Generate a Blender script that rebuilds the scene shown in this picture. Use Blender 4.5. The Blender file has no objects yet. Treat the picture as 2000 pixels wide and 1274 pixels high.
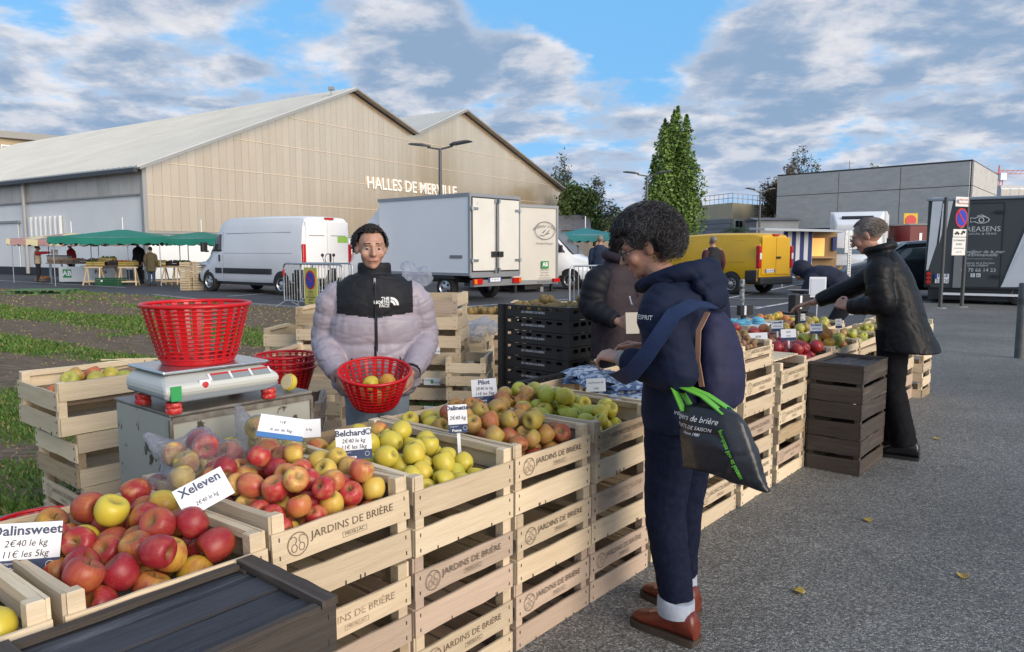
import bpy, bmesh, math, random
import numpy as np
from mathutils import Vector, Matrix, Euler, noise
from math import radians as R, sin, cos, pi, atan2, sqrt, hypot
random.seed(7)
S = bpy.context.scene
C = S.collection
# ---------------------------------------------------------------- camera
HC = 1.42
FPX = 1444.0
cd = bpy.data.cameras.new('camera')
cam = bpy.data.objects.new('camera', cd); C.objects.link(cam)
cd.sensor_width = 36.0; cd.lens = FPX / 2000 * 36
cd.clip_start = 0.05; cd.clip_end = 3000
TH = math.atan(147 / FPX)
cam.location = (0, 0, HC); cam.rotation_euler = (pi / 2 - TH, 0, 0)
S.camera = cam
S.render.resolution_x = 1024; S.render.resolution_y = 652
# ---------------------------------------------------------------- sun and sky
SUN_AZ = R(-46)          # direction to the sun in the XY plane, from +X
SUN_EL = R(20)
sd = bpy.data.lights.new('sun', 'SUN'); sun = bpy.data.objects.new('sun', sd); C.objects.link(sun)
sd.energy = 1.5; sd.angle = R(45); sd.color = (1.0, 0.87, 0.71)
dsun = Vector((cos(SUN_EL) * cos(SUN_AZ), cos(SUN_EL) * sin(SUN_AZ), sin(SUN_EL)))
sun.rotation_euler = dsun.to_track_quat('Z', 'Y').to_euler()
W = bpy.data.worlds.new('World'); S.world = W; W.use_nodes = True
wt = W.node_tree; wt.nodes.clear()
def wn(t, **k):
    n = wt.nodes.new(t)
    for a, b in k.items(): setattr(n, a, b)
    return n
def wl(a, b): wt.links.new(a, b)
def wm(op, a, b=None, c=None, clamp=False):
    n = wn('ShaderNodeMath', operation=op, use_clamp=clamp)
    for i, v in enumerate((a, b, c)):
        if v is None: continue
        if isinstance(v, (int, float)): n.inputs[i].default_value = v
        else: wl(v, n.inputs[i])
    return n.outputs[0]
def wmix(f, a, b):
    n = wn('ShaderNodeMix', data_type='RGBA')
    for i, v in ((0, f), (6, a), (7, b)):
        if isinstance(v, (int, float)): n.inputs[i].default_value = v
        elif isinstance(v, tuple): n.inputs[i].default_value = (*v, 1)
        else: wl(v, n.inputs[i])
    return n.outputs[2]
def wrange(v, a, b, c=0.0, d=1.0):
    n = wn('ShaderNodeMapRange', interpolation_type='SMOOTHSTEP')
    wl(v, n.inputs[0])
    for i, x in enumerate((a, b, c, d)): n.inputs[i + 1].default_value = x
    return n.outputs[0]
sky = wn('ShaderNodeTexSky', sky_type='NISHITA', sun_disc=False)
sky.sun_elevation = SUN_EL; sky.sun_rotation = pi / 2 - SUN_AZ
sky.air_density = 1.0; sky.dust_density = 0.6; sky.ozone_density = 2.0
tc = wn('ShaderNodeTexCoord'); sp = wn('ShaderNodeSeparateXYZ'); wl(tc.outputs['Generated'], sp.inputs[0])
zz = wm('ADD', wm('MAXIMUM', sp.outputs[2], 0.0), 0.20)
cb = wn('ShaderNodeCombineXYZ')
wl(wm('DIVIDE', sp.outputs[0], zz), cb.inputs[0]); wl(wm('DIVIDE', sp.outputs[1], zz), cb.inputs[1])
def wnoise(scale, detail, rough, dist=0.0, off=(0, 0, 0)):
    mp = wn('ShaderNodeMapping'); wl(cb.outputs[0], mp.inputs[0]); mp.inputs['Location'].default_value = off
    mp.inputs['Scale'].default_value = (1.15, 1.15, 1)
    n = wn('ShaderNodeTexNoise'); wl(mp.outputs[0], n.inputs['Vector'])
    n.inputs['Scale'].default_value = scale; n.inputs['Detail'].default_value = detail
    n.inputs['Roughness'].default_value = rough; n.inputs['Distortion'].default_value = dist
    return n.outputs['Fac']
def pixdir(x, y):
    dx = (x - 1000) / FPX; dy = -(y - 637) / FPX
    return Vector((dx, cos(TH) + dy * sin(TH), -sin(TH) + dy * cos(TH))).normalized()
cov = wnoise(2.3, 10, 0.58, 0.12, (3.1, 1.7, 0))
def blob(px, py, r0, r1, amt):
    d = wn('ShaderNodeVectorMath', operation='DOT_PRODUCT'); nv = wn('ShaderNodeVectorMath', operation='NORMALIZE')
    wl(tc.outputs['Generated'], nv.inputs[0]); wl(nv.outputs[0], d.inputs[0]); d.inputs[1].default_value = pixdir(px, py)
    return wm('MULTIPLY', wrange(d.outputs['Value'], cos(R(r1)), cos(R(r0))), amt)
for b in ((1230, 10, 1, 8, -0.21), (980, 5, 0.5, 5, -0.13), (560, 60, 0.5, 5, -0.10), (150, 130, 0.5, 4, -0.08), (1900, 20, 2, 9, 0.15), (1560, 130, 1, 5, 0.10),
          (820, 120, 1, 6, 0.16), (1000, 170, 1, 5, 0.1), (120, 240, 1, 6, 0.14), (1450, 240, 1, 7, 0.1), (300, 30, 1, 6, 0.08)):
    cov = wm('ADD', cov, blob(*b))
mask = wrange(cov, 0.37, 0.55)
lit = wrange(wnoise(3.4, 10, 0.6, 0.15, (3.22, 1.52, 0)), 0.44, 0.66)
edge = wm('SUBTRACT', 1.0, wrange(cov, 0.44, 0.64))
lit = wm('ADD', wm('MULTIPLY', lit, 0.65), wm('MULTIPLY', edge, 0.45), clamp=True)
cloud = wmix(lit, (2.15, 3.0, 4.3), (6.9, 6.6, 6.6))
skyc = wmix(1.0, sky.outputs[0], sky.outputs[0])
blue = wmix(0.75, sky.outputs[0], (1.5, 4.3, 7.8))
col = wmix(wm('MULTIPLY', mask, 0.94), blue, cloud)
haze = wrange(sp.outputs[2], 0.16, 0.0)
col = wmix(wm('MULTIPLY', haze, 0.55), col, (3.9, 4.6, 6.2))
bg = wn('ShaderNodeBackground'); wl(col, bg.inputs[0]); bg.inputs[1].default_value = 0.052
wo = wn('ShaderNodeOutputWorld'); wl(bg.outputs[0], wo.inputs[0])
V = S.view_settings
V.view_transform = 'Standard'; V.look = 'None'; V.gamma = 1.0; V.exposure = 1.36; V.use_curve_mapping = False
S.cycles.max_bounces = 6; S.cycles.diffuse_bounces = 3; S.cycles.glossy_bounces = 3
S.cycles.transparent_max_bounces = 12; S.cycles.transmission_bounces = 4
S.cycles.use_denoising = True
# ---------------------------------------------------------------- frames: pixels of the photo -> places, and the stall's own axes
def ground_at(x, y, z=0.0):
    d = pixdir(x, y); t = (z - HC) / d.z
    return Vector((d.x * t, d.y * t, z))
def at_depth(x, y, D):
    d = pixdir(x, y); t = D / d.y
    return Vector((d.x * t, D, HC + d.z * t))
SA = R(49.8)
U = Vector((cos(SA), sin(SA), 0)); VV = Vector((-sin(SA), cos(SA), 0)); O = Vector((0.011, 2.491, 0))
def st(u, v, z=0.0): return O + U * u + VV * v + Vector((0, 0, z))
# ---------------------------------------------------------------- helpers
def tag(o, label=None, cat=None, group=None, kind=None):
    if label: o['label'] = label
    if cat: o['category'] = cat
    if group: o['group'] = group
    if kind: o['kind'] = kind
    return o
def thing(name, label, cat, loc=(0, 0, 0), rotz=0.0, group=None):
    o = bpy.data.objects.new(name, None); C.objects.link(o); o.empty_display_size = 0.1
    o.location = loc; o.rotation_euler = (0, 0, rotz)
    return tag(o, label, cat, group)
def link(name, me, parent=None, loc=(0, 0, 0), rot=(0, 0, 0), mat=None):
    o = bpy.data.objects.new(name, me); C.objects.link(o); o.location = loc; o.rotation_euler = rot
    if parent: o.parent = parent
    if mat and not me.materials: me.materials.append(mat)
    return o
def frame(d, up=(0, 0, 1)):
    z = Vector(d).normalized(); u = Vector(up)
    if abs(z.dot(u.normalized())) > 0.98: u = Vector((0, 1, 0)) if abs(z.y) < 0.9 else Vector((1, 0, 0))
    x = u.cross(z).normalized(); y = z.cross(x)
    return Matrix((x, y, z)).transposed()
class MB:
    def __init__(s): s.v = []; s.f = []; s.m = []; s.cur = 0
    def add(s, vs, fs):
        b = len(s.v); s.v.extend([tuple(v) for v in vs]); s.f.extend([tuple(i + b for i in f) for f in fs]); s.m.extend([s.cur] * len(fs)); return s
    def mat(s, i): s.cur = i; return s
    def box(s, c, d, rot=None, top=1.0):
        c = Vector(c); h = Vector(d) / 2; vs = []
        for z in (-1, 1):
            t = top if z > 0 else 1.0
            for x, y in ((-1, -1), (1, -1), (1, 1), (-1, 1)):
                p = Vector((x * h.x * t, y * h.y * t, z * h.z))
                vs.append(c + (rot @ p if rot else p))
        return s.add(vs, [(3, 2, 1, 0), (4, 5, 6, 7), (0, 1, 5, 4), (1, 2, 6, 5), (2, 3, 7, 6), (3, 0, 4, 7)])
    def bx(s, a, b): a = Vector(a); b = Vector(b); return s.box((a + b) / 2, b - a)
    def bar(s, a, b, w, h, up=(0, 0, 1)):
        a = Vector(a); b = Vector(b); F = frame(b - a, up)
        return s.box((a + b) / 2, (w, h, (b - a).length), F)
    def loft(s, rings, cap=True, close=False):
        n = len(rings[0]); b = len(s.v); fs = []
        for r in rings: s.v.extend([tuple(p) for p in r])
        k = len(rings)
        for i in range(k if close else k - 1):
            j = (i + 1) % k
            for q in range(n):
                w = (q + 1) % n
                fs.append((b + i * n + q, b + i * n + w, b + j * n + w, b + j * n + q))
        if cap and not close:
            fs.append(tuple(b + q for q in reversed(range(n)))); fs.append(tuple(b + (k - 1) * n + q for q in range(n)))
        s.f.extend(fs); s.m.extend([s.cur] * len(fs)); return s
    def tube(s, pts, r, n=8, close=False, flat=1.0, up=(0, 0, 1)):
        pts = [Vector(p) for p in pts]; k = len(pts); rings = []
        for i, p in enumerate(pts):
            a = pts[i - 1] if (i > 0 or close) else p; c = pts[(i + 1) % k] if (i < k - 1 or close) else p
            F = frame(c - a, up); rr = r[i] if isinstance(r, (list, tuple)) else r
            rings.append([p + F @ Vector((cos(2 * pi * q / n) * rr, sin(2 * pi * q / n) * rr * flat, 0)) for q in range(n)])
        return s.loft(rings, True, close)
    def cyl(s, a, b, r0, r1=None, n=12): return s.tube([a, b], [r0, r0 if r1 is None else r1], n)
    def lathe(s, prof, n=24, M=None, close=False):
        rings = []
        for r, z in prof:
            ps = [Vector((cos(2 * pi * q / n) * r, sin(2 * pi * q / n) * r, z)) for q in range(n)]
            rings.append([M @ p for p in ps] if M else ps)
        return s.loft(rings, not close, close)
    def ell(s, c, r, rot=None, nu=12, nv=8):
        c = Vector(c); rings = []
        for i in range(1, nv):
            a = pi * i / nv - pi / 2
            ring = []
            for q in range(nu):
                p = Vector((cos(a) * cos(2 * pi * q / nu) * r[0], cos(a) * sin(2 * pi * q / nu) * r[1], sin(a) * r[2]))
                ring.append(c + (rot @ p if rot else p))
            rings.append(ring)
        return s.loft(rings)
    def cap(s, a, b, r0, r1, n=12, flat=1.0, up=(0, 0, 1)):
        a = Vector(a); b = Vector(b); d = b - a; L = d.length or 1e-4; F = frame(d, up); rings = []
        for t in (-80, -50, -20, 0): rings.append((-r0 * sin(R(-t)) , r0 * cos(R(t))))
        for t in (0, 20, 50, 80): rings.append((L + r1 * sin(R(t)), r1 * cos(R(t))))
        return s.loft([[a + F @ Vector((cos(2 * pi * q / n) * rr, sin(2 * pi * q / n) * rr * flat, z)) for q in range(n)] for z, rr in rings])
    def prism(s, poly, z0, z1, M=None):
        n = len(poly); vs = [Vector((x, y, z)) for z in (z0, z1) for x, y in poly]
        if M: vs = [M @ v for v in vs]
        return s.add(vs, [tuple(reversed(range(n))), tuple(range(n, 2 * n))] + [(i, (i + 1) % n, n + (i + 1) % n, n + i) for i in range(n)])
    def sheet(s, fn, nu, nv):
        vs = [fn(i / nu, j / nv) for j in range(nv + 1) for i in range(nu + 1)]; w = nu + 1
        return s.add(vs, [(j * w + i, j * w + i + 1, j * w + w + i + 1, j * w + w + i) for j in range(nv) for i in range(nu)])
    def mesh(s, name, mats=None, smooth=None):
        me = bpy.data.meshes.new(name); me.from_pydata([tuple(v) for v in s.v], [], s.f)
        if mats:
            for m in (mats if isinstance(mats, (list, tuple)) else [mats]): me.materials.append(m)
            if max(s.m, default=0) > 0: me.polygons.foreach_set('material_index', s.m)
        me.update()
        bm = bmesh.new(); bm.from_mesh(me); bmesh.ops.recalc_face_normals(bm, faces=bm.faces); bm.to_mesh(me); bm.free()
        if smooth is not None: smoothen(me, smooth)
        return me
    def build(s, name, mats=None, parent=None, loc=(0, 0, 0), rot=(0, 0, 0), smooth=None, bevel=0.0):
        o = link(name, s.mesh(name, mats, smooth), parent, loc, rot)
        if bevel:
            m = o.modifiers.new('b', 'BEVEL'); m.width = bevel; m.segments = 2; m.limit_method = 'ANGLE'; m.angle_limit = R(35)
        return o
def smoothen(me, ang=180):
    me.polygons.foreach_set('use_smooth', [True] * len(me.polygons))
    if ang < 180: me.set_sharp_from_angle(angle=R(ang))
    me.update()
TS = bpy.data.scenes.new('workbench')
def evaluated(o):
    TS.collection.objects.link(o); vl = TS.view_layers[0]; vl.update()
    me = bpy.data.meshes.new_from_object(o.evaluated_get(vl.depsgraph)); TS.collection.objects.unlink(o); return me
def voxel(mb, size, it=6, name='skin', fac=0.5):
    o = bpy.data.objects.new('tmp', mb.mesh('tmp'))
    m = o.modifiers.new('r', 'REMESH'); m.mode = 'VOXEL'; m.voxel_size = size; m.adaptivity = 0
    if it: k = o.modifiers.new('s', 'SMOOTH'); k.factor = fac; k.iterations = it
    me = evaluated(o); me.name = name; old = o.data
    bpy.data.objects.remove(o); bpy.data.meshes.remove(old)
    me.materials.clear(); smoothen(me); return me
def coords(me):
    a = np.empty(len(me.vertices) * 3, np.float32); me.vertices.foreach_get('co', a); return a.reshape(-1, 3)
def normals(me):
    a = np.empty(len(me.vertices) * 3, np.float32); me.vertices.foreach_get('normal', a); return a.reshape(-1, 3)
def wrinkle(me, amp, sc=(8, 8, 8), seed=0.0, fn=None):
    co = coords(me); no = normals(me); d = np.empty(len(co), np.float32)
    for i, p in enumerate(co):
        d[i] = noise.noise((p[0] * sc[0] + seed, p[1] * sc[1], p[2] * sc[2])) + 0.4 * noise.noise((p[0] * sc[0] * 2.3, p[1] * sc[1] * 2.3 + seed, p[2] * sc[2] * 2.3))
    a = amp if fn is None else amp * fn(co)
    co = co + no * (d * a)[:, None]
    me.vertices.foreach_set('co', co.astype(np.float32).ravel()); me.update(); return me
def crease(me, amp, sc=(7, 7, 9), seed=0.0, w=.10):
    co = coords(me); no = normals(me); d = np.empty(len(co), np.float32)
    for i, p in enumerate(co):
        x, y, z = float(p[0]), float(p[1]), float(p[2]); k = .25 * noise.noise((x * 5 + seed, y * 5, z * 5))
        n = noise.noise((x * sc[0] + seed + k, y * sc[1] - k, z * sc[2] + k * 2)); m = noise.noise((x * sc[0] * .6 - seed, y * sc[1] * .6, z * sc[2] * 1.7 + 9))
        d[i] = -math.exp(-(n / w) ** 2) - .6 * math.exp(-(m / w) ** 2) + .35
    co = co + no * (d * amp)[:, None]; me.vertices.foreach_set('co', co.astype(np.float32).ravel()); me.update(); return me
def facemat(me, fn):
    n = len(me.polygons); a = np.empty(n * 3, np.float32); me.polygons.foreach_get('center', a)
    me.polygons.foreach_set('material_index', np.asarray(fn(a.reshape(-1, 3)), np.int32)); me.update()
_txt = {}
def textmesh(body, size, mat, align='CENTER', shear=0.0, bold=0.0, sx=1.0, ext=0.0):
    k = (body, size, mat.name, align, shear, bold, sx, ext)
    if k not in _txt:
        cu = bpy.data.curves.new('lettering', 'FONT'); cu.body = body; cu.size = size; cu.align_x = align; cu.align_y = 'CENTER'
        cu.shear = shear; cu.offset = bold; cu.resolution_u = 2; cu.extrude = ext
        o = bpy.data.objects.new('tmp', cu); me = evaluated(o)
        bpy.data.objects.remove(o); bpy.data.curves.remove(cu)
        if sx != 1.0: me.transform(Matrix.Diagonal((sx, 1, 1, 1)))
        me.materials.clear(); me.materials.append(mat); _txt[k] = me
    return _txt[k]
def lettering(body, size, mat, parent, loc, rot=(pi / 2, 0, 0), name='lettering', **k):
    return link(name, textmesh(body, size, mat, **k), parent, loc, rot)
def copy_tree(o, parent=None):
    c = o.copy(); C.objects.link(c); c.parent = parent
    for ch in o.children: copy_tree(ch, c)
    return c
# ---------------------------------------------------------------- materials
_m = {}
def mat(name, c, c2=None, rough=0.6, metal=0.0, sc=6.0, det=4.0, thr=(0.35, 0.65), bump=0.0, bsc=None, st=(1, 1, 1), rnd=0.0, emit=0.0, spec=0.5, rr=0.0, c3=None, sc3=20.0, thr3=(0.6, 0.7), bdist=0.01, dis=0.0, rot=(0,0,0), sub=0.0):
    if name in _m: return _m[name]
    m = bpy.data.materials.new(name); m.use_nodes = True; t = m.node_tree; N = t.nodes; B = N['Principled BSDF']; L = t.links.new
    B.inputs['Base Color'].default_value = (*c, 1); B.inputs['Roughness'].default_value = rough; B.inputs['Metallic'].default_value = metal
    B.inputs['Specular IOR Level'].default_value = spec
    if sub: B.inputs['Subsurface Weight'].default_value = sub; B.inputs['Subsurface Radius'].default_value = (0.02, 0.008, 0.005); B.inputs['Subsurface Scale'].default_value = 0.4
    if emit: B.inputs['Emission Color'].default_value = (*c, 1); B.inputs['Emission Strength'].default_value = emit
    _m[name] = m
    if not (c2 or bump or rnd or c3): return m
    tc = N.new('ShaderNodeTexCoord'); mp = N.new('ShaderNodeMapping'); mp.inputs['Scale'].default_value = st; mp.inputs['Rotation'].default_value = rot
    oi = N.new('ShaderNodeObjectInfo'); mu = N.new('ShaderNodeVectorMath'); mu.operation = 'MULTIPLY_ADD'
    cx = N.new('ShaderNodeCombineXYZ')
    for i, k in enumerate((17.0, 31.0, 53.0)):
        q = N.new('ShaderNodeMath'); q.operation = 'MULTIPLY'; q.inputs[1].default_value = k; L(oi.outputs['Random'], q.inputs[0]); L(q.outputs[0], cx.inputs[i])
    L(tc.outputs['Object'], mp.inputs[0])
    ad = N.new('ShaderNodeVectorMath'); ad.operation = 'ADD'; L(mp.outputs[0], ad.inputs[0]); L(cx.outputs[0], ad.inputs[1]); vec = ad.outputs[0]
    def nz(scale, detail, rough_=0.55):
        n = N.new('ShaderNodeTexNoise'); L(vec, n.inputs['Vector']); n.inputs['Scale'].default_value = scale; n.inputs['Detail'].default_value = detail; n.inputs['Roughness'].default_value = rough_; n.inputs['Distortion'].default_value = dis
        return n.outputs['Fac']
    def rg(v, a, b):
        n = N.new('ShaderNodeMapRange'); L(v, n.inputs[0]); n.inputs[1].default_value = a; n.inputs[2].default_value = b; return n.outputs[0]
    def mx(f, a, b):
        n = N.new('ShaderNodeMix'); n.data_type = 'RGBA'
        for i, v in ((0, f), (6, a), (7, b)):
            if isinstance(v, tuple): n.inputs[i].default_value = (*v, 1)
            elif isinstance(v, (int, float)): n.inputs[i].default_value = v
            else: L(v, n.inputs[i])
        return n.outputs[2]
    col = c; f = None
    if c2: f = rg(nz(sc, det), *thr); col = mx(f, c, c2)
    if c3: col = mx(rg(nz(sc3, 5, 0.65), *thr3), col, c3)
    if rnd:
        hs = N.new('ShaderNodeHueSaturation')
        vr = N.new('ShaderNodeMapRange'); L(oi.outputs['Random'], vr.inputs[0]); vr.inputs[3].default_value = 1 - rnd; vr.inputs[4].default_value = 1 + rnd; L(vr.outputs[0], hs.inputs['Value'])
        if isinstance(col, tuple): hs.inputs['Color'].default_value = (*col, 1)
        else: L(col, hs.inputs['Color'])
        col = hs.outputs[0]
    if not isinstance(col, tuple): L(col, B.inputs['Base Color'])
    if rr and f is not None:
        n = N.new('ShaderNodeMapRange'); L(f, n.inputs[0]); n.inputs[3].default_value = rough - rr; n.inputs[4].default_value = rough + rr; L(n.outputs[0], B.inputs['Roughness'])
    if bump:
        b = N.new('ShaderNodeBump'); b.inputs['Strength'].default_value = bump; b.inputs['Distance'].default_value = bdist; L(nz(bsc or sc * 3, 5, 0.6), b.inputs['Height']); L(b.outputs[0], B.inputs['Normal'])
    return m
WHITE = mat('white_paint', (0.80, 0.81, 0.83), (0.74, 0.75, 0.77), rough=0.3, sc=1.5)
BLACK = mat('black_plastic', (0.018, 0.018, 0.02), rough=0.45, bump=0.05, bsc=200)
RUBBER = mat('rubber', (0.015, 0.015, 0.016), (0.03, 0.028, 0.026), rough=0.85, sc=9)
STEEL = mat('galvanised_steel', (0.46, 0.48, 0.5), (0.36, 0.38, 0.4), rough=0.38, metal=0.85, sc=14)
CHROME = mat('rim_metal', (0.55, 0.56, 0.58), rough=0.3, metal=0.8)
GLASS = mat('dark_window_glass', (0.02, 0.026, 0.03), rough=0.06, spec=0.9)
INK = mat('printed_black', (0.03, 0.03, 0.035), rough=0.7)
NAVY = mat('printed_navy', (0.03, 0.05, 0.12), rough=0.5)
PAPER = mat('white_card', (0.78, 0.79, 0.84), rough=0.55)
REDL = mat('red_lens', (0.5, 0.012, 0.01), rough=0.15)
ORANGEL = mat('orange_lens', (0.7, 0.2, 0.02), rough=0.15)
GREY = mat('grey_paint', (0.2, 0.21, 0.22), rough=0.5)
# ---------------------------------------------------------------- ground
ASPH = mat('dark_lot_asphalt', (0.040, 0.042, 0.052), (0.062, 0.063, 0.073), rough=0.78, sc=0.35, det=6, bump=0.35, bsc=60, c3=(0.10, 0.10, 0.11), sc3=90, thr3=(0.62, 0.74))
def gravel_mat():
    m = bpy.data.materials.new('speckled_pavement'); m.use_nodes = True; t = m.node_tree; N = t.nodes; L = t.links.new; B = N['Principled BSDF']
    tc = N.new('ShaderNodeTexCoord')
    def vor(s, rnd=1.0):
        n = N.new('ShaderNodeTexVoronoi'); n.inputs['Scale'].default_value = s; n.inputs['Randomness'].default_value = rnd; L(tc.outputs['Object'], n.inputs['Vector']); return n
    def nz(s, d, r=0.6):
        n = N.new('ShaderNodeTexNoise'); n.inputs['Scale'].default_value = s; n.inputs['Detail'].default_value = d; n.inputs['Roughness'].default_value = r; L(tc.outputs['Object'], n.inputs['Vector']); return n.outputs['Fac']
    v = vor(160)
    bw = N.new('ShaderNodeSeparateColor'); L(v.outputs['Color'], bw.inputs[0])
    cr = N.new('ShaderNodeValToRGB'); L(bw.outputs[0], cr.inputs[0]); e = cr.color_ramp.elements
    e[0].position = 0.0; e[0].color = (0.05, 0.05, 0.05, 1); e[1].position = 1.0; e[1].color = (0.42, 0.40, 0.37, 1)
    for p, c in ((0.3, 0.10), (0.62, 0.165), (0.86, 0.25)):
        k = e.new(p); k.color = (c, c * 0.975, c * 0.93, 1)
    big = N.new('ShaderNodeMapRange'); L(nz(0.45, 8, .65), big.inputs[0]); big.inputs[1].default_value = 0.34; big.inputs[2].default_value = 0.66; big.inputs[3].default_value = 0.70; big.inputs[4].default_value = 1.2
    crack = N.new('ShaderNodeMapRange'); L(nz(5.0, 6, 0.7), crack.inputs[0]); crack.inputs[1].default_value = 0.28; crack.inputs[2].default_value = 0.42; crack.inputs[3].default_value = 0.6; crack.inputs[4].default_value = 1.0
    mm = N.new('ShaderNodeMath'); mm.operation = 'MULTIPLY'; L(big.outputs[0], mm.inputs[0]); L(crack.outputs[0], mm.inputs[1])
    mx = N.new('ShaderNodeMix'); mx.data_type = 'RGBA'; mx.blend_type = 'MULTIPLY'; mx.inputs[0].default_value = 1.0; L(cr.outputs[0], mx.inputs[6]); L(mm.outputs[0], mx.inputs[7])
    L(mx.outputs[2], B.inputs['Base Color']); B.inputs['Roughness'].default_value = 0.72
    b = N.new('ShaderNodeBump'); b.inputs['Strength'].default_value = 0.7; b.inputs['Distance'].default_value = 0.006; b.invert = True
    L(v.outputs['Distance'], b.inputs['Height']); L(b.outputs[0], B.inputs['Normal'])
    return m
GRAVEL = gravel_mat()
LINE = mat('road_line_paint', (0.55, 0.56, 0.6), (0.22, 0.22, 0.25), rough=0.7, sc=7, thr=(0.5, 0.75))
g0 = MB().add([(-900, -60, 0), (900, -60, 0), (900, 1500, 0), (-900, 1500, 0)], [(0, 1, 2, 3)]).build('parking_lot_ground', ASPH)
tag(g0, 'dark asphalt of the car park', kind='structure')
pv = [st(-6, 0.86), st(6.6, 0.86), Vector((8.3, 17.2, 0)), Vector((10.8, 21.2, 0)), Vector((40, 17.5, 0)), Vector((40, -12, 0)), Vector((-6, -12, 0))]
g1 = MB().add([(p.x, p.y, 0.004) for p in pv], [tuple(range(len(pv)))]).build('pavement', GRAVEL)
tag(g1, 'worn speckled grey pavement before the stall', kind='structure')
GB = [(4.0, 0.0), (14.0, 0.0)]
bands = [(-2.0, 0.5), (0.6, 0.75), (0.95, 0.35), (1.5, 0.15), (2.15, 0.2), (2.45, 0.75), (2.9, 0.7), (3.1, 0.12), (4.2, 0.12), (4.5, 0.8), (5.0, 0.85), (5.3, 0.1), (6.5, 0.12), (6.8, 0.85), (7.9, 0.85), (8.3, 0.08), (11.8, 0.1), (12.6, 0.5), (30, 0.5)]
def greenness(x, y):
    b = x * 0.57 + y * 0.82; a = x * 0.82 - y * 0.57
    b += 0.35 * noise.noise((a * 0.25, b * 0.6, 3.0)) + 0.12 * noise.noise((a * 1.3, b * 2.5, 9.0))
    for (b0, g0_), (b1, g1_) in zip(bands, bands[1:]):
        if b0 <= b < b1:
            g = g0_ + (g1_ - g0_) * (b - b0) / (b1 - b0); break
    else: g = 0.4
    g += 0.75 * noise.noise((a * 0.35, b * 1.1, 5.0)) + 0.4 * noise.noise((x * 1.6, y * 1.6, 1.0)) + 0.25 * noise.noise((x * 5, y * 5, 2.0)) - .05
    d = -x * 0.75 + y * 0.2 - 1.55           # near left corner of the lawn stays grassy
    if y < 4.8 and d > 0: g += min(0.6, d * 1.2)
    return max(0.0, min(1.0, g))
edge = [(-60, 50), (-19.66, 28.3), (-15.8, 26.2), (-11.26, 23.2), (-7.76, 19.9), (-5.94, 18.65), (-4.38, 17.5), (-1.6, 15.6), (1.6, 13.4), (3.2, 11.2), (3.6, 8.8)]
def grass_far(a):      # distance from the counter line to the far edge, along VV, for stall coordinate u
    return a
near = [st(-9, 0.8), st(3.2, 0.8)]
nu, nv = 260, 200
def gfun(i, j):
    # i along the edge polyline, j from near line to edge (denser near the camera)
    k = i * (len(edge) - 1); q = min(int(k), len(edge) - 2); f = k - q
    ex = edge[q][0] + (edge[q + 1][0] - edge[q][0]) * f; ey = edge[q][1] + (edge[q + 1][1] - edge[q][1]) * f
    n = near[0].lerp(near[1], i); w = j ** 1.6
    x = n.x + (ex - n.x) * w; y = n.y + (ey - n.y) * w
    return (x, y, 0.008 + 0.012 * noise.noise((x * 1.2, y * 1.2, 0)) * min(1, 6 * (1 - j)) + 0.02 * min(1, 6 * (1 - j)))
gm = MB().sheet(gfun, nu, nv)
me = gm.mesh('lawn', None, 180)
at = me.attributes.new('green', 'FLOAT', 'POINT'); co = coords(me)
at.data.foreach_set('value', np.array([greenness(p[0], p[1]) for p in co], np.float32))
def lawn_mat():
    m = bpy.data.materials.new('worn_lawn'); m.use_nodes = True; t = m.node_tree; N = t.nodes; L = t.links.new; B = N['Principled BSDF']
    tc = N.new('ShaderNodeTexCoord'); an = N.new('ShaderNodeAttribute'); an.attribute_name = 'green'
    def nz(s, d, stv=(1, 1, 1)):
        mp = N.new('ShaderNodeMapping'); mp.inputs['Scale'].default_value = stv; mp.inputs['Rotation'].default_value = (0, 0, R(35)); L(tc.outputs['Object'], mp.inputs[0])
        n = N.new('ShaderNodeTexNoise'); n.inputs['Scale'].default_value = s; n.inputs['Detail'].default_value = d; n.inputs['Roughness'].default_value = 0.65; L(mp.outputs[0], n.inputs['Vector']); return n.outputs['Fac']
    def mx(f, a, b):
        n = N.new('ShaderNodeMix'); n.data_type = 'RGBA'
        for i, v in ((0, f), (6, a), (7, b)):
            if isinstance(v, tuple): n.inputs[i].default_value = (*v, 1)
            else: L(v, n.inputs[i])
        return n.outputs[2]
    def rg(v, a, b):
        n = N.new('ShaderNodeMapRange'); L(v, n.inputs[0]); n.inputs[1].default_value = a; n.inputs[2].default_value = b; return n.outputs[0]
    dirt = mx(rg(nz(9, 7, (0.5, 3, 1)), 0.32, 0.7), (0.085, 0.062, 0.047), (0.27, 0.205, 0.15))
    grs = mx(rg(nz(14, 6), 0.3, 0.7), (0.045, 0.085, 0.014), (0.11, 0.17, 0.03))
    ad = N.new('ShaderNodeMath'); ad.operation = 'ADD'; L(an.outputs['Fac'], ad.inputs[0]); L(nz(22, 4), ad.inputs[1])
    L(mx(rg(ad.outputs[0], 0.85, 1.25), dirt, grs), B.inputs['Base Color']); B.inputs['Roughness'].default_value = 0.95; B.inputs['Specular IOR Level'].default_value = 0.1
    b = N.new('ShaderNodeBump'); b.inputs['Strength'].default_value = 0.9; b.inputs['Distance'].default_value = 0.04; L(nz(16, 8), b.inputs['Height']); L(b.outputs[0], B.inputs['Normal'])
    return m
me.materials.append(lawn_mat())
lawn = link('lawn_ground', me); tag(lawn, 'worn lawn with bare earth tracks behind the stall', kind='structure')
GR = [mat('grass_blade', (0.07, 0.14, 0.018), rough=0.7), mat('grass_blade_light', (0.13, 0.21, 0.035), rough=0.7), mat('grass_blade_dry', (0.26, 0.21, 0.10), rough=0.8)]
rng = np.random.default_rng(4)
gv = []; gf = []; gmi = []
cnt = 0
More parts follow.
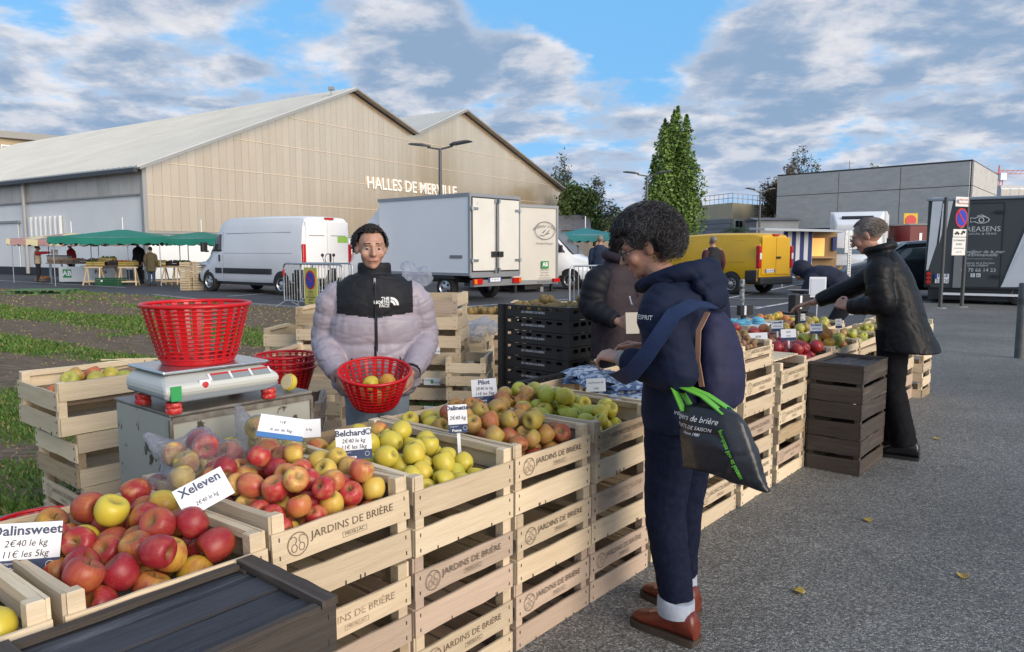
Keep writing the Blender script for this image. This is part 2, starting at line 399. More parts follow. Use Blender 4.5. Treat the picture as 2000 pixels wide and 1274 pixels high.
while cnt < 90000:
    i = rng.random(); j = rng.random() ** 1.15
    p = gfun(i, j); x, y = p[0], p[1]
    if y < 1.0 or y > 27 or abs(x) > y * 0.75 + 0.6 or x > 1.0 and y < 5: continue
    gr = greenness(x, y)
    if rng.random() > (gr - 0.1) * 1.5: 
        if rng.random() > 0.06: continue
        mi = 2
    else: mi = 0 if rng.random() < 0.6 else (1 if rng.random() < 0.8 else 2)
    h = (0.018 + 0.03 * rng.random()) * (0.6 + 0.6 * gr) * (1.0 + max(0, y - 8) * 0.035); w = (0.004 + 0.004 * rng.random()) * (1 + y * 0.16)
    a = rng.random() * 6.283; b = rng.random() * 6.283; l = h * (0.3 + 0.7 * rng.random())
    k = len(gv); gv += [(x - cos(a) * w, y - sin(a) * w, p[2] - 0.004), (x + cos(a) * w, y + sin(a) * w, p[2] - 0.004), (x + cos(b) * l, y + sin(b) * l, p[2] + h)]
    gf.append((k, k + 1, k + 2)); gmi.append(mi); cnt += 1
gme = bpy.data.meshes.new('grass'); gme.from_pydata(gv, [], gf)
for m in GR: gme.materials.append(m)
gme.polygons.foreach_set('material_index', gmi)
tag(link('grass', gme), 'short patchy grass growing on the worn lawn', 'grass', kind='stuff')
# kerb stones between lawn and lot
KERB = mat('kerb_concrete', (0.30, 0.29, 0.28), (0.2, 0.19, 0.18), rough=0.85, sc=9, bump=0.3)
def strip_line(a, b, w, z, m, name, thick=0.0):
    a = Vector(a); b = Vector(b); n = (b - a).cross(Vector((0, 0, 1))).normalized() * w / 2
    if thick: return MB().bar(a + Vector((0, 0, thick / 2 - 0.01)), b + Vector((0, 0, thick / 2 - 0.01)), w, thick + 0.02).build(name, m)
    return MB().add([(p.x, p.y, z) for p in (a - n, b - n, b + n, a + n)], [(0, 1, 2, 3)]).build(name, m)
kerb = bpy.data.objects.new('kerb', None); C.objects.link(kerb); tag(kerb, 'flush concrete kerb stones along the lawn', kind='structure')
for (a, b) in zip(edge[3:7], edge[4:8]):
    a3 = Vector((*a, 0)); b3 = Vector((*b, 0)); n = max(1, round((b3 - a3).length / 1.0))
    for i in range(n):
        p = a3.lerp(b3, i / n + 0.004); q = a3.lerp(b3, (i + 1) / n - 0.004)
        k = MB().bar(p + Vector((0, 0, 0.01)), q + Vector((0, 0, 0.01)), 0.12, 0.10).build('kerb_stone', KERB, bevel=0.01); k.parent = kerb
marks = bpy.data.objects.new('parking_markings', None); C.objects.link(marks); tag(marks, 'white painted parking lines on the dark lot', kind='structure')
for (x0, y0, x1, y1, w) in ((-40, 546, 245, 562, .12), (445, 579, 560, 571, .12), (1410, 585, 1600, 548, .12), (1430, 583, 1650, 584, .1), (1475, 603, 1580, 585, .14), (1540, 560, 1660, 566, .1), (1500, 552, 1640, 549, .1), (1420, 599, 1500, 600, .12), (900, 600, 1110, 585, .1), (1540, 575, 1640, 588, .1)):
    o = strip_line(ground_at(x0, y0), ground_at(x1, y1), w, 0.005, LINE, 'painted_line'); o.parent = marks
# ---------------------------------------------------------------- market hall
HS = 1.18
def hall_depth(x): return HS / (0.03195 - 1.902e-5 * (x - 279))
def hp(x, y): return at_depth(x, y, hall_depth(x))
HA = hp(279, 323); HA0 = Vector((HA.x, HA.y, 0))
HB = hp(1098, 372); hd = Vector((HB.x - HA.x, HB.y - HA.y, 0)); HL = hd.length; hd.normalize(); hs = Vector((-hd.y, hd.x, 0))    # along the gable, and back along the side
hn = -hs                                                                                                             # gable faces this way
def tpar(p): return (Vector((p.x, p.y, 0)) - HA0).dot(hd)
prof = [(0, HA.z)] + [(tpar(p), p.z) for p in (hp(688, 176), hp(808, 262), hp(903, 217))] + [(HL, HB.z)]
def roof_z(t):
    for (a, za), (b, zb) in zip(prof, prof[1:]):
        if a <= t <= b: return za + (zb - za) * (t - a) / (b - a)
    return prof[-1][1]
def hw(t, b, z): return HA0 + hd * t + hs * b + Vector((0, 0, z))
CLAD = mat('satin_bronze_cladding', (0.97, 0.77, 0.54), (0.92, 0.71, 0.49), rough=0.25, metal=0.76, sc=0.25, rnd=0.04, st=(1, 1, 1))
CLAD2 = mat('ribbed_side_cladding', (0.62, 0.57, 0.50), (0.52, 0.48, 0.43), rough=0.5, metal=0.35, sc=0.8, rnd=0.06)
HWALL = mat('hall_white_wall', (0.86, 0.87, 0.86), (0.80, 0.81, 0.81), rough=0.7, sc=0.5, det=6)
ROOFM = mat('zinc_roof', (0.46, 0.47, 0.46), (0.52, 0.53, 0.52), rough=0.5, metal=0.2, sc=0.4, rnd=0.03, st=(1, 1, 1))
TRIM = mat('roof_trim', (0.35, 0.35, 0.34), rough=0.5, metal=0.3)
DARKGUT = mat('dark_gutter', (0.05, 0.055, 0.065), rough=0.5)
PLINTH = mat('dark_plinth', (0.03, 0.034, 0.045), rough=0.7)
hall = thing('market_hall', 'large market hall with two roof ridges and a glowing bronze gable', 'hall', HA0)
def hobj(mb, name, m, smooth=None):
    o = mb.build(name, m, smooth=smooth); o.parent = hall; o.matrix_parent_inverse = Matrix.Translation(-HA0); return o
BACK = 46.0
core = MB(); ring = []
for b in (0.06, BACK):
    ring.append([hw(0.04, b, 0)] + [hw(max(0.04, min(HL - 0.04, t)), b, z - 0.25) for t, z in prof] + [hw(HL - 0.04, b, 0)])
core.loft(ring); hobj(core, 'wall', HWALL)
zb = hp(300, 451).z
npan = 88; pw = HL / npan
for i in range(npan):
    t0 = i * pw + 0.005; t1 = (i + 1) * pw - 0.005
    ts = [t0] + [t for t, z in prof if t0 < t < t1] + [t1]
    tilt = random.uniform(-0.006, 0.006)
    poly = [(t0, zb), (t1, zb)] + [(t, roof_z(t) - 0.12) for t in reversed(ts)]
    M = Matrix((hd, Vector((0, 0, 1)), hn)).transposed().to_4x4(); M.translation = HA0
    mb = MB().prism(poly, -0.05, 0.02 + 0.0, M)
    mb.v = [tuple(Vector(v) + hn * (tilt * ((Vector(v) - HA0).dot(hd) - t0))) for v in mb.v]
    hobj(mb, 'cladding_panel', CLAD)
RAIL = mat('cladding_rail', (0.82, 0.69, 0.53), rough=0.45, metal=0.4)
for z in (zb + 1.75, zb + 3.4, zb + 5.1, zb + 6.8):
    seg = [t for t in np.linspace(0, HL, 400) if roof_z(t) > z + 0.3]
    run = []
    for t in seg:
        if run and t - run[-1] > HL / 300:
            hobj(MB().bar(hw(run[0], -0.03, z), hw(run[-1], -0.03, z), 0.05, 0.035), 'cladding_rail', RAIL); run = []
        run.append(t)
    if run: hobj(MB().bar(hw(run[0], -0.03, z), hw(run[-1], -0.03, z), 0.05, 0.035), 'cladding_rail', RAIL)
hobj(MB().bar(hw(0, -0.06, zb - 0.08), hw(HL, -0.06, zb - 0.08), 0.14, 0.12), 'sill_band', TRIM)
hobj(MB().bar(hw(-0.1, -0.06, HA.z / 2), hw(-0.1, -0.06, HA.z / 2 + 0.01), 0.01, 0.01), 'corner_bead', TRIM)
hobj(MB().box(hw(-0.04, -0.03, HA.z / 2), (0.22, 0.22, HA.z), Matrix.Rotation(atan2(hd.y, hd.x), 3, 'Z')), 'corner_post', TRIM)
# roof planes with standing ribs, verge trim
for (ta, za), (tb, zc) in zip(prof, prof[1:]):
    ea = 0.5 if ta == 0 else 0.0; eb = 0.3 if tb == HL else 0.0
    sl = (zc - za) / (tb - ta); up = 0.12
    a = (ta - ea, za - sl * ea); b = (tb + eb, zc + sl * eb)
    mb = MB(); q = [hw(a[0], -0.35, a[1]), hw(b[0], -0.35, b[1]), hw(b[0], BACK, b[1]), hw(a[0], BACK, a[1])]
    mb.add(q + [p + Vector((0, 0, up)) for p in q], [(3, 2, 1, 0), (4, 5, 6, 7), (0, 1, 5, 4), (1, 2, 6, 5), (2, 3, 7, 6), (3, 0, 4, 7)])
    rp = hobj(mb, 'roof', ROOFM)
    rb = MB()
    for k in range(int(BACK / 0.5)):
        y = -0.3 + k * 0.5
        rb.bar(hw(a[0], y, a[1] + up + 0.015), hw(b[0], y, b[1] + up + 0.015), 0.05, 0.05)
    hobj(rb, 'roof_rib', ROOFM)
    hobj(MB().bar(hw(a[0], -0.42, a[1] + 0.0), hw(b[0], -0.42, b[1] + 0.0), 0.34, 0.10), 'verge_trim', TRIM)
hobj(MB().bar(hw(-0.55, -0.3, HA.z - 0.28), hw(-0.55, BACK, HA.z - 0.28), 0.2, 0.2), 'gutter', DARKGUT)
zs = hp(279, 379).z
nsp = 44
for i in range(nsp):
    b0 = i * (BACK / nsp)
    hobj(MB().box(hw(-0.02, b0 + 0.5 * BACK / nsp, (zs + HA.z - 0.3) / 2), (BACK / nsp - 0.03, 0.08, HA.z - 0.3 - zs), Matrix.Rotation(atan2(hs.y, hs.x), 3, 'Z')), 'side_panel', CLAD2)
hobj(MB().bar(hw(-0.05, 0, zs), hw(-0.05, BACK, zs), 0.08, 0.08), 'side_rail', TRIM)
hobj(MB().bar(hw(-0.06, 0.2, 0.22), hw(-0.06, BACK, 0.22), 0.12, 0.5), 'plinth', PLINTH)
for b in (12.0, 26.0): hobj(MB().cyl(hw(-0.2, b, 0.1), hw(-0.2, b, HA.z - 0.3), 0.10, n=10), 'downpipe', mat('pipe_grey', (0.42, 0.41, 0.4), rough=0.5), smooth=40)
hobj(MB().box(hw(-0.03, 17.5, 1.55), (8.5, 0.06, 3.0), Matrix.Rotation(atan2(hs.y, hs.x), 3, 'Z')), 'sliding_door', HWALL)
hobj(MB().bar(hw(-0.08, 13.0, 3.12), hw(-0.08, 22.0, 3.12), 0.12, 0.14), 'door_track', TRIM)
vb = MB()
for k in range(7): vb.box(hw(-0.12, 8.2 + k * 0.55, 2.6), (0.22, 0.14, 1.5), Matrix.Rotation(atan2(hs.y, hs.x), 3, 'Z'))
hobj(vb, 'wall_fins', HWALL)
for px, py in ((647, 178), (925, 232)):
    p = hp(px, py) + Vector((0, 0, 0.15)); hobj(MB().box(p, (0.35, 0.3, 0.18)).cyl(p - Vector((0, 0, 0.4)), p, 0.04), 'floodlight', TRIM)
LET = mat('white_sign_letters', (0.85, 0.84, 0.8), rough=0.5)
a = hp(714, 362); b = hp(889, 372); tm = textmesh('HALLES DE MERVILLE', 1.0, LET, align='LEFT', bold=0.012, ext=0.03)
xs = coords(tm); wtxt = xs[:, 0].max() - xs[:, 0].min()
o = link('lettering', tm); o.parent = hall
sc_ = (tpar(b) - tpar(a)) / wtxt; hz = (hp(714, 350).z - hp(714, 374).z) / 0.72
M = Matrix((hd * sc_, Vector((0, 0, 1)) * hz, hn)).transposed().to_4x4()
M.translation = Vector((a.x, a.y, (a.z + b.z) / 2)) + hn * 0.09 - HA0; o.matrix_local = M
# ---------------------------------------------------------------- other buildings
CONC = mat('board_concrete', (0.52, 0.515, 0.49), (0.44, 0.435, 0.42), rough=0.85, sc=1.2, det=8, bump=0.25, c3=(0.58, 0.57, 0.55), sc3=6, thr3=(0.5, 0.75), st=(1, 1, 2.5))
JOINT = mat('concrete_joint', (0.06, 0.06, 0.06), rough=0.9)
def face_panels(parent, base, p0, p1, z0, z1, us, zs_, m, name, gap=0.05, th=0.12, proud=0.1):
    d = Vector((p1[0] - p0[0], p1[1] - p0[1], 0)); L_ = d.length; d.normalize(); n = Vector((d.y, -d.x, 0))
    for ua, ub in zip(us, us[1:]):
        for za, zb_ in zip(zs_, zs_[1:]):
            c = Vector((p0[0], p0[1], 0)) + d * ((ua + ub) / 2 * L_) + n * proud + Vector((0, 0, z0 + (za + zb_) / 2 * (z1 - z0)))
            o = MB().box((0, 0, 0), ((ub - ua) * L_ - gap, th, (zb_ - za) * (z1 - z0) - gap)).build(name, m, loc=c - base, rot=(0, 0, atan2(d.y, d.x))); o.parent = parent
def blockhouse(name, label, corners, z0, z1, m, cat='building'):
    base = Vector((corners[0][0], corners[0][1], 0)); t = thing(name, label, cat, base)
    mb = MB(); mb.loft([[Vector((x, y, z)) - base for x, y in corners] for z in (z0, z1)]); w = mb.build('wall', m, t)
    return t, base
cl = at_depth(1520, 343, 66); cr_ = at_depth(1898, 315, 55); ce = at_depth(1945, 342, 65); cz = cr_.z
cc = [(cl.x, cl.y), (cr_.x, cr_.y), (ce.x, ce.y), (cl.x + ce.x - cr_.x, cl.y + ce.y - cr_.y)]
cb_, cbase = blockhouse('concrete_building', 'windowless grey concrete building behind the vans', cc, 2.9, cz, JOINT)
us = [(p - 1520) / 378 for p in (1520, 1634, 1758, 1898)]
face_panels(cb_, cbase, cc[0], cc[1], 3.3, cz, [0, 0.36, 0.68, 1], [0, 0.62, 1], CONC, 'concrete_panel')
face_panels(cb_, cbase, cc[1], cc[2], 3.3, cz, [0, 0.5, 1], [0, 0.62, 1], CONC, 'concrete_panel')
face_panels(cb_, cbase, cc[0], cc[1], 2.7, 3.25, [0, 1], [0, 1], mat('pale_concrete', (0.36, 0.36, 0.34), (0.3, 0.3, 0.28), sc=2), 'lintel_band', proud=0.25)
d_ = (Vector(cc[0]) - Vector(cc[1])).normalized()
mb = MB(); inn = [Vector((x, y, 0)) for x, y in cc]; cen = sum(inn, Vector()) / 4
mb.loft([[cen + (p - cen) * 0.86 + Vector((0, 0, z)) - cbase for p in inn] for z in (0, 2.95)]); mb.build('recessed_base', mat('dark_recess', (0.09, 0.09, 0.095), rough=0.8), cb_)
mb = MB().loft([[Vector((x, y, z)) - cbase + (Vector((x, y, 0)) - cen) * 0.008 for x, y in cc] for z in (cz, cz + 0.12)]); mb.build('parapet_cap', JOINT, cb_)
p = at_depth(1659, 330, 64) - cbase; MB().cyl((p.x, p.y, cz), (p.x, p.y, cz + 1.1), 0.03).bar((p.x - 0.4, p.y, cz + 0.9), (p.x + 0.4, p.y, cz + 0.9), 0.04, 0.04).build('antenna', GREY, cb_)
BEIGE = mat('beige_render', (0.58, 0.50, 0.34), (0.52, 0.45, 0.31), rough=0.8, sc=0.6)
SLAT = mat('grey_slat_cladding', (0.27, 0.28, 0.30), (0.21, 0.22, 0.24), rough=0.6, sc=0.5)
bl = at_depth(1330, 404, 80); bc = at_depth(1431, 396, 72); br = at_depth(1540, 404, 80); bz = bc.z
bcx = [(bl.x, bl.y), (bc.x, bc.y), (br.x, br.y), (bl.x + br.x - bc.x, bl.y + br.y - bc.y)]
bb, bbase = blockhouse('beige_building', 'low beige flat-roofed building left of the concrete one', bcx, 0, bz, BEIGE)
face_panels(bb, bbase, bcx[0], bcx[1], 0.2, bz - 1.5, [0, 0.5, 1], [i / 9 for i in range(10)], SLAT, 'cladding_slat', gap=0.04)
d3 = (Vector(bcx[1]) - Vector(bcx[0])).normalized(); n3 = Vector((d3.y, -d3.x))
def far_window(parent, base, p0, p1, f, w, z, h, name='window', fm=WHITE):
    a = Vector((*p0, 0)); b = Vector((*p1, 0)); d = (b - a); L_ = d.length; d.normalize(); n = Vector((d.y, -d.x, 0))
    o = MB().box((0, 0, 0), (w, 0.12, h)).build(name, fm, parent, a + d * (f * L_) + n * 0.03 + Vector((0, 0, z)) - base, (0, 0, atan2(d.y, d.x)))
    q = MB().box((-w * 0.24, 0, 0), (w * 0.42, 0.12, h * 0.86)).box((w * 0.24, 0, 0), (w * 0.42, 0.12, h * 0.86)).build('pane', GLASS, o, (0, -0.02, 0))
for f in (0.1, 0.3, 0.5, 0.7, 0.88): far_window(bb, bbase, bcx[1], bcx[2], f, 1.5, bz - 2.3, 1.4)
rl = MB(); r0 = Vector((*bcx[0], 0)) - bbase; r1 = Vector((*bcx[1], 0)) - bbase; r2 = Vector((*bcx[2], 0)) - bbase
for a, b in ((r0, r1), (r1, r2)):
    for k in range(13): q = a.lerp(b, k / 12); rl.cyl(q + Vector((0, 0, bz)), q + Vector((0, 0, bz + 0.9)), 0.03, n=5)
    for zq in (0.45, 0.9): rl.bar(a + Vector((0, 0, bz + zq)), b + Vector((0, 0, bz + zq)), 0.05, 0.05)
rl.build('roof_railing', mat('rail_grey', (0.45, 0.46, 0.47), rough=0.5), bb)
# left far block above the hall roof
fl = at_depth(-60, 255, 100); fr = at_depth(118, 268, 108); fl.z = fr.z
fb, fbase = blockhouse('far_block', 'ochre office block peeping above the hall roof at left', [(fl.x, fl.y), (fr.x, fr.y), (fr.x - 8, fr.y + 14), (fl.x - 8, fl.y + 14)], 0, fl.z - 0.9, mat('ochre_wall', (0.44, 0.34, 0.2), (0.38, 0.3, 0.19), sc=0.4))
MB().loft([[Vector((x, y, z)) - fbase for x, y in ((fl.x - 1, fl.y - 1.2), (fr.x + 1, fr.y - 1), (fr.x - 8, fr.y + 14), (fl.x - 8, fl.y + 14))] for z in (fl.z - 0.9, fl.z)]).build('roof_slab', mat('grey_slab', (0.3, 0.29, 0.27)), fb)
for f in (0.2, 0.42, 0.52, 0.64, 0.76, 0.88): far_window(fb, fbase, (fl.x, fl.y), (fr.x, fr.y), f, 2.2, fl.z - 3.0, 2.4)
# right far office and crane
ol = at_depth(1955, 362, 120); orr = at_depth(2080, 358, 120)
ob, obase = blockhouse('glass_office', 'pale glazed office block far behind the fish trailer', [(ol.x, ol.y), (orr.x, orr.y), (orr.x, orr.y + 12), (ol.x, ol.y + 12)], 0, ol.z, mat('pale_wall', (0.55, 0.56, 0.56)))
for k in range(7): far_window(ob, obase, (ol.x, ol.y), (orr.x, orr.y), 0.07 + k * 0.14, 1.3, ol.z - 1.5, 2.0)
for k in range(7): far_window(ob, obase, (ol.x, ol.y), (orr.x, orr.y), 0.07 + k * 0.14, 1.3, ol.z - 4.5, 2.0)
CRANE = mat('red_crane_steel', (0.55, 0.08, 0.05), rough=0.5)
cp = at_depth(1951, 340, 150); ct = thing('tower_crane', 'red and white tower crane far off at right', 'crane', (cp.x, cp.y, 0))
mb = MB(); h = cp.z
for k in range(int(h / 1.2)):
    for sx, sy in ((-.5, -.5), (.5, -.5), (.5, .5), (-.5, .5)): mb.bar((sx, sy, k * 1.2), (sx, sy, k * 1.2 + 1.2), 0.12, 0.12)
    mb.bar((-.5, -.5, k * 1.2), (.5, -.5, k * 1.2 + 1.2), 0.08, 0.08)
mb.build('mast', CRANE, ct)
mb = MB()
for k in range(9): mb.bar((k, 0, h), (k + 1, 0, h), .12, .12).bar((k, 0, h + .7), (k + 1, 0, h + .7), .12, .12).bar((k, 0, h), (k + 1, 0, h + .7), .08, .08)
mb.bar((-2, 0, h + .1), (0, 0, h + .1), .6, .3).bar((0, 0, h), (0, 0, h + 1.7), .2, .2); mb.build('jib', CRANE, ct)
mb = MB(); mb.bar((9, 0, h + .35), (24, 0, h + .35), .12, .5); mb.build('jib_end', WHITE, ct); MB().box((0.3, -0.5, h - 0.6), (1.2, 1.2, 1.4)).build('cab', WHITE, ct)
# low roofs and houses in the gap right of the hall
HR = mat('slate_roof', (0.12, 0.12, 0.14), (0.16, 0.16, 0.17), sc=2)
def house(px0, px1, ytop, yeave, D, label, wall, roofm, win=True):
    a = at_depth(px0, yeave, D); b = at_depth(px1, yeave, D); zt = at_depth(px0, ytop, D).z; w = b.x - a.x; dp = max(3.0, w * 0.6)
    t = thing('house', label, 'house', (a.x, D, 0))
    MB().bx((0, 0, 0), (w, dp, a.z)).build('wall', wall, t)
    MB().loft([[(-.2, -.3, a.z), (-.2, dp + .3, a.z), (-.2, dp / 2, zt)], [(w + .2, -.3, a.z), (w + .2, dp + .3, a.z), (w + .2, dp / 2, zt)]]).build('roof', roofm, t)
    if win:
        for f in (0.25, 0.7): far_window(t, Vector((a.x, D, 0)), (a.x, D), (b.x, D), f, min(1.2, w / 4), a.z - 1.4, 1.2)
house(1150, 1205, 420, 430, 140, 'far white house with slate roof between the trees', mat('white_render', (0.6, 0.6, 0.58)), HR)
house(1130, 1200, 436, 442, 110, 'low tan wall-like house right of the leafy tree', mat('tan_render', (0.34, 0.27, 0.2)), mat('tan_roof', (0.3, 0.25, 0.2)), False)
house(1085, 1150, 418, 450, 66, 'grey-roofed shed beside the hall', mat('shed_wall', (0.28, 0.25, 0.22)), HR, False)
house(1210, 1300, 440, 450, 130, 'distant house behind the grey haired woman', mat('white_render'  , (0.6, 0.6, 0.58)), HR, False)
house(1478, 1560, 424, 430, 62, 'grey low roof between beige building and concrete building', SLAT, HR, False)
# ---------------------------------------------------------------- trees
BARK = mat('bark', (0.10, 0.075, 0.055), (0.05, 0.04, 0.03), rough=0.95, sc=12, bump=0.5, st=(1, 1, .2))
LEAFS = {'poplar': [(0.11, 0.19, 0.035), (0.15, 0.25, 0.045), (0.065, 0.12, 0.025), (0.20, 0.29, 0.07)],
         'cedar': [(0.055, 0.075, 0.045), (0.08, 0.10, 0.055), (0.04, 0.056, 0.036), (0.10, 0.115, 0.07)],
         'bush': [(0.085, 0.14, 0.03), (0.065, 0.105, 0.028), (0.12, 0.18, 0.045), (0.045, 0.08, 0.022)],
         'brown': [(0.13, 0.085, 0.055), (0.10, 0.075, 0.04), (0.08, 0.075, 0.035), (0.16, 0.12, 0.075)]}
def leafmats(k): return [mat(f'{k}_leaf_{i}', c, rough=0.65) for i, c in enumerate(LEAFS[k])]
def leaves(n, fn, size, seed=0, droop=0.0):
    r = random.Random(seed); vs = []; fs = []; mi = []
    for _ in range(n):
        p, s = fn(r); s *= size * r.uniform(0.6, 1.4)
        a = Vector((r.gauss(0, 1), r.gauss(0, 1), r.gauss(0, 0.7) - droop)).normalized(); b = a.cross(Vector((r.gauss(0, 1), r.gauss(0, 1), r.gauss(0, 1)))).normalized()
        k = len(vs); vs += [p - a * s, p + b * s * 0.5, p + a * s, p - b * s * 0.5]; fs.append((k, k + 1, k + 2, k + 3)); mi.append(r.choice((0, 0, 1, 1, 2, 3)))
    m = MB(); m.v = vs; m.f = fs; m.m = mi; return m
def poplar(label, D, px, ytop, hw_px, seed=1):
    b = at_depth(px, 490, D); t = thing('poplar_tree', label, 'tree', (b.x, D, 0)); H = at_depth(px, ytop, D).z; w = hw_px * 1.2 * D / FPX
    r = random.Random(seed); mb = MB().tube([(0, 0, 0), (0.1, 0, H * .3), (-.05, 0, H * .62), (0, 0, H * .93)], [0.32, .24, .13, .03], 8); tops = []
    spec = [(-.38, .86), (-.22, .93), (0.02, .97), (.18, 1.0), (.34, .93), (.5, .84), (-.55, .7), (.62, .68), (-.1, .9), (.28, .88), (-.68, .5), (.78, .48), (.1, .8), (-.3, .75)]
    for k, (ox, th) in enumerate(spec):
        oy = r.uniform(-.6, .6) * w; top = Vector((ox * w * .9, oy * .8, H * th)); bas = Vector((ox * w * .25, oy * .2, H * (.06 + .22 * r.random()))); mid = bas.lerp(top, .45) + Vector((ox * w * .45, oy * .4, 0))
        mb.tube([bas, mid, top], [.11, .06, .012], 6); tops.append((bas, mid, top))
    mb.build('trunk', BARK, t, smooth=60)
    def fn(q):
        bas, mid, top = q.choice(tops); f = q.random() ** .8
        p = bas.lerp(mid, f * 2) if f < .5 else mid.lerp(top, f * 2 - 1)
        rad = w * (.40 * sin(pi * min(1, f * 1.02)) ** .6 + .03); 
        c = noise.noise((p.x * .9, p.y * .9, p.z * .6)); d = Vector((q.gauss(0, 1), q.gauss(0, 1), q.gauss(0, 1.2))).normalized() * rad * (q.random() ** .4) * (1 + .5 * c)
        return p + d, 1.0
    leaves(24000, fn, 0.15, seed).build('crown', leafmats('poplar'), t)
poplar('tall narrow green poplar above the yellow van', 62, 1310, 207, 52)
def branching(mb, p, d, L_, r, depth, rnd, ends, spread=0.6, up=0.25):
    q = p + d * L_; mid = p.lerp(q, .5) + Vector((rnd.gauss(0, .05), rnd.gauss(0, .05), 0)) * L_
    mb.tube([p, mid, q], [r, r * .8, r * .6], 5 if depth > 1 else 4)
    if depth == 0: ends.append((mid, q)); return
    for _ in range(3 if depth > 1 else 4):
        nd = (d + Vector((rnd.gauss(0, spread), rnd.gauss(0, spread), rnd.gauss(up, spread * .6)))).normalized()
        branching(mb, p.lerp(q, rnd.uniform(.55, 1)), nd, L_ * rnd.uniform(.55, .8), r * .55, depth - 1, rnd, ends, spread, up)
def open_tree(name, label, D, px, ytop, hw_px, kind, nleaf, lsize, seed, depth=4, spread=.55, trunk=.22, leafy=1.0, up=.15, ybase=490, trunk_frac=.28):
    b = at_depth(px, 490, D); H = at_depth(px, ytop, D).z; t = thing(name, label, 'tree', (b.x, D, 0)); rnd = random.Random(seed); ends = []
    mb = MB(); mb.tube([(0, 0, 0), (.05, 0, H * trunk_frac)], [trunk, trunk * .8], 8)
    for k in range(4): branching(mb, Vector((.05, 0, H * trunk_frac * (.75 + .25 * k / 3))), Vector((rnd.gauss(0, .5), rnd.gauss(0, .5), 1)).normalized(), H * .27, trunk * .6, depth, rnd, ends, spread, up)
    v = np.array([tuple(p) for p in mb.v]); w = hw_px * D / FPX; sx = w / max(.5, np.percentile(np.abs(v[:, 0]), 99)); sz = H / np.percentile(v[:, 2], 99.7)
    F = lambda p: Vector((p[0] * sx, p[1] * sx, p[2] * sz))
    mb.v = [tuple(F(p)) for p in mb.v]; mb.build('trunk', BARK, t, smooth=60); ends = [(F(a), F(c)) for a, c in ends]
    def fn(q):
        a, c = q.choice(ends); return a.lerp(c, q.uniform(.1, 1.1)) + Vector((q.gauss(0, 1), q.gauss(0, 1), q.gauss(0, 1))) * lsize * 1.6, 1.0
    leaves(nleaf, fn, lsize, seed + 9, droop=.3).build('crown', leafmats(kind), t)
open_tree('bare_tree', 'sparse brownish tree left above the concrete building', 78, 1560, 292, 58, 'brown', 2600, .12, 5, depth=4, up=.05)
open_tree('bare_tree', 'thin drooping tree at the left edge of the concrete building', 70, 1502, 352, 30, 'brown', 2600, .10, 8, depth=4)
open_tree('dark_pine_tree', 'small dark evergreen left of the concrete building', 74, 1512, 358, 16, 'cedar', 3000, .2, 6, depth=3, spread=.3)
open_tree('dark_cedar_tree', 'dark cedar with flat branches rising over the hall roof end', 86, 1082, 312, 36, 'cedar', 3600, .17, 13, depth=4, up=-.05, spread=.7)
open_tree('spreading_cedar_tree', 'spiky half bare cedar right of the hall', 72, 1160, 352, 46, 'cedar', 1500, .14, 21, depth=4, up=-.02, spread=.75)
open_tree('leafy_tree', 'dense green bush tree right of the hall corner', 68, 1133, 366, 38, 'bush', 9500, .17, 31, depth=4, up=.05, trunk_frac=.12)
open_tree('small_tree', 'small bright green tree far behind the grey haired woman', 105, 1200, 418, 14, 'poplar', 1200, .22, 33, depth=3)
open_tree('small_tree', 'small green treetop showing above the concrete building roof', 95, 1697, 322, 12, 'bush', 900, .2, 35, depth=3)
pb = at_depth(1437, 490, 52); pt = thing('palm_tree', 'low palm with drooping fronds behind the yellow van', 'palm', (pb.x, 52, 0)); Hq = at_depth(1437, 452, 52).z
MB().tube([(0, 0, 0), (0, 0, Hq)], [.25, .2], 10).build('trunk', BARK, pt, smooth=60)
PALM = mat('palm_leaf', (0.035, 0.065, 0.03), rough=0.6)
for k in range(26):
    a = k * 2.399; el = .25 + .8 * ((k * 7) % 26) / 26; L_ = 1.15; fr_ = MB(); pts = []
    for i in range(9):
        f = i / 8; rr = L_ * f * cos(el * (1 - .3 * f)); z = Hq + L_ * f * sin(el) - .75 * f * f; pts.append(Vector((cos(a) * rr, sin(a) * rr, z)))
    for i in range(8):
        d = (pts[i + 1] - pts[i]); sd_ = Vector((-sin(a), cos(a), 0))
        for s_ in (-1, 1):
            for h_ in (0, .5):
                p = pts[i] + d * h_; l = .28 * sin(pi * (i + 1) / 10) + .06
                fr_.add([p, p + d * .25, p + d * .7 + sd_ * s_ * l - Vector((0, 0, .1))], [(0, 1, 2)])
    fr_.tube(pts, .012, 4).build('frond', PALM, pt)
# ---------------------------------------------------------------- vehicles
def wheel_parts(parent, x, y, r, w, side, rimm=CHROME, spokes=5):
    M = Matrix.Translation((x, y, r)) @ Matrix.Rotation(-pi / 2 * side, 4, 'X')
    wh = MB().lathe([(r * .62, -w / 2), (r * .93, -w / 2), (r, -w / 2 + .03), (r, w / 2 - .03), (r * .93, w / 2), (r * .62, w / 2)], 28, M, close=True).build('wheel', RUBBER, parent, smooth=40)
    rb = MB().lathe([(.01, w / 2 - .05), (r * .60, w / 2 - .05), (r * .64, w / 2 - .01), (r * .60, w / 2 + .005), (r * .54, w / 2 - .03), (r * .2, w / 2 - .02), (.01, w / 2 - .0)], 24, M)
    rb.build('rim', rimm, wh, smooth=40)
    hb = MB()
    for k in range(spokes):
        a = 2 * pi * k / spokes; hb.add([M @ Vector((cos(a + q) * r * s_, sin(a + q) * r * s_, w / 2 - .012)) for q, s_ in ((-.25, .3), (.25, .3), (.2, .5), (-.2, .5))], [(0, 1, 2, 3)])
    hb.build('rim_slot', BLACK, wh)
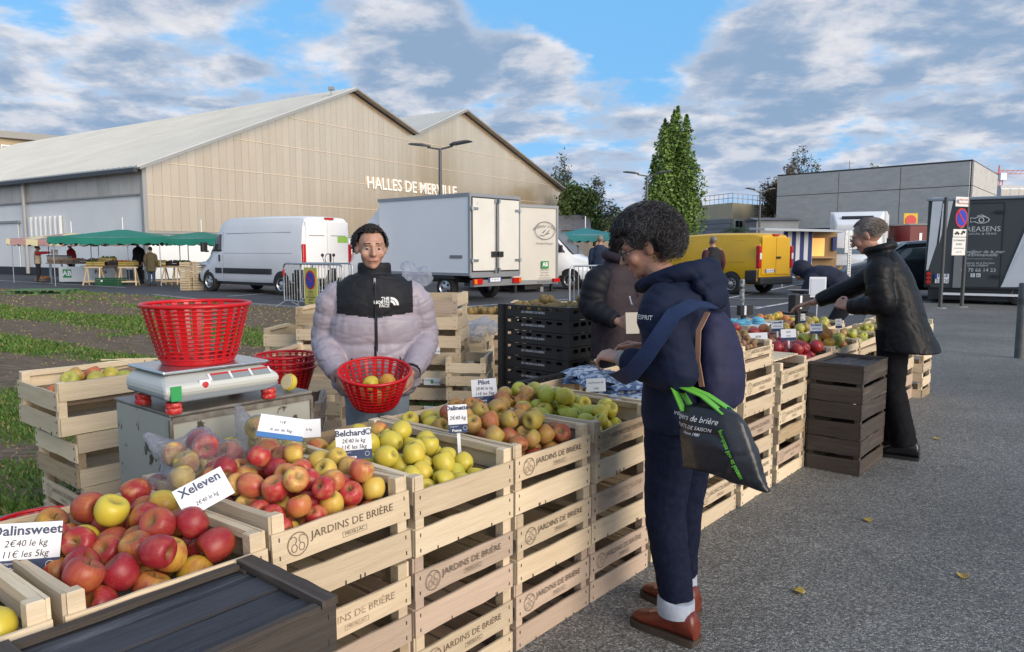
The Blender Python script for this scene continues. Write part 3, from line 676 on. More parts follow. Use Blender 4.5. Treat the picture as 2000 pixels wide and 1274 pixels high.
class Van:
    def __init__(s, stations): s.S = stations
    def half(s, i):
        x, zb, zt, y, yt = s.S[i]; h = zt - zb
        r = min(.2, h * .3)
        return [(0, zb), (y * .94, zb), (y, zb + min(.12, h * .2)), (y, zb + h * .45), (yt + (y - yt) * .35, zt - r * 1.6), (yt, zt - r), (yt - r * .25, zt - r * .3), (yt - r * .8, zt), (0, zt + .02)]
    def rings(s):
        out = []
        for i, q in enumerate(s.S):
            hf = s.half(i); out.append([Vector((q[0], y, z)) for y, z in hf] + [Vector((q[0], -y, z)) for y, z in reversed(hf[1:-1])])
        return out
    def hw(s, x, z):
        for i in range(len(s.S) - 1):
            a, b = s.S[i][0], s.S[i + 1][0]
            if a <= x <= b:
                f = (x - a) / (b - a); h0 = s.half(i); h1 = s.half(i + 1); pts = [(p[0] + (q[0] - p[0]) * f, p[1] + (q[1] - p[1]) * f) for p, q in zip(h0, h1)]
                for (y0, z0), (y1, z1) in zip(pts[1:], pts[2:]):
                    if z0 <= z <= z1: return y0 + (y1 - y0) * (z - z0) / max(1e-6, z1 - z0)
                return pts[3][0]
        return s.S[0][3]
    def panel(s, poly, off, parent, name, m, sides=(1,), thick=.02):
        zs_ = sorted(p[1] for p in poly); n = len(poly); rows = []
        for z in np.linspace(zs_[0] + 1e-4, zs_[-1] - 1e-4, 9):
            xs_ = []
            for (x0, a), (x1, b) in zip(poly, poly[1:] + poly[:1]):
                if (a - z) * (b - z) <= 0 and a != b: xs_.append(x0 + (x1 - x0) * (z - a) / (b - a))
            if len(xs_) >= 2: rows.append((z, min(xs_), max(xs_)))
        for sd_ in sides:
            mb = MB(); K = 6
            mb.sheet(lambda i, j: (lambda r, x: (x, sd_ * (s.hw(x, r[0]) + off), r[0]))(rows[round(j * (len(rows) - 1))], rows[round(j * (len(rows) - 1))][1] + i * (rows[round(j * (len(rows) - 1))][2] - rows[round(j * (len(rows) - 1))][1])), K, len(rows) - 1)
            o = mb.build(name, m, parent, smooth=180); q = o.modifiers.new('s', 'SOLIDIFY'); q.thickness = thick; q.offset = 0
    def line(s, pts, parent, m, w=.012, sides=(1,), name='panel_seam'):
        for sd_ in sides:
            P = [Vector((x, sd_ * (s.hw(x, z) + .001), z)) for x, z in pts]
            MB().tube(P, w / 2, 4).build(name, m, parent)
def arch(parent, x, r, y, m, side):
    pts = [(x + cos(a) * r * 1.16, max(.3, r + sin(a) * r * 1.16)) for a in np.linspace(-.35, pi + .35, 18)]
    M = Matrix(((1, 0, 0, 0), (0, 0, -side, side * y), (0, 1, 0, 0), (0, 0, 0, 1)))
    MB().prism(pts, -.004, .03, M).build('wheel_arch', m, parent)
SEAM = mat('panel_gap', (0.25, 0.25, 0.26), rough=0.6)
def plate(parent, text, loc, rot, w=.52, h=.11, size=.085, sx=.9):
    p = MB().box((0, 0, 0), (w, .012, h)).build('number_plate', PAPER, parent, loc, rot)
    MB().box((-w / 2 + .025, -.007, 0), (.05, .006, h)).build('blue_strip', mat('plate_blue', (0.02, 0.06, .35)), p)
    MB().box((w / 2 - .025, -.007, 0), (.05, .006, h)).build('blue_strip', mat('plate_blue', (0.02, 0.06, .35)), p)
    lettering(text, size, INK, p, (0, -.008, 0), sx=sx); return p
SD = R(90)
# ---- white delivery van (side and rear towards us)
F = ground_at(412, 569); B_ = ground_at(557, 577)
hd_ = Vector((F.x - B_.x, F.y - B_.y, 0)).normalized(); lf = Vector((-hd_.y, hd_.x, 0))
org = B_ - hd_ * 1.02 - lf * .90
VAN_Z = mat('van_white', (0.80, 0.81, 0.83), (0.75, 0.76, 0.78), rough=0.22, sc=.8)
van = thing('delivery_van', 'white high-roof panel van parked between market stall and barrier', 'van', org, atan2(hd_.y, hd_.x))
vs = Van([(0, .5, 2.30, .94, .84), (.05, .42, 2.46, 1.0, .88), (.3, .40, 2.50, 1.02, .9), (2, .38, 2.53, 1.02, .91), (4.0, .38, 2.53, 1.02, .9), (4.35, .38, 2.44, 1.02, .88), (4.75, .38, 2.05, 1.01, .84), (5.2, .38, 1.5, .98, .80), (5.42, .36, 1.25, .95, .78), (5.75, .34, 1.08, .90, .76), (5.93, .34, .92, .82, .70), (6.0, .38, .72, .7, .6)])
MB().loft(vs.rings()).build('body', VAN_Z, van, smooth=38)
for sd_ in (1, -1):
    arch(van, 1.02, .36, 1.022, BLACK, sd_); arch(van, 5.04, .36, .985, BLACK, sd_)
    wheel_parts(van, 1.02, sd_ * .93, .345, .24, sd_); wheel_parts(van, 5.04, sd_ * .91, .345, .24, sd_)
vs.panel([(4.25, 1.40), (5.05, 1.40), (5.02, 1.60), (4.72, 1.98), (4.30, 1.98)], .006, van, 'side_window', GLASS, (1, -1))
vs.panel([(4.70, 1.40), (4.73, 1.40), (4.70, 1.97), (4.67, 1.97)], .010, van, 'window_bar', BLACK, (1, -1))
vs.panel([(1.5, .66), (4.15, .66), (4.15, .84), (1.5, .84)], .02, van, 'rubbing_strip', BLACK, (1, -1))
vs.panel([(4.25, .66), (4.62, .66), (4.62, .84), (4.25, .84)], .02, van, 'rubbing_strip', BLACK, (1, -1))
vs.line([(4.16, .5), (4.16, 1.3), (4.18, 2.06), (4.75, 2.03)], van, SEAM); vs.line([(.55, 2.0), (4.0, 2.0)], van, SEAM, .02); vs.line([(.45, 1.34), (4.1, 1.34)], van, SEAM); vs.line([(.55, 1.06), (5.3, 1.06)], van, SEAM)
MB().box((4.36, 1.03, 1.18), (.07, .04, .22)).build('door_handle', BLACK, van, bevel=.01)
for sd_ in (1, -1):
    MB().box((5.12, sd_ * 1.12, 1.55), (.16, .2, .34)).box((5.1, sd_ * 1.02, 1.4), (.08, .14, .06)).build('mirror', BLACK, van, bevel=.03)
    MB().ell((5.72, sd_ * .74, .93), (.22, .14, .12)).build('headlight', CHROME, van, smooth=60)
    MB().box((.0, sd_ * .93, 1.32), (.08, .13, .62)).build('tail_light', REDL, van, bevel=.03)
MB().add([(4.42, -.72, 2.42), (4.42, .72, 2.42), (5.38, .72, 1.32), (5.38, -.72, 1.32)], [(0, 1, 2, 3)]).build('windscreen', GLASS, van)
MB().bx((5.7, -.85, .32), (6.02, .85, .62)).build('front_bumper', BLACK, van, bevel=.06)
MB().bx((-.05, -.95, .36), (.1, .95, .54)).build('rear_bumper', BLACK, van, bevel=.03)
for sd_ in (1, -1):
    dr = MB().box((-.012, sd_ * .435, 1.45), (.03, .85, 1.78)).build('rear_door', VAN_Z, van, bevel=.02)
    MB().box((-.035, sd_ * .44, 1.9), (.012, .6, .02)).build('door_crease', SEAM, dr)
MB().box((-.05, -.08, 1.2), (.04, .06, .26)).build('door_handle', BLACK, van, bevel=.01)
MB().box((.02, -.1, 2.44), (.1, .34, .06)).build('brake_light', REDL, van)
MB().box((-.031, -.62, 1.78), (.012, .42, .2)).build('green_sticker', mat('lime_sticker', (0.28, 0.5, 0.08)), van)
plate(van, 'DB-418-KL', (-.035, .42, .95), (0, 0, -pi / 2))
vs2 = MB().bx((.2, -.9, .28), (5.4, .9, .42)); vs2.build('underbody', BLACK, van)
# ---- box truck (rear doors towards us)
def boxtruck(name, label, org, ang, Wd, Lb, z0, z1, wallm, cab=True, doors=True):
    """local: rear face in the plane x=0 looking towards -x, +x forward"""
    t = thing(name, label, 'truck', org, ang)
    MB().bx((0.03, -Wd / 2, z0), (Lb, Wd / 2, z1)).build('box_body', wallm, t, bevel=.02)
    tr = MB()
    for y in (-1, 1):
        tr.bx((-.01, y * (Wd / 2 - .03) - .04, z0 - .04), (.06, y * (Wd / 2 - .03) + .04, z1 + .02))
        tr.bx((0, y * (Wd / 2 + .005) - .02, z1 - .07), (Lb + .02, y * (Wd / 2 + .005) + .02, z1 + .025)); tr.bx((0, y * (Wd / 2 + .005) - .02, z0 - .05), (Lb + .02, y * (Wd / 2 + .005) + .02, z0 + .03))
    tr.bx((-.012, -Wd / 2 + .02, z1 - .07), (.05, Wd / 2 - .02, z1 + .022)).bx((-.012, -Wd / 2 + .02, z0 - .1), (.05, Wd / 2 - .02, z0 + .05))
    tr.build('edge_trim', mat('truck_trim', (0.32, 0.33, 0.35), rough=.4, metal=.4), t)
    MB().bx((.1, -.4, z0 - .28), (Lb + .4, .4, z0 - .05)).build('chassis', BLACK, t)
    for y in (-1, 1):
        if Lb > 2: wheel_parts(t, 1.1, y * (Wd / 2 - .18), .36, .24, y); MB().bx((.65, y * (Wd / 2 - .14) - .16, .62), (1.55, y * (Wd / 2 - .14) + .14, .72)).build('mudguard', BLACK, t)
    return t
TW = mat('truck_white_panel', (0.84, 0.85, 0.87), (0.80, 0.81, 0.83), rough=.28, sc=.5)
DOORW = mat('truck_door_white', (0.70, 0.68, 0.63), (0.64, 0.62, 0.57), rough=.32, sc=1.2)
al = R(48); rl_ = Vector((-1.16, 20.5, 0)); wv = Vector((cos(al), sin(al), 0)); fw = Vector((-sin(al), cos(al), 0)); WT = 2.08
torg = rl_ + wv * (WT / 2)
z1t = at_depth(918, 378, 20.5).z; z0t = at_depth(918, 536, 20.5).z
truck = boxtruck('box_truck', 'white refrigerated box truck with closed rear doors', torg, atan2(fw.y, fw.x), WT, 4.0, z0t, z1t, TW)
for sd_ in (1, -1):
    dr = MB().box((-.02, sd_ * (WT / 4 - .02), (z0t + z1t) / 2 - .01), (.045, WT / 2 - .13, z1t - z0t - .2)).build('rear_door', DOORW, truck, bevel=.01)
    sl = MB().box((-.006, sd_ * (WT / 4 - .02), (z0t + z1t) / 2 - .01), (.03, WT / 2 - .07, z1t - z0t - .14)).build('door_seal', BLACK, dr)
    for z in (z0t + .38, z1t - .4): MB().box((-.05, sd_ * (WT / 2 - .14), z), (.05, .26, .07)).cyl((-.06, sd_ * (WT / 2 - .05), z - .06), (-.06, sd_ * (WT / 2 - .05), z + .06), .03).build('hinge', STEEL, dr)
    MB().cyl((-.06, sd_ * .07, z0t + .02), (-.06, sd_ * .07, z1t - .1), .016).build('lock_rod', STEEL, dr)
    for z in (z0t + .1, z1t - .16): MB().box((-.06, sd_ * .07, z), (.06, .08, .12)).build('rod_bracket', STEEL, dr)
    MB().box((-.06, sd_ * .14, z0t + .55), (.06, .2, .16)).build('door_latch', BLACK, dr, bevel=.01)
MB().bx((-.05, -WT / 2 + .1, .42), (.1, WT / 2 - .1, .60)).build('rear_bumper', GREY, truck)
MB().bx((.1, -.75, .55), (.2, .75, z0t - .02)).build('rear_frame', BLACK, truck)
for sd_ in (1, -1):
    MB().box((-.08, sd_ * .82, .56), (.06, .36, .15)).build('tail_light', REDL, truck, bevel=.01); MB().box((-.115, sd_ * .93, .56), (.02, .1, .13)).build('indicator', ORANGEL, truck)
plate(truck, 'FP-451-FL', (-.09, .12, .60), (0, 0, -pi / 2))
MB().box((.55, WT / 2 + .005, z0t + .48), (.5, .02, .09)).build('side_vent', GREY, truck)
lettering('r', .12, mat('sticker_blue', (.1, .2, .4)), truck, (-.05, .78, z1t - .26), (pi / 2, 0, -pi / 2)); 
cb2 = Van([(4.15, .5, 2.3, .85, .75), (5.0, .45, 2.3, .95, .8), (5.35, .45, 2.0, .95, .78), (5.9, .45, 1.4, .92, .75), (6.2, .45, 1.05, .85, .7), (6.3, .45, .8, .75, .6)])
MB().loft(cb2.rings()).build('cab', TW, truck, smooth=38)
cb2.panel([(4.7, 1.4), (5.6, 1.4), (5.3, 1.95), (4.75, 1.95)], .005, truck, 'cab_window', GLASS, (1, -1))
MB().loft([[Vector((4.1, y, z)) for y, z in ((-.8, 2.3), (.8, 2.3), (.8, z1t - .1), (-.8, z1t - .1))], [Vector((5.3, y, z)) for y, z in ((-.7, 2.05), (.7, 2.05), (.7, 2.15), (-.7, 2.15))]]).build('wind_deflector', TW, truck)
for sd_ in (1, -1): wheel_parts(truck, 5.3, sd_ * .85, .36, .24, sd_)
# ---- bread trailer / truck behind it
rl2 = at_depth(1000, 400, 25.0); al2 = R(40); wv2 = Vector((cos(al2), sin(al2), 0)); fw2 = Vector((-sin(al2), cos(al2), 0))
re2 = at_depth(1090, 404, 26.2); W2 = 2.1; o2 = Vector((re2.x, re2.y, 0)) - wv2 * (W2 / 2); z1b = re2.z; z0b = at_depth(1090, 548, 26.2).z
CREAM = mat('bread_truck_cream', (0.62, 0.59, 0.53), (0.56, 0.53, 0.48), rough=.4, sc=.7)
bt = boxtruck('bread_trailer', 'cream bread seller\'s trailer with oval logo behind the box truck', o2, atan2(fw2.y, fw2.x), W2, 3.2, z0b, z1b, CREAM)
def onback(parent, yl, z, off=.02): return (-off, yl, z)
BR = (pi / 2, 0, -pi / 2)
yc = -W2 / 2 + .62
zc_ = z1b - .72
def arctext(txt, parent, cy, cz, rx, rz, a0, a1, size, m, x=-.02, **k):
    n = len(txt)
    for i, ch in enumerate(txt):
        if ch == ' ': continue
        a = a0 + (a1 - a0) * i / (n - 1)
        lettering(ch, size, m, parent, (x, cy - rx * cos(a), cz + rz * sin(a)), (pi / 2, 0, -pi / 2), **k)
GREYT = mat('logo_grey', (.12, .12, .12), rough=.6)
lg = MB().tube([(-.02, yc + .46 * cos(a), zc_ - .12 + .3 * sin(a)) for a in np.linspace(0, 2 * pi, 41)[:-1]], .010, 4, close=True).build('logo_oval', GREYT, bt)
arctext('La Cahute à Pains', lg, yc, zc_ - .1, .52, .14, R(165), R(15), .15, GREYT, shear=.2)
MB().tube([(-.02, yc + .25, zc_ - .28), (-.02, yc + .05, zc_ - .3), (-.02, yc - .1, zc_ - .2), (-.02, yc - .22, zc_ - .1)], .008, 4).tube([(-.02, yc + .1, zc_ - .2), (-.02, yc - .02, zc_ - .1)], .012, 4).tube([(-.02, yc - .05, zc_ - .24), (-.02, yc - .2, zc_ - .2)], .012, 4).build('bread_drawing', GREYT, lg)
lettering('Boulangerie Biologique', .085, GREYT, bt, (-.02, yc, zc_ - .56), BR, shear=.2)
ab = MB().box((-.015, yc, zc_ - 1.3), (.012, .34, .26)).build('green_organic_logo', mat('ab_green', (.03, .25, .06)), bt)
lettering('AB', .2, PAPER, ab, (-.024, yc, zc_ - 1.29), BR, bold=.006)
for k, (tx, s_) in enumerate((('AGRICULTURE', .06), ('BIOLOGIQUE', .06), ('Pains au levain', .075), ('cuits au feu de bois', .075), ('06.70.09.39.79', .12))): lettering(tx, s_, GREYT, bt, (-.02, yc, zc_ - 1.48 - .09 * k - (.06 if k == 4 else 0)), BR)
MB().box((-.015, yc + .15, zc_ - 2.16), (.012, .14, .2)).build('vent_grille', GREY, bt)
for y in (-W2 / 2 + .12, W2 / 2 - .12): MB().box((-.05, y, z0b + .02), (.08, .3, .12)).build('tail_light', REDL, bt); MB().bar((.1, y * .9, .02), (.1, y * .9, z0b), .08, .08).box((.1, y * .9, .02), (.22, .22, .03)).build('support_jack', BLACK, bt)
# ---- white van behind (cab faces right)
wv_o = at_depth(1142, 490, 28.0)
hd2 = Vector((0.93, -0.36, 0)).normalized()
van2 = thing('white_cab_van', 'white van facing right behind the bread trailer', 'van', Vector((wv_o.x, wv_o.y, 0)) - hd2 * 4.9, atan2(hd2.y, hd2.x))
v2 = Van([(0, .45, 2.25, .9, .8), (.06, .4, 2.36, .96, .85), (3.2, .4, 2.36, .97, .86), (3.6, .4, 2.28, .97, .84), (4.05, .4, 1.9, .96, .8), (4.5, .4, 1.4, .94, .78), (4.75, .38, 1.22, .92, .76), (5.3, .38, 1.05, .86, .72), (5.45, .4, .8, .75, .6)])
MB().loft(v2.rings()).build('body', VAN_Z, van2, smooth=38)
v2.panel([(3.3, 1.35), (4.38, 1.35), (4.0, 1.86), (3.35, 1.92)], .006, van2, 'side_window', GLASS, (1, -1)); v2.line([(3.22, .5), (3.22, 1.95)], van2, SEAM, sides=(1, -1)); v2.line([(4.42, .5), (4.42, 1.3)], van2, SEAM, sides=(1, -1)); v2.line([(3.0, 1.08), (5.2, 1.04)], van2, SEAM, sides=(1, -1))
MB().add([(3.72, -.68, 2.25), (3.72, .68, 2.25), (4.68, .7, 1.3), (4.68, -.7, 1.3)], [(0, 1, 2, 3)]).build('windscreen', GLASS, van2)
for sd_ in (1, -1):
    wheel_parts(van2, 1.0, sd_ * .88, .34, .22, sd_); wheel_parts(van2, 4.6, sd_ * .86, .34, .22, sd_); arch(van2, 4.6, .36, .945, BLACK, sd_); arch(van2, 1.0, .36, .97, BLACK, sd_)
    MB().box((4.3, sd_ * 1.06, 1.5), (.1, .16, .26)).build('mirror', BLACK, van2, bevel=.03)
# ---- yellow van
YEL = mat('yellow_van_paint', (0.78, 0.44, 0.012), (0.70, 0.39, 0.012), rough=.25, sc=.7)
yo = Vector((7.8, 23.5, 0)); ay = R(38); wy = Vector((cos(ay), sin(ay), 0)); fy = Vector((-sin(ay), cos(ay), 0))
yv = thing('yellow_van', 'bright yellow panel van seen from its rear left corner', 'van', yo + wy * .95, atan2(fy.y, fy.x))
y3 = Van([(0, .42, 1.80, .9, .72), (.04, .36, 1.92, .95, .76), (.3, .33, 1.98, .97, .79), (2.0, .32, 2.0, .97, .8), (3.0, .32, 1.96, .97, .79), (3.5, .32, 1.80, .96, .77), (4.0, .32, 1.38, .94, .75), (4.3, .32, 1.15, .92, .74), (4.9, .32, .98, .84, .7), (5.08, .36, .75, .7, .6)])
MB().loft(y3.rings()).build('body', YEL, yv, smooth=38)
BUMP = mat('unpainted_bumper', (.022, .022, .025), rough=.6)
y3.panel([(-.0, .36), (1.0 - .55, .36), (.45, .80), (.0, .84)], .006, yv, 'side_cladding', BUMP, (1, -1)); y3.panel([(1.45, .36), (3.4, .36), (3.4, .46), (1.45, .46)], .006, yv, 'sill', BUMP, (1, -1))
MB().bx((-.1, -.93, .33), (.06, .93, .58)).build('rear_bumper', BUMP, yv, bevel=.05)
for sd_ in (1, -1):
    arch(yv, .98, .35, .972, BUMP, sd_); arch(yv, 4.1, .35, .94, BUMP, sd_); wheel_parts(yv, .98, sd_ * .89, .335, .23, sd_, spokes=9); wheel_parts(yv, 4.1, sd_ * .86, .335, .23, sd_)
    tl = MB().box((.02, sd_ * .90, 1.22), (.14, .14, .72)).build('tail_light', REDL, yv, bevel=.03); MB().box((-.05, sd_ * .90, 1.25), (.02, .09, .2)).build('clear_lens', PAPER, tl)
    MB().box((3.55, sd_ * 1.05, 1.28), (.14, .16, .2)).build('mirror', BLACK, yv, bevel=.02)
    MB().box((-.012, sd_ * .40, 1.25), (.03, .78, 1.2)).build('rear_door', YEL, yv, bevel=.03)
y3.panel([(3.0, 1.2), (3.95, 1.2), (3.5, 1.66), (3.05, 1.72)], .006, yv, 'side_window', GLASS, (1, -1))
SEAMY = mat('yellow_gap', (.3, .17, .01)); y3.line([(2.95, .4), (2.95, 1.75)], yv, SEAMY); y3.line([(.6, 1.75), (2.8, 1.75)], yv, SEAMY); y3.line([(.5, 1.05), (2.9, 1.05)], yv, SEAMY); y3.line([(1.9, .5), (1.9, 1.75)], yv, SEAMY)
MB().add([(3.25, -.66, 1.88), (3.25, .66, 1.88), (4.15, .68, 1.22), (4.15, -.68, 1.22)], [(0, 1, 2, 3)]).build('windscreen', GLASS, yv)
MB().box((-.04, -.12, 1.2), (.03, .22, .07)).build('door_handle', BUMP, yv); plate(yv, 'CN-749-RV', (-.04, .35, .78), (0, 0, -pi / 2))
MB().box((.02, 0, 1.93), (.1, .3, .05)).build('brake_light', REDL, yv); lettering('SCUDO', .05, CHROME, yv, (-.03, .45, .98), BR) if False else None
# ---- lorry with roof deflector, behind the right man
lo = at_depth(1672, 490, 31); la = R(-118)
lorry = thing('delivery_lorry', 'white lorry with roof deflector facing us behind the older man', 'truck', (lo.x, lo.y, 0), la)
L1 = Van([(-.3, .5, 2.35, 1.0, .92), (.4, .45, 2.35, 1.0, .9), (.75, .45, 1.9, 1.0, .9), (1.05, .45, 1.25, 1.0, .9), (1.5, .45, 1.05, .95, .85), (1.6, .5, .8, .85, .8)])
MB().loft(L1.rings()).build('cab', VAN_Z, lorry, smooth=38)
MB().add([(.48, -.8, 2.28), (.48, .8, 2.28), (1.06, .86, 1.3), (1.06, -.86, 1.3)], [(0, 1, 2, 3)]).build('windscreen', mat('pale_blue_glass', (.10, .16, .22), rough=.05, spec=1), lorry)
MB().loft([[Vector((-.4, y, z)) for y, z in ((-1, 2.3), (1, 2.3), (1, 3.05), (-1, 3.05))], [Vector((.45, y, z)) for y, z in ((-.8, 2.28), (.8, 2.28), (.75, 2.5), (-.75, 2.5))]]).build('roof_deflector', VAN_Z, lorry, bevel=.05)
MB().loft([[Vector((.02, y, z)) for y, z in ((-.6, 2.72), (.6, 2.72), (.6, 2.86), (-.6, 2.86))], [Vector((.12, y, z)) for y, z in ((-.6, 2.66), (.6, 2.66), (.6, 2.78), (-.6, 2.78))]]).build('deflector_slot', BLACK, lorry)
MB().bx((-4.6, -1.08, .95), (-.45, 1.08, 3.05)).build('box_body', TW, lorry, bevel=.02)
MB().bx((1.4, -.95, .4), (1.66, .95, .85)).build('bumper', GREY, lorry, bevel=.05)
for sd_ in (1, -1): wheel_parts(lorry, .9, sd_ * .9, .38, .25, sd_); wheel_parts(lorry, -3.4, sd_ * .9, .38, .25, sd_); MB().box((.95, sd_ * 1.25, 1.7), (.1, .22, .45)).build('mirror', BLACK, lorry, bevel=.03)
# ---- dark people carrier
CARB = mat('black_car_paint', (.012, .013, .016), rough=.12, spec=.8)
co_ = at_depth(1800, 490, 22.9)
car = thing('black_people_carrier', 'black people carrier parked beside the fish trailer', 'car', (co_.x - .2, co_.y, 0), R(172))
c4 = Van([(-2.2, .5, 1.3, .75, .6), (-2.1, .35, 1.55, .86, .62), (-1.7, .28, 1.68, .9, .64), (-.5, .25, 1.74, .92, .66), (.4, .25, 1.68, .92, .66), (.9, .25, 1.40, .92, .66), (1.35, .25, 1.08, .9, .7), (2.0, .28, .92, .84, .66), (2.25, .35, .7, .7, .55)])
MB().loft(c4.rings()).build('body', CARB, car, smooth=40)
CG = mat('car_glass', (.05, .07, .075), rough=.05, spec=.9)
for poly in ([(-1.95, 1.12), (-1.2, 1.12), (-1.2, 1.5), (-1.75, 1.5)], [(-1.12, 1.12), (-.2, 1.1), (-.2, 1.54), (-1.12, 1.52)], [(-.12, 1.1), (1.0, 1.08), (.5, 1.5), (-.12, 1.54)]): c4.panel(poly, .006, car, 'side_window', CG, (1, -1))
for sd_ in (1, -1): wheel_parts(car, -1.35, sd_ * .82, .33, .22, sd_); wheel_parts(car, 1.4, sd_ * .82, .33, .22, sd_); MB().box((-2.15, sd_ * .7, 1.0), (.12, .2, .3)).build('tail_light', REDL, car); MB().box((.95, sd_ * 1.0, 1.15), (.12, .18, .14)).build('mirror', CARB, car, bevel=.03)
MB().add([(.45, -.6, 1.66), (.45, .6, 1.66), (1.3, .66, 1.12), (1.3, -.66, 1.12)], [(0, 1, 2, 3)]).build('windscreen', CG, car)
# ---- fish trailer
DG = mat('trailer_dark_grey', (.052, .062, .066), (.045, .053, .057), rough=.5, sc=.6)
fl_ = at_depth(1808, 490, 20.2); fr2 = at_depth(2110, 490, 18.4); fd = Vector((fr2.x - fl_.x, fr2.y - fl_.y, 0)); FL = 6.0; fd.normalize()
fish = thing('fish_trailer', 'dark grey fishmonger\'s trailer with white lettering and slanted white panels', 'trailer', (fl_.x, fl_.y, 0), atan2(fd.y, fd.x))
zt_ = at_depth(1808, 392, 20.2).z; zb_ = at_depth(1808, 562, 20.2).z
MB().bx((0, 0.02, zb_), (FL, 2.2, zt_)).build('body', DG, fish, bevel=.03)
MB().loft([[Vector((x, y, z)) for x, y in ((-.03, -.03), (FL + .03, -.03), (FL + .03, 2.2), (-.03, 2.2))] for z in (zt_ - .02, zt_ + .06)]).build('roof', mat('trailer_roof', (.22, .26, .32), rough=.4), fish, bevel=.02)
def tx_(px): # pixel column -> local x on the face
    lo_, hi_ = 0.0, FL
    for _ in range(40):
        m_ = (lo_ + hi_) / 2; p = fl_ + fd * m_; q = 1000 + FPX * p.x / p.y
        if q < px: lo_ = m_
        else: hi_ = m_
    return lo_
def tz_(px, py):
    x = tx_(px); p = fl_ + fd * x; return at_depth(px, py, p.y).z
def flatpoly(pix, parent, name, m, y=-.008):
    pts = [(tx_(a), tz_(a, b)) for a, b in pix]; M = Matrix(((1, 0, 0, 0), (0, 0, 1, 0), (0, 1, 0, 0), (0, 0, 0, 1)))
    return MB().prism(pts, y, y + .02, M).build(name, m, parent)
PW = mat('trailer_white_panel', (.60, .64, .68), (.52, .56, .60), rough=.4, sc=1.4)
flatpoly([(1812, 386), (1832, 386), (1824, 478), (1810, 530), (1807, 530)], fish, 'white_panel', PW); flatpoly([(1832, 398), (1836, 398), (1833, 458), (1829, 476)], fish, 'white_panel', PW); flatpoly([(1842, 390), (1852, 390), (1842, 450)], fish, 'white_panel', PW)
flatpoly([(2012, 400), (2060, 395), (2060, 560), (1955, 560)], fish, 'white_panel', PW); flatpoly([(1954, 561), (2012, 440), (2012, 561)], fish, 'white_panel', PW, y=-.012)
MB().bx((tx_(1884), -.012, zb_ + .05), (tx_(1951), .02, zt_ - .12)).build('door', DG, fish, bevel=.005)
ds = MB()
for a in (1883, 1951): ds.bx((tx_(a) - .012, -.016, zb_ + .05), (tx_(a) + .012, .02, zt_ - .12))
ds.bx((tx_(1884), -.016, zt_ - .13), (tx_(1951), .02, zt_ - .10)); ds.build('door_seal', BLACK, fish)
for py in (414, 540): MB().box((tx_(1944), -.03, tz_(1944, py)), (.2, .04, .07)).build('door_hinge', BLACK, fish)
FW = mat('trailer_lettering', (.55, .58, .6), rough=.5)
def ft(s_, px, py, size, **k): return lettering(s_, size, FW, fish, (tx_(px), -.02, tz_(px, py)), (pi / 2, 0, 0), **k)
ft('CREASENS', 1907, 448, .185, sx=1.05); ft('LOCAL & FRAIS', 1910, 457, .075, sx=1.3)
ft('Le meilleur de la mer', 1910, 492, .12, shear=.35); ft('et d\'Emmanuelle', 1908, 498, .12, shear=.35); ft('1 avenue de la Perrière', 1908, 514, .075); ft('56100 LORIENT', 1907, 519, .07); ft('09 70 66 14 23', 1908, 528, .13)
MB().bx((tx_(1884), -.016, tz_(1900, 506)), (tx_(1935), .0, tz_(1900, 506) + .006)).build('lettering_rule', FW, fish)
for px, ch in ((1898, 'f'), (1909, 'in')):
    q = MB().box((tx_(px), -.018, tz_(px, 538)), (.10, .01, .10)).build('social_icon', FW, fish, bevel=.01); lettering(ch, .09, DG, q, (tx_(px), -.026, tz_(px, 538)))
cx_ = tx_(1908); cz2 = tz_(1908, 430)
fs_ = MB().tube([(cx_ + .17 * cos(a), -.018, cz2 + .085 * sin(a)) for a in np.linspace(R(-150), R(150), 21)], .012, 4).tube([(cx_ - .14, -.018, cz2 + .04), (cx_ - .24, -.018, cz2 + .06), (cx_ - .24, -.018, cz2 - .06), (cx_ - .14, -.018, cz2 - .04)], .012, 4).tube([(cx_ + .055 * cos(a), -.018, cz2 + .055 * sin(a)) for a in np.linspace(0, 2 * pi, 17)[:-1]], .012, 4, close=True).tube([(cx_ - .1, -.018, cz2 + .1), (cx_, -.018, cz2 + .13), (cx_ + .1, -.018, cz2 + .075)], .01, 4)
fs_.build('fish_logo', FW, fish)
pl_ = MB().bx((tx_(1825), -.02, tz_(1830, 553)), (tx_(1852), .0, tz_(1830, 535))).build('number_plate', PAPER, fish)
MB().bx((tx_(1825), -.024, tz_(1830, 545)), (tx_(1829), -.01, tz_(1830, 535))).build('blue_strip', mat('plate_blue', (0.02, 0.06, .35)), pl_)
lettering('EK-8', .12, INK, pl_, (tx_(1840), -.024, tz_(1840, 539))); lettering('123-DD', .12, INK, pl_, (tx_(1839), -.024, tz_(1840, 549)))
hb = MB().bx((tx_(1806) - .02, -.05, tz_(1808, 560)), (tx_(1819), .03, tz_(1808, 528))).build('light_cluster', BLACK, fish, bevel=.03)
for py in (535, 543, 551): MB().lathe([(.0, 0), (.055, 0), (.05, .03), (.0, .035)], 14, Matrix.Translation((tx_(1812), -.05, tz_(1812, py))) @ Matrix.Rotation(pi / 2, 4, 'X')).build('round_lamp', REDL, hb, smooth=40)
MB().bx((.1, .1, zb_ - .3), (FL, 2.0, zb_)).build('chassis', BLACK, fish); MB().bx((tx_(1838), -.02, zb_ - .18), (FL, .05, zb_ - .12)).build('white_rail', WHITE, fish)
for x_ in (2.2, 3.1): wheel_parts(fish, x_, .2, .32, .22, -1); wheel_parts(fish, x_, 2.0, .32, .22, 1)
MB().bx((tx_(1860), -.014, zb_ + .02), (tx_(1878), .0, tz_(1870, 498))).build('corner_panel', GREY, fish)
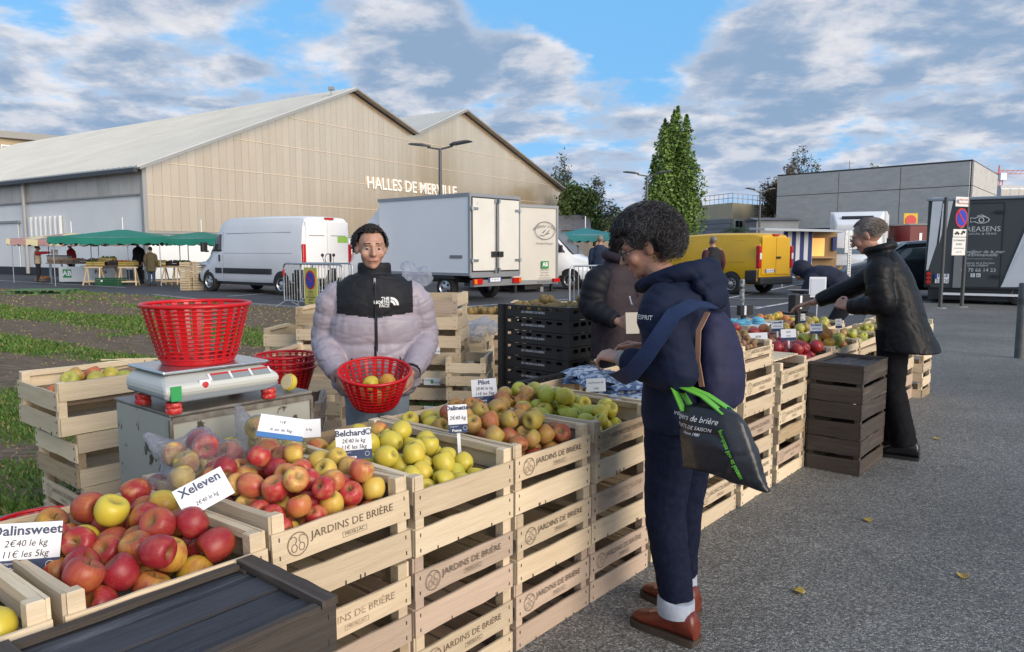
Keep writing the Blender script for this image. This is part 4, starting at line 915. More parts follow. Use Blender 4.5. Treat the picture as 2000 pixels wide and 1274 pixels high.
# ---------------------------------------------------------------- street furniture
POST = mat('dark_post', (.055, .058, .06), rough=.5)
sg = ground_at(1857, 602); sd2 = (ground_at(1878, 601) - ground_at(1836, 603)); sdl = sd2.length
sign = thing('parking_sign', 'no-parking sign with three plates on two dark posts', 'sign', sg, atan2(sd2.y, sd2.x))
zs0 = at_depth(1857, 387, sg.y).z
def sz(py): return at_depth(1857, py, sg.y).z
for x in (-sdl / 2, sdl / 2):
    MB().cyl((x, 0, 0), (x, 0, zs0), .045, n=12).build('post', POST, sign, smooth=40)
    MB().lathe([(.16, 0.006), (.12, .03), (.0, .035)], 9, Matrix.Translation((x, 0, 0))).build('concrete_foot', KERB, sign)
pxm = sg.y / FPX; cxs = (1864 - 1857) * pxm
SW = mat('sign_white', (.72, .72, .70), rough=.4)
def splate(px0, py0, px1, py1, name='sign_plate'): 
    a = (px0 - 1857) * pxm; b = (px1 - 1857) * pxm
    o = MB().bx((a, -.075, sz(py1)), (b, -.06, sz(py0))).build(name, SW, sign, bevel=.006)
    return o, (a + b) / 2
o, cx = splate(1845, 385, 1882, 404); lettering('MARCHES', .075, mat('sign_red_ink', (.5, .03, .03)), o, (cx + .05, -.078, sz(391))); lettering('HEBDOMADAIRES', .062, mat('sign_red_ink', (.5, .03, .03)), o, (cx + .045, -.078, sz(398)), sx=.85); MB().lathe([(.0, 0), (.05, 0), (.05, .004), (0, .004)], 12, Matrix.Translation((cx - .17, -.077, sz(394))) @ Matrix.Rotation(pi / 2, 4, 'X')).build('town_crest', GREY, o)
def noparking(parent, c, r, yy=1.0):
    M = Matrix.Translation(c) @ Matrix.Rotation(pi / 2, 4, 'X') @ Matrix.Diagonal((1, yy, 1, 1))
    RED = mat('sign_red', (.55, .02, .02), rough=.35); BLU = mat('sign_blue', (.02, .05, .42), rough=.35)
    d = MB().lathe([(0, -.01), (r, -.01), (r, .0), (0, .0)], 32, M).build('round_sign', RED, parent)
    MB().lathe([(0, 0), (r * .82, 0), (r * .82, .004), (0, .004)], 32, M).build('blue_field', BLU, d)
    q = M @ Matrix.Rotation(R(-45), 4, 'Z'); MB().box((0, 0, .006), (r * 1.7, r * .17, .004)).build('red_bar', RED, d); d.children[-1].matrix_local = q
    return d
noparking(sign, (cxs, -.08, sz(426)), .225, 1.05)
o, cx = splate(1843, 448, 1881, 463)
tw = MB()
for k, (x0, tilt) in enumerate(((-.11, 0), (.11, .35))):
    Rm = Matrix.Rotation(-tilt, 4, 'Y'); Tm = Matrix.Translation((cx + x0, -.08, sz(456) + (.02 if k else 0))) @ Rm
    tw.prism([(-.09, -.02), (.09, -.02), (.09, .01), (.05, .015), (.03, .045), (-.03, .045), (-.05, .012), (-.09, .01)], -.002, .002, Tm @ Matrix.Rotation(pi / 2, 4, 'X'))
    for w_ in (-.05, .05): tw.lathe([(0, 0), (.02, 0), (.02, .004), (0, .004)], 10, Tm @ Matrix.Translation((w_, 0, -.022)) @ Matrix.Rotation(pi / 2, 4, 'X'))
tw.build('tow_pictogram', INK, o)
o, cx = splate(1842, 464, 1881, 499)
for k, (s_, z_) in enumerate((('STATIONNEMENT', .06), ('INTERDIT', .06), ('Les mercredis & samedis', .042), ('de 5h à 15h', .045))): lettering(s_, z_, INK, o, (cx, -.078, sz(470 + k * 7.5)), sx=.9)
def bollard(px, ybase, ytop, r, label, m, D=None):
    b = ground_at(px, ybase); h = at_depth(px, ytop, b.y).z
    o = thing('bollard', label, 'bollard', b)
    MB().lathe([(r, 0), (r, h - .03), (r * .9, h), (.0, h + .005)], 16).build('post', m, o, smooth=40); MB().lathe([(r + .002, h * .72), (r + .006, h * .72), (r + .006, h * .80), (r + .002, h * .80)], 16, close=True).build('band', POST, o)
bollard(1990, 700, 553, .058, 'dark steel bollard at the right edge of the photo', mat('bollard_dark', (.10, .105, .11), (.07, .073, .076), rough=.5, sc=6))
bollard(1448, 612, 546, .055, 'grey graffiti-marked bollard in front of the yellow van', mat('bollard_grey', (.30, .32, .34), (.08, .09, .1), rough=.5, sc=14, thr=(.5, .6)))
# pole behind the stall
pp = ground_at(1656, 600); pole = thing('perforated_pole', 'slim perforated steel pole beside the crouching person', 'pole', (pp.x, 16.5 , 0))
pole.location.x = (1656 - 1000) / FPX * 16.5
hpz = at_depth(1656, 450, 16.5).z
MB().bx((-.035, -.02, 0), (.035, .02, hpz)).build('shaft', STEEL, pole); mbp = MB()
for k in range(20): mbp.box((0, -.022, .6 + k * .06), (.02, .006, .025))
mbp.build('slots', BLACK, pole)['kind'] = 'stuff'; MB().bx((-.12, -.03, hpz - .5), (-.05, .0, hpz)).build('bracket', STEEL, pole); MB().box((0, 0, .01), (.2, .2, .02)).build('foot', STEEL, pole)
# crowd barriers
def barrier(label, a, b, group='crowd barriers', feet=True):
    a = Vector(a); b = Vector(b); d = b - a; L_ = d.length; t = thing('crowd_barrier', label, 'barrier', (a.x, a.y, 0), atan2(d.y, d.x), group)
    r = .12; zt = 1.1; zb = .17
    pts = [(0, 0, zb)] + [(0, 0, .5)] + [(r - r * cos(q), 0, zt - r + r * sin(q)) for q in np.linspace(0, pi / 2, 5)] + [(L_ - r + r * sin(q), 0, zt - r + r * cos(q)) for q in np.linspace(0, pi / 2, 5)] + [(L_, 0, zb)]
    MB().tube(pts, .021, 8, up=(0, 1, 0)).cyl((0, 0, zb), (L_, 0, zb), .018, n=8).build('frame', STEEL, t, smooth=50)
    n = int(L_ / .115)
    for k in range(1, n): MB().cyl((k * L_ / n, 0, zb), (k * L_ / n, 0, zt), .008, n=6).build('bar', STEEL, t)
    if feet:
        for x in (.12, L_ - .12): MB().tube([(x, -.35, .015), (x, 0, .19), (x, .35, .015)], .016, 6, up=(1, 0, 0)).build('foot', STEEL, t)
    return t
b1 = barrier('steel crowd barrier with a yellow no-parking panel before the white van', ground_at(556, 600), ground_at(668, 607) + Vector((.15, -.5, 0)))
b2 = barrier('steel crowd barrier leaning directly behind the one with the yellow panel', ground_at(588, 596), ground_at(690, 600))
b3 = barrier('steel crowd barrier right of the black trays', ground_at(1112, 622), ground_at(1190, 614) + Vector((.9, .3, 0)))
YP = mat('yellow_panel', (.62, .56, .13), (.55, .5, .12), rough=.6, sc=3)
ypn = MB().bx((1.0, -.06, .12), (1.52, -.035, 1.02)).build('yellow_panel', YP, b1); noparking(ypn, (1.26, -.07, .72), .2, 1.15)
for k in range(5): lettering(('SAMEDI', 'de 5h à 15h', 'STATIONNEMENT', 'INTERDIT', 'MARCHE')[k], .06 if k else .07, INK, ypn, (1.26, -.064, .43 - k * .065), sx=.8)
MB().cyl((0, 0, .78), (0, 0, .95), .028).build('red_sleeve', mat('red_sleeve', (.5, .02, .02)), b1)
# scooter parked behind the barriers
so = ground_at(618, 590); sc_t = thing('motor_scooter', 'black motor scooter half hidden behind the crowd barriers', 'scooter', so, R(-20))
MB().loft([[Vector((x, y * w, z)) for y, z in ((-1, z0), (1, z0), (1, z1), (-1, z1))] for x, w, z0, z1 in ((-.7, .12, .55, .8), (-.2, .16, .35, .82), (.1, .15, .2, .35), (.35, .16, .22, .3), (.5, .16, .3, .9), (.6, .1, .4, .95))]).build('body', CARB, sc_t, bevel=.03, smooth=40)
MB().box((-.35, 0, .84), (.6, .26, .1)).build('seat', BLACK, sc_t, bevel=.03)
for x in (-.6, .68): 
    MB().lathe([(.12, -.06), (.24, -.06), (.25, 0), (.24, .06), (.12, .06)], 20, Matrix.Translation((x, 0, .25)) @ Matrix.Rotation(pi / 2, 4, 'X'), close=True).build('wheel', RUBBER, sc_t, smooth=40)
MB().tube([(.55, 0, .5), (.45, 0, 1.05)], .03, 8).tube([(.4, -.32, 1.08), (.46, -.1, 1.05), (.46, .1, 1.05), (.4, .32, 1.08)], .018, 8).build('handlebar', BLACK, sc_t)
for s_ in (-1, 1): MB().tube([(.44, s_ * .2, 1.06), (.42, s_ * .26, 1.25)], .008, 6).ell((.42, s_ * .27, 1.3), (.02, .07, .05)).build('mirror', BLACK, sc_t, smooth=60)
MB().tube([(.42 + 0, .15 * cos(a), 1.2 + .14 * sin(a)) for a in np.linspace(0, 2 * pi, 17)[:-1]], .012, 6, close=True).build('screen_hoop', BLACK, sc_t)
# lamp posts
LMP = mat('lamp_post_grey', (.10, .105, .11), rough=.5, metal=.3)
def lamp(label, px, ytop, D, arms, hl=.9, ang=0.0):
    x = (px - 1000) / FPX * D; H = at_depth(px, ytop, D).z
    t = thing('street_lamp', label, 'street lamp', (x, D, 0), ang, 'flat headed street lamps')
    MB().tube([(0, 0, 0), (0, 0, H - .15)], [.1, .06], 12).build('pole', LMP, t, smooth=40)
    MB().cyl((0, 0, 0), (0, 0, .5), .13).build('base', LMP, t)
    for s_ in arms:
        MB().bar((0, 0, H - .18), (s_ * .55, 0, H - .08), .06, .06).build('arm', LMP, t)
        MB().loft([[Vector((s_ * (.45 + f * hl), y * w, H - .06 + f * .12 + z)) for y, z in ((-1, 0), (1, 0), (1, h), (-1, h))] for f, w, h in ((0, .1, .06), (.25, .2, .09), (.8, .2, .07), (1, .16, .03))]).build('lamp_head', LMP, t, bevel=.01)
lamp('double-headed street lamp rising in front of the hall lettering', 862, 283, 30, (-1, 1), .9, R(-20))
lamp('double-headed street lamp left of the poplar', 1260, 338, 42, (-1, 1), .9, R(-10))
lamp('slim double-headed street lamp before the beige building', 1479, 370, 55, (-1, 1), .7, R(10))
# ---------------------------------------------------------------- crates
def wood(name, c, c2, c3, sx=1.0): return mat(name, c, c2, rough=.7, sc=7, det=6, thr=(.3, .72), st=(.6, 9, 9), bump=.25, bsc=22, rnd=.16, c3=c3, sc3=2.2, thr3=(.55, .75), dis=.6)
WOODS = [wood('poplar_wood', (.62, .50, .35), (.51, .40, .27), (.67, .56, .41)), wood('pinkish_wood', (.51, .39, .30), (.43, .32, .24), (.55, .43, .34)), wood('fresh_wood', (.70, .58, .42), (.60, .48, .32), (.74, .64, .49)), wood('stained_wood', (.44, .33, .21), (.30, .22, .13), (.20, .15, .09))]
DARKW = wood('dark_old_wood', (.068, .053, .043), (.036, .028, .024), (.13, .105, .088))
TARW = wood('tarred_board', (.040, .043, .055), (.020, .022, .030), (.15, .155, .175))
LINER = mat('brown_liner', (.27, .19, .135), (.21, .15, .11), rough=.9, sc=4, bump=.1)
BROWNINK = mat('brand_ink', (.11, .075, .05), (.2, .14, .1), rough=.8, sc=60, thr=(.45, .7))
FADED = mat('brand_ink_faded', (.22, .155, .105), (.48, .36, .24), rough=.8, sc=70, thr=(.42, .6))
NAIL = mat('staple', (.09, .08, .075), rough=.5, metal=.5)
def joined(items, name, m):
    mb = MB()
    for me, M in items:
        mb.add([M @ v.co for v in me.vertices], [tuple(p.vertices) for p in me.polygons])
    o = mb.mesh(name, m); return o
def brand_mesh(m):
    T = Matrix.Translation; X = Matrix.Rotation(pi / 2, 4, 'X')
    items = [(textmesh('JARDINS DE BRIÈRE', .0300, m, align='LEFT', sx=1.08), T((-.115, 0, .010)) @ X), (textmesh('MISSILLAC', .0135, m, sx=1.1), T((.025, 0, -.019)) @ X)]
    r = MB(); 
    def ringy(cx, cz, rx, rz, t, a0=0, a1=2 * pi, n=28):
        A = np.linspace(a0, a1, n + 1)
        for a, b in zip(A, A[1:]): r.add([(cx + (rx + s_) * cos(q), 0, cz + (rz + s_) * sin(q)) for q, s_ in ((a, -t), (b, -t), (b, t), (a, t))], [(0, 1, 2, 3)])
    ringy(-.155, .0, .030, .030, .0011); ringy(-.166, -.009, .008, .010, .0008); ringy(-.144, -.009, .008, .010, .0008); ringy(-.168, .011, .009, .010, .0008, R(-60), R(150)); ringy(-.142, .011, .009, .010, .0008, R(30), R(240)); 
    for x0, z0, x1, z1 in ((-.016, -.027, .066, -.026), (-.016, -.0125, .066, -.0115), (-.016, -.027, -.015, -.0115), (.065, -.027, .066, -.0115)): r.add([(x0, 0, z0), (x1, 0, z0), (x1, 0, z1), (x0, 0, z1)], [(0, 1, 2, 3)])
    items.append((r.mesh('tmp'), Matrix()))
    return joined(items, 'brand_print', m)
BRAND = {0: brand_mesh(BROWNINK), 1: brand_mesh(FADED)}
_sl = {}
def slat_mesh(L_, h, t, m, warp=0.0, chip=0):
    k = (round(L_, 3), round(h, 3), round(t, 3), m.name, warp, chip)
    if k not in _sl:
        rr = random.Random(hash(k) % 9999); n = 6; mb = MB(); rings = []
        for i in range(n + 1):
            x = -L_ / 2 + L_ * i / n; w = warp * sin(pi * i / n); e0 = rr.uniform(-.0025, .0025) * (0 < i < n); e1 = rr.uniform(-.0025, .0025) * (0 < i < n)
            rings.append([Vector((x, w - t / 2, -h / 2 + e0)), Vector((x, w + t / 2, -h / 2 + e0)), Vector((x, w + t / 2, h / 2 + e1)), Vector((x, w - t / 2, h / 2 + e1))])
        mb.loft(rings); _sl[k] = mb.mesh('slat', m)
    return _sl[k]
def post_mesh(h, m, s=.036):
    k = ('post', h, m.name, s)
    if k not in _sl:
        mb = MB(); b = .003
        mb.loft([[Vector((x * (s / 2 - q), y * (s / 2 - q), z)) for x, y in ((-1, -1), (1, -1), (1, 1), (-1, 1))] for z, q in ((0, b), (b, 0), (h - b, 0), (h, b))]); _sl[k] = mb.mesh('post', m)
    return _sl[k]
ncr = [0]
def crate(label, loc, rot=0.0, W=.455, D=.735, H=.246, m=0, prints=1, liner=False, front='drop', tilt=0.0, group='wooden produce crates', name='wooden_crate', wm=None, full=False, faded=None, front_back_same=True, bottom=True, side_h=None):
    ncr[0] += 1; rr = random.Random(ncr[0] * 13 + 5); wd = wm or WOODS[m]
    def wmx(): return wm or (WOODS[m] if rr.random() < .68 else WOODS[rr.choice((0, 1, 2, 0, 1, 2, 3))])
    t = thing(name, label, 'crate', loc, rot, group); t.rotation_euler = (tilt, 0, rot + rr.uniform(-.006, .006))
    hs = H * (.445 if full else .345); th = .008
    ps = .034
    for sx in (-1, 1):
        for sy in (-1, 1):
            link('corner_post', post_mesh(H, wmx(), ps), t, (sx * (W / 2 - ps / 2 - th), sy * (D / 2 - ps / 2 - th), 0))
    z1 = hs / 2; z2 = (H - hs / 2 - .002) if full else hs * 1.38 + hs / 2
    ztop = H - hs / 2
    for sy in (-1, 1):
        for k, z in enumerate((z1, z2)):
            if sy > 0 and k == 1 and not full: z = ztop - .012
            o = link('slat', slat_mesh(W, hs, th, wmx(), rr.choice((0, -.002, .002))), t, (0, sy * (D / 2 - th / 2), z), (rr.uniform(-.01, .01), rr.uniform(-.006, .006), 0 if sy < 0 else pi))
            if k == 1 and prints and sy < 0:
                f = (rr.random() < .3) if faded is None else faded
                link('brand_print', BRAND[1 if f else 0], o, (0, -th / 2 - .0035, 0))
    for sx in (-1, 1):
        for k, z in enumerate((z1, ztop)):
            link('side_slat', slat_mesh(D - .02, hs, th, wmx(), rr.choice((0, -.0025, .0025))), t, (sx * (W / 2 - th / 2 + .001), 0, z), (rr.uniform(-.006, .006), rr.uniform(-.004, .004), pi / 2))
        link('top_rail', slat_mesh(D - .03, .022, .020, wmx()), t, (sx * (W / 2 - th - .010), 0, H - .013), (0, 0, pi / 2))
    if bottom:
        nb = 5; bw = (W - .03) / nb - .012
        for k in range(nb): link('floor_slat', slat_mesh(D - .03, bw, .006, wmx()), t, (-W / 2 + .015 + (k + .5) * (W - .03) / nb, 0, .006), (pi / 2, 0, pi / 2))
    st_ = MB()
    for sx in (-1, 1):
        for z in (z1 - hs * .28, z1 + hs * .28, z2 - hs * .28, z2 + hs * .28): st_.box((sx * (W / 2 - .02), -D / 2 - .001, z), (.0022, .003, .011))
    for k in range(3): st_.box((rr.uniform(-.35, .35) * W, -D / 2 - .001, .004), (.002, .003, .016))
    st_.build('staples', NAIL, t)['kind'] = 'stuff'
    if liner:
        w, d = W / 2 - .045, D / 2 - .022; z0, zt = max(.03, H - .11), H - .030
        lb = MB(); lb.add([(-w - .01, -d, z0), (w + .01, -d, z0), (w + .01, d, z0), (-w - .01, d, z0)], [(0, 1, 2, 3)])
        cn = [(-w - .005, -d), (-w + .03, -d - .008), (w - .03, -d - .008), (w + .005, -d), (w + .012, d - .05), (w - .02, d + .006), (-w + .02, d + .006), (-w - .012, d - .05)]
        n = len(cn); lb.add([(x, y, z0) for x, y in cn] + [(x, y, zt - (.055 if y < -d + .02 else 0)) for x, y in cn], [(i, (i + 1) % n, n + (i + 1) % n, n + i) for i in range(n)])
        lb.build('paper_liner', LINER, t)
    return t
TIER = ('lowest', 'middle', 'topmost')
W_, D_, H_ = .455, .735, .248
def column(u, what, z0=0.0, n=3, v=0.0, mats=(0, 0, 0), liner=True, skew=0.0, toplow=0.0, tilt=0.0, faded=(None, None, None)):
    top = None
    for k in range(n):
        du = random.uniform(-.004, .004); dv = random.uniform(-.006, .006)
        last = k == n - 1
        nm = TIER[k] if n == 3 else f'{k + 1} of {n}'
        c = st(u + W_ / 2 + .004 + du, v + D_ / 2 + dv, z0 + k * .25 - (toplow if last else 0))
        t = crate(f'wooden crate, {nm} of stack {what}', c, SA + (skew if last else 0), m=mats[k], liner=liner and last, tilt=tilt if last else 0, faded=faded[k])
        top = t
    return top
col = {}
col['a'] = column(-1.885, 'at the photo\'s lower left corner, holding orange-yellow apples', mats=(0, 0, 2), toplow=.035, tilt=-.05)
col['b'] = column(-1.412, 'with the big red apples by the Dalinsweet sign', mats=(0, 0, 0), toplow=.035, tilt=-.05)
col['c'] = column(-.942, 'with pink-red apples and two filled bags', mats=(2, 0, 0), toplow=.006, tilt=-.05, faded=(True, True, False))
col['d'] = column(-.470, 'with yellow-green apples right of the Belchard sign', mats=(0, 1, 2), faded=(False, False, None)); 
col['e'] = column(.002, 'with russet red apples right of the Dalinette sign', mats=(1, 0, 0), faded=(False, False, False))
col['f'] = column(.472, 'with yellow apples nearest the grey haired woman', mats=(1, 2, 0), faded=(False, True, False), skew=.05)
col['g'] = column(.98, 'directly behind the grey haired woman', mats=(2, 0, 0), liner=False, v=.02)
col['h'] = column(1.46, 'just right of the grey haired woman\'s legs', mats=(0, 2, 0), liner=False, v=.02)
col['i'] = column(1.955, 'under the small crate of walnuts', mats=(2, 0, 0), liner=False, v=.01)
col['j'] = column(2.485, 'left of the dark old crates, with a slatted lid', mats=(2, 0, 2), liner=False, v=0)
# plain front slat on the yellow apple crate
for ch in col['d'].children:
    for q in list(ch.children):
        if q.name.startswith('brand_print'): bpy.data.objects.remove(q)
# lid slats on column j
for k in range(5): link('lid_slat', slat_mesh(.62, .075, .007, WOODS[2]), col['j'], (-.17 + k * .085, 0, H_ + .006), (pi / 2, 0, pi / 2))
# walnut crate
wn_ = crate('small shallow crate full of walnuts right of the backpack', st(1.955 + .23, .24, .752), SA, W=.44, D=.44, H=.145, m=0, prints=0, liner=True)
link('brand_print', BRAND[0], [c for c in wn_.children if c.name.startswith('slat')][1], (0, -.008, 0))
# dark crates
def dark_crate(label, loc, rot, lid=False, group='dark old crates'):
    t = crate(label, loc, rot, W=.54, D=.335, H=.228, prints=0, wm=DARKW, full=True, group=group, name='dark_wooden_crate')
    if lid:
        for k in range(4): link('lid_board', slat_mesh(.50, .078, .010, TARW), t, (0, -.125 + k * .083, .228 - .012 + (.004, -.003, .003, -.001)[k]), (pi / 2 + (.03, -.02, .025, -.03)[k], 0, .004 * (k - 1.5)))
        for sx in (-1, 1): link('lid_batten', slat_mesh(.335, .04, .018, DARKW), t, (sx * .255, 0, .228 + .006), (pi / 2, 0, pi / 2))
        for sy in (-1, 1): link('lid_batten', slat_mesh(.46, .022, .012, DARKW), t, (0, sy * .158, .228 + .002), (pi / 2, 0, 0))
    return t
for k in range(3):
    dark_crate(f'dark weathered crate, {TIER[k]} of the stack in front of the older man', st(2.965 + .27 + random.uniform(-.006, .006), -.345 + .168, k * .232), SA + random.uniform(-.015, .015), lid=k == 2)
    dark_crate(f'dark weathered crate, {TIER[k]} of the stack at the photo\'s bottom edge', st(-1.27 + random.uniform(-.004, .004), -.172, k * .222), SA + (.0 if k < 2 else .015), lid=k == 2)
# ---------------------------------------------------------------- apples
def apple_mat(name, base, blush, thr, c3=None, streak=.6, gloss=.38):
    m = bpy.data.materials.new(name); m.use_nodes = True; t = m.node_tree; N = t.nodes; L = t.links.new; B = N['Principled BSDF']
    tc = N.new('ShaderNodeTexCoord'); oi = N.new('ShaderNodeObjectInfo'); sp_ = N.new('ShaderNodeSeparateXYZ'); L(tc.outputs['Object'], sp_.inputs[0])
    def math_(op, a, b=None):
        n = N.new('ShaderNodeMath'); n.operation = op
        for i, v in enumerate((a, b)):
            if v is None: continue
            if isinstance(v, (int, float)): n.inputs[i].default_value = v
            else: L(v, n.inputs[i])
        return n.outputs[0]
    off = N.new('ShaderNodeVectorMath'); off.operation = 'ADD'; L(tc.outputs['Object'], off.inputs[0])
    cx = N.new('ShaderNodeCombineXYZ'); [L(math_('MULTIPLY', oi.outputs['Random'], k), cx.inputs[i]) for i, k in enumerate((13.0, 29.0, 41.0))]; L(cx.outputs[0], off.inputs[1])
    def nz(s, d, stv=(1, 1, 1), src=off.outputs[0]):
        mp = N.new('ShaderNodeMapping'); mp.inputs['Scale'].default_value = stv; L(src, mp.inputs[0])
        n = N.new('ShaderNodeTexNoise'); n.inputs['Scale'].default_value = s; n.inputs['Detail'].default_value = d; L(mp.outputs[0], n.inputs['Vector']); return n.outputs['Fac']
    # blush on one cheek plus streaks running from stem to eye
    ang = math_('ARCTAN2', sp_.outputs[1], sp_.outputs[0]); cs = N.new('ShaderNodeCombineXYZ'); L(math_('MULTIPLY', ang, 5.0), cs.inputs[0]); L(math_('MULTIPLY', sp_.outputs[2], 12.0), cs.inputs[1]); L(math_('MULTIPLY', oi.outputs['Random'], 37.0), cs.inputs[2])
    stn = nz(2.2, 4, (1, 1, 1), cs.outputs[0])
    cheek = math_('MULTIPLY', sp_.outputs[0], 11.0)
    f = math_('ADD', math_('ADD', math_('MULTIPLY', cheek, .55), math_('MULTIPLY', math_('SUBTRACT', stn, .5), streak)), math_('MULTIPLY', math_('SUBTRACT', nz(18, 3), .5), .9))
    f = math_('ADD', f, math_('MULTIPLY', math_('SUBTRACT', oi.outputs['Random'], .5), .7))
    rg = N.new('ShaderNodeMapRange'); L(f, rg.inputs[0]); rg.inputs[1].default_value = thr[0]; rg.inputs[2].default_value = thr[1]
    def mx(fc, a, b):
        n = N.new('ShaderNodeMix'); n.data_type = 'RGBA'
        for i, v in ((0, fc), (6, a), (7, b)):
            if isinstance(v, tuple): n.inputs[i].default_value = (*v, 1)
            elif isinstance(v, (int, float)): n.inputs[i].default_value = v
            else: L(v, n.inputs[i])
        return n.outputs[2]
    col_ = mx(rg.outputs[0], base, blush)
    if c3:
        r3 = N.new('ShaderNodeMapRange'); L(nz(40, 5), r3.inputs[0]); r3.inputs[1].default_value = .48; r3.inputs[2].default_value = .68; col_ = mx(r3.outputs[0], col_, c3)
    rad = math_('SQRT', math_('ADD', math_('MULTIPLY', sp_.outputs[0], sp_.outputs[0]), math_('MULTIPLY', sp_.outputs[1], sp_.outputs[1])))
    r4 = N.new('ShaderNodeMapRange'); L(rad, r4.inputs[0]); r4.inputs[1].default_value = .018; r4.inputs[2].default_value = .004
    col_ = mx(math_('MULTIPLY', r4.outputs[0], .75), col_, (.20, .15, .04))
    lent = N.new('ShaderNodeTexVoronoi'); lent.inputs['Scale'].default_value = 260; L(off.outputs[0], lent.inputs['Vector']); r5 = N.new('ShaderNodeMapRange'); L(lent.outputs['Distance'], r5.inputs[0]); r5.inputs[1].default_value = .16; r5.inputs[2].default_value = .10
    col_ = mx(math_('MULTIPLY', r5.outputs[0], .35), col_, (.62, .45, .22))
    L(col_, B.inputs['Base Color']); B.inputs['Roughness'].default_value = gloss; B.inputs['Specular IOR Level'].default_value = .45
    return m
AP = {'sweet': apple_mat('apple_red_yellow', (.55, .36, .05), (.32, .022, .028), (-.4, .2), (.42, .14, .05)), 'sweetdark': apple_mat('apple_dark_red', (.44, .13, .04), (.27, .016, .026), (-.6, .05), (.33, .05, .04), gloss=.42), 'sweetyel': apple_mat('apple_yellow_blush', (.58, .46, .05), (.42, .09, .03), (.05, .7)),
      'xel': apple_mat('apple_pink_red', (.60, .40, .10), (.43, .03, .038), (-.5, .2), (.50, .15, .08)), 'xely': apple_mat('apple_pink_yellow', (.60, .42, .08), (.50, .10, .05), (-.1, .5)),
      'bel': apple_mat('apple_yellow_green', (.56, .46, .055), (.62, .42, .06), (.1, .8), (.50, .42, .07), gloss=.38), 'belg': apple_mat('apple_green_yellow', (.44, .44, .05), (.54, .46, .07), (.0, .6), gloss=.38),
      'rus': apple_mat('apple_russet', (.42, .26, .05), (.30, .055, .03), (-.45, .25), (.33, .17, .07), gloss=.5), 'rusg': apple_mat('apple_russet_green', (.36, .28, .05), (.38, .16, .06), (.0, .6), (.34, .22, .09), gloss=.5),
      'dark': apple_mat('apple_crimson', (.36, .03, .03), (.24, .008, .02), (-.6, .1), gloss=.42), 'org': apple_mat('apple_orange_streaked', (.58, .36, .04), (.50, .13, .025), (-.1, .5), streak=1.4), 'orr': apple_mat('apple_orange_red', (.6, .3, .03), (.5, .04, .02), (-.3, .2), streak=1.4), 'kiwi': mat('brown_pear_skin', (.26, .17, .055), (.20, .13, .045), rough=.7, sc=30, rnd=.1)}
STEMM = mat('apple_stem', (.10, .06, .03), rough=.8)
def apple_shape(k):
    rr = random.Random(k); pr = [(.0015, .022), (.006, .0235), (.012, .029), (.020, .0325), (.028, .0315), (.0345, .024), (.0372, .012), (.0372, 0), (.0345, -.012), (.029, -.022), (.022, -.0295), (.015, -.0325), (.009, -.0315), (.004, -.0285), (.001, -.028)]
    mb = MB(); n = 18; el = 1 + rr.uniform(-.07, .07); rings = []
    ph = rr.random() * 6
    for r_, z in pr: rings.append([Vector((cos(2 * pi * q / n) * r_ * (1 + .018 * sin(5 * 2 * pi * q / n) * (z < 0)) * (1 + .02 * sin(2 * pi * q / n + ph)), sin(2 * pi * q / n) * r_, z * el + .0015 * cos(2 * pi * q / n + ph))) for q in range(n)])
    mb.loft(rings); return mb.mesh('apple', None, 180)
SHAPES = [apple_shape(i) for i in range(4)]
stemm = MB().tube([(0, 0, .018), (.001, .0005, .028), (.004, .001, .037)], [.0016, .0013, .0018], 5).mesh('stem', STEMM, 180)
_am = {}
APPLES = []
def apple(kind, p, r, rr, label, group, name='apple', cat='apple'):
    tilt_ = rr.choice((rr.uniform(.2, 1.0), rr.uniform(.8, 2.2), rr.uniform(0, pi)))
    APPLES.append((r / (Vector(p) - cam.location).length, kind, Vector(p), r, rr.randrange(4), rr.uniform(.94, 1.06), Euler((tilt_, rr.uniform(-.5, .5), rr.uniform(0, 2 * pi)), 'XYZ'), rr.random() < .55, label, group, name, cat))
def make_apples(limit=295):
    APPLES.sort(key=lambda q: -q[0]); n = 0; far = MB(); fm = []; keys = {}
    for (_, kind, p, r, sh_, sq, eu, stm, label, group, name, cat) in APPLES:
        s_ = r / .0365
        if name == 'apple': n += 1
        if name == 'apple' and n > limit:
            k = (kind, sh_ % 2)
            if k not in keys: c = FARC[kind][k[1]]; keys[k] = len(fm); fm.append(mat(f'far_{kind}_{k[1]}', c, tuple(q * .72 for q in c), rough=.4, sc=30))
            far.cur = keys[k]; me = SHAPES[sh_]; M = Matrix.Translation(p) @ eu.to_matrix().to_4x4() @ Matrix.Scale(s_, 4); far.add([M @ v.co for v in me.vertices], [tuple(q.vertices) for q in me.polygons]); continue
        k = (kind, sh_)
        if k not in _am: me = SHAPES[sh_].copy(); me.materials.clear(); me.materials.append(AP[kind]); _am[k] = me
        o = link(name, _am[k], None, p); o.scale = (s_, s_, s_ * sq); o.rotation_euler = eu
        if stm: link('stem', stemm, o)
        tag(o, label, cat, group)
    if far.v: tag(far.build('more_apples', fm, smooth=180), 'more apples of many colours heaped in the farther display crates', 'apples', kind='stuff')
FARC = {'sweet': ((.42, .06, .035), (.5, .28, .05)), 'sweetdark': ((.3, .02, .025), (.3, .03, .03)), 'sweetyel': ((.55, .4, .05), (.5, .22, .05)), 'xel': ((.45, .05, .045), (.48, .14, .06)), 'xely': ((.56, .34, .08), (.5, .16, .06)), 'bel': ((.55, .46, .06), (.5, .45, .08)), 'belg': ((.42, .42, .06), (.48, .46, .09)), 'rus': ((.34, .12, .05), (.36, .2, .07)), 'rusg': ((.36, .26, .06), (.36, .2, .07)), 'dark': ((.26, .012, .02), (.34, .03, .03)), 'org': ((.56, .32, .04), (.55, .2, .04)), 'orr': ((.5, .06, .025), (.58, .25, .04))}
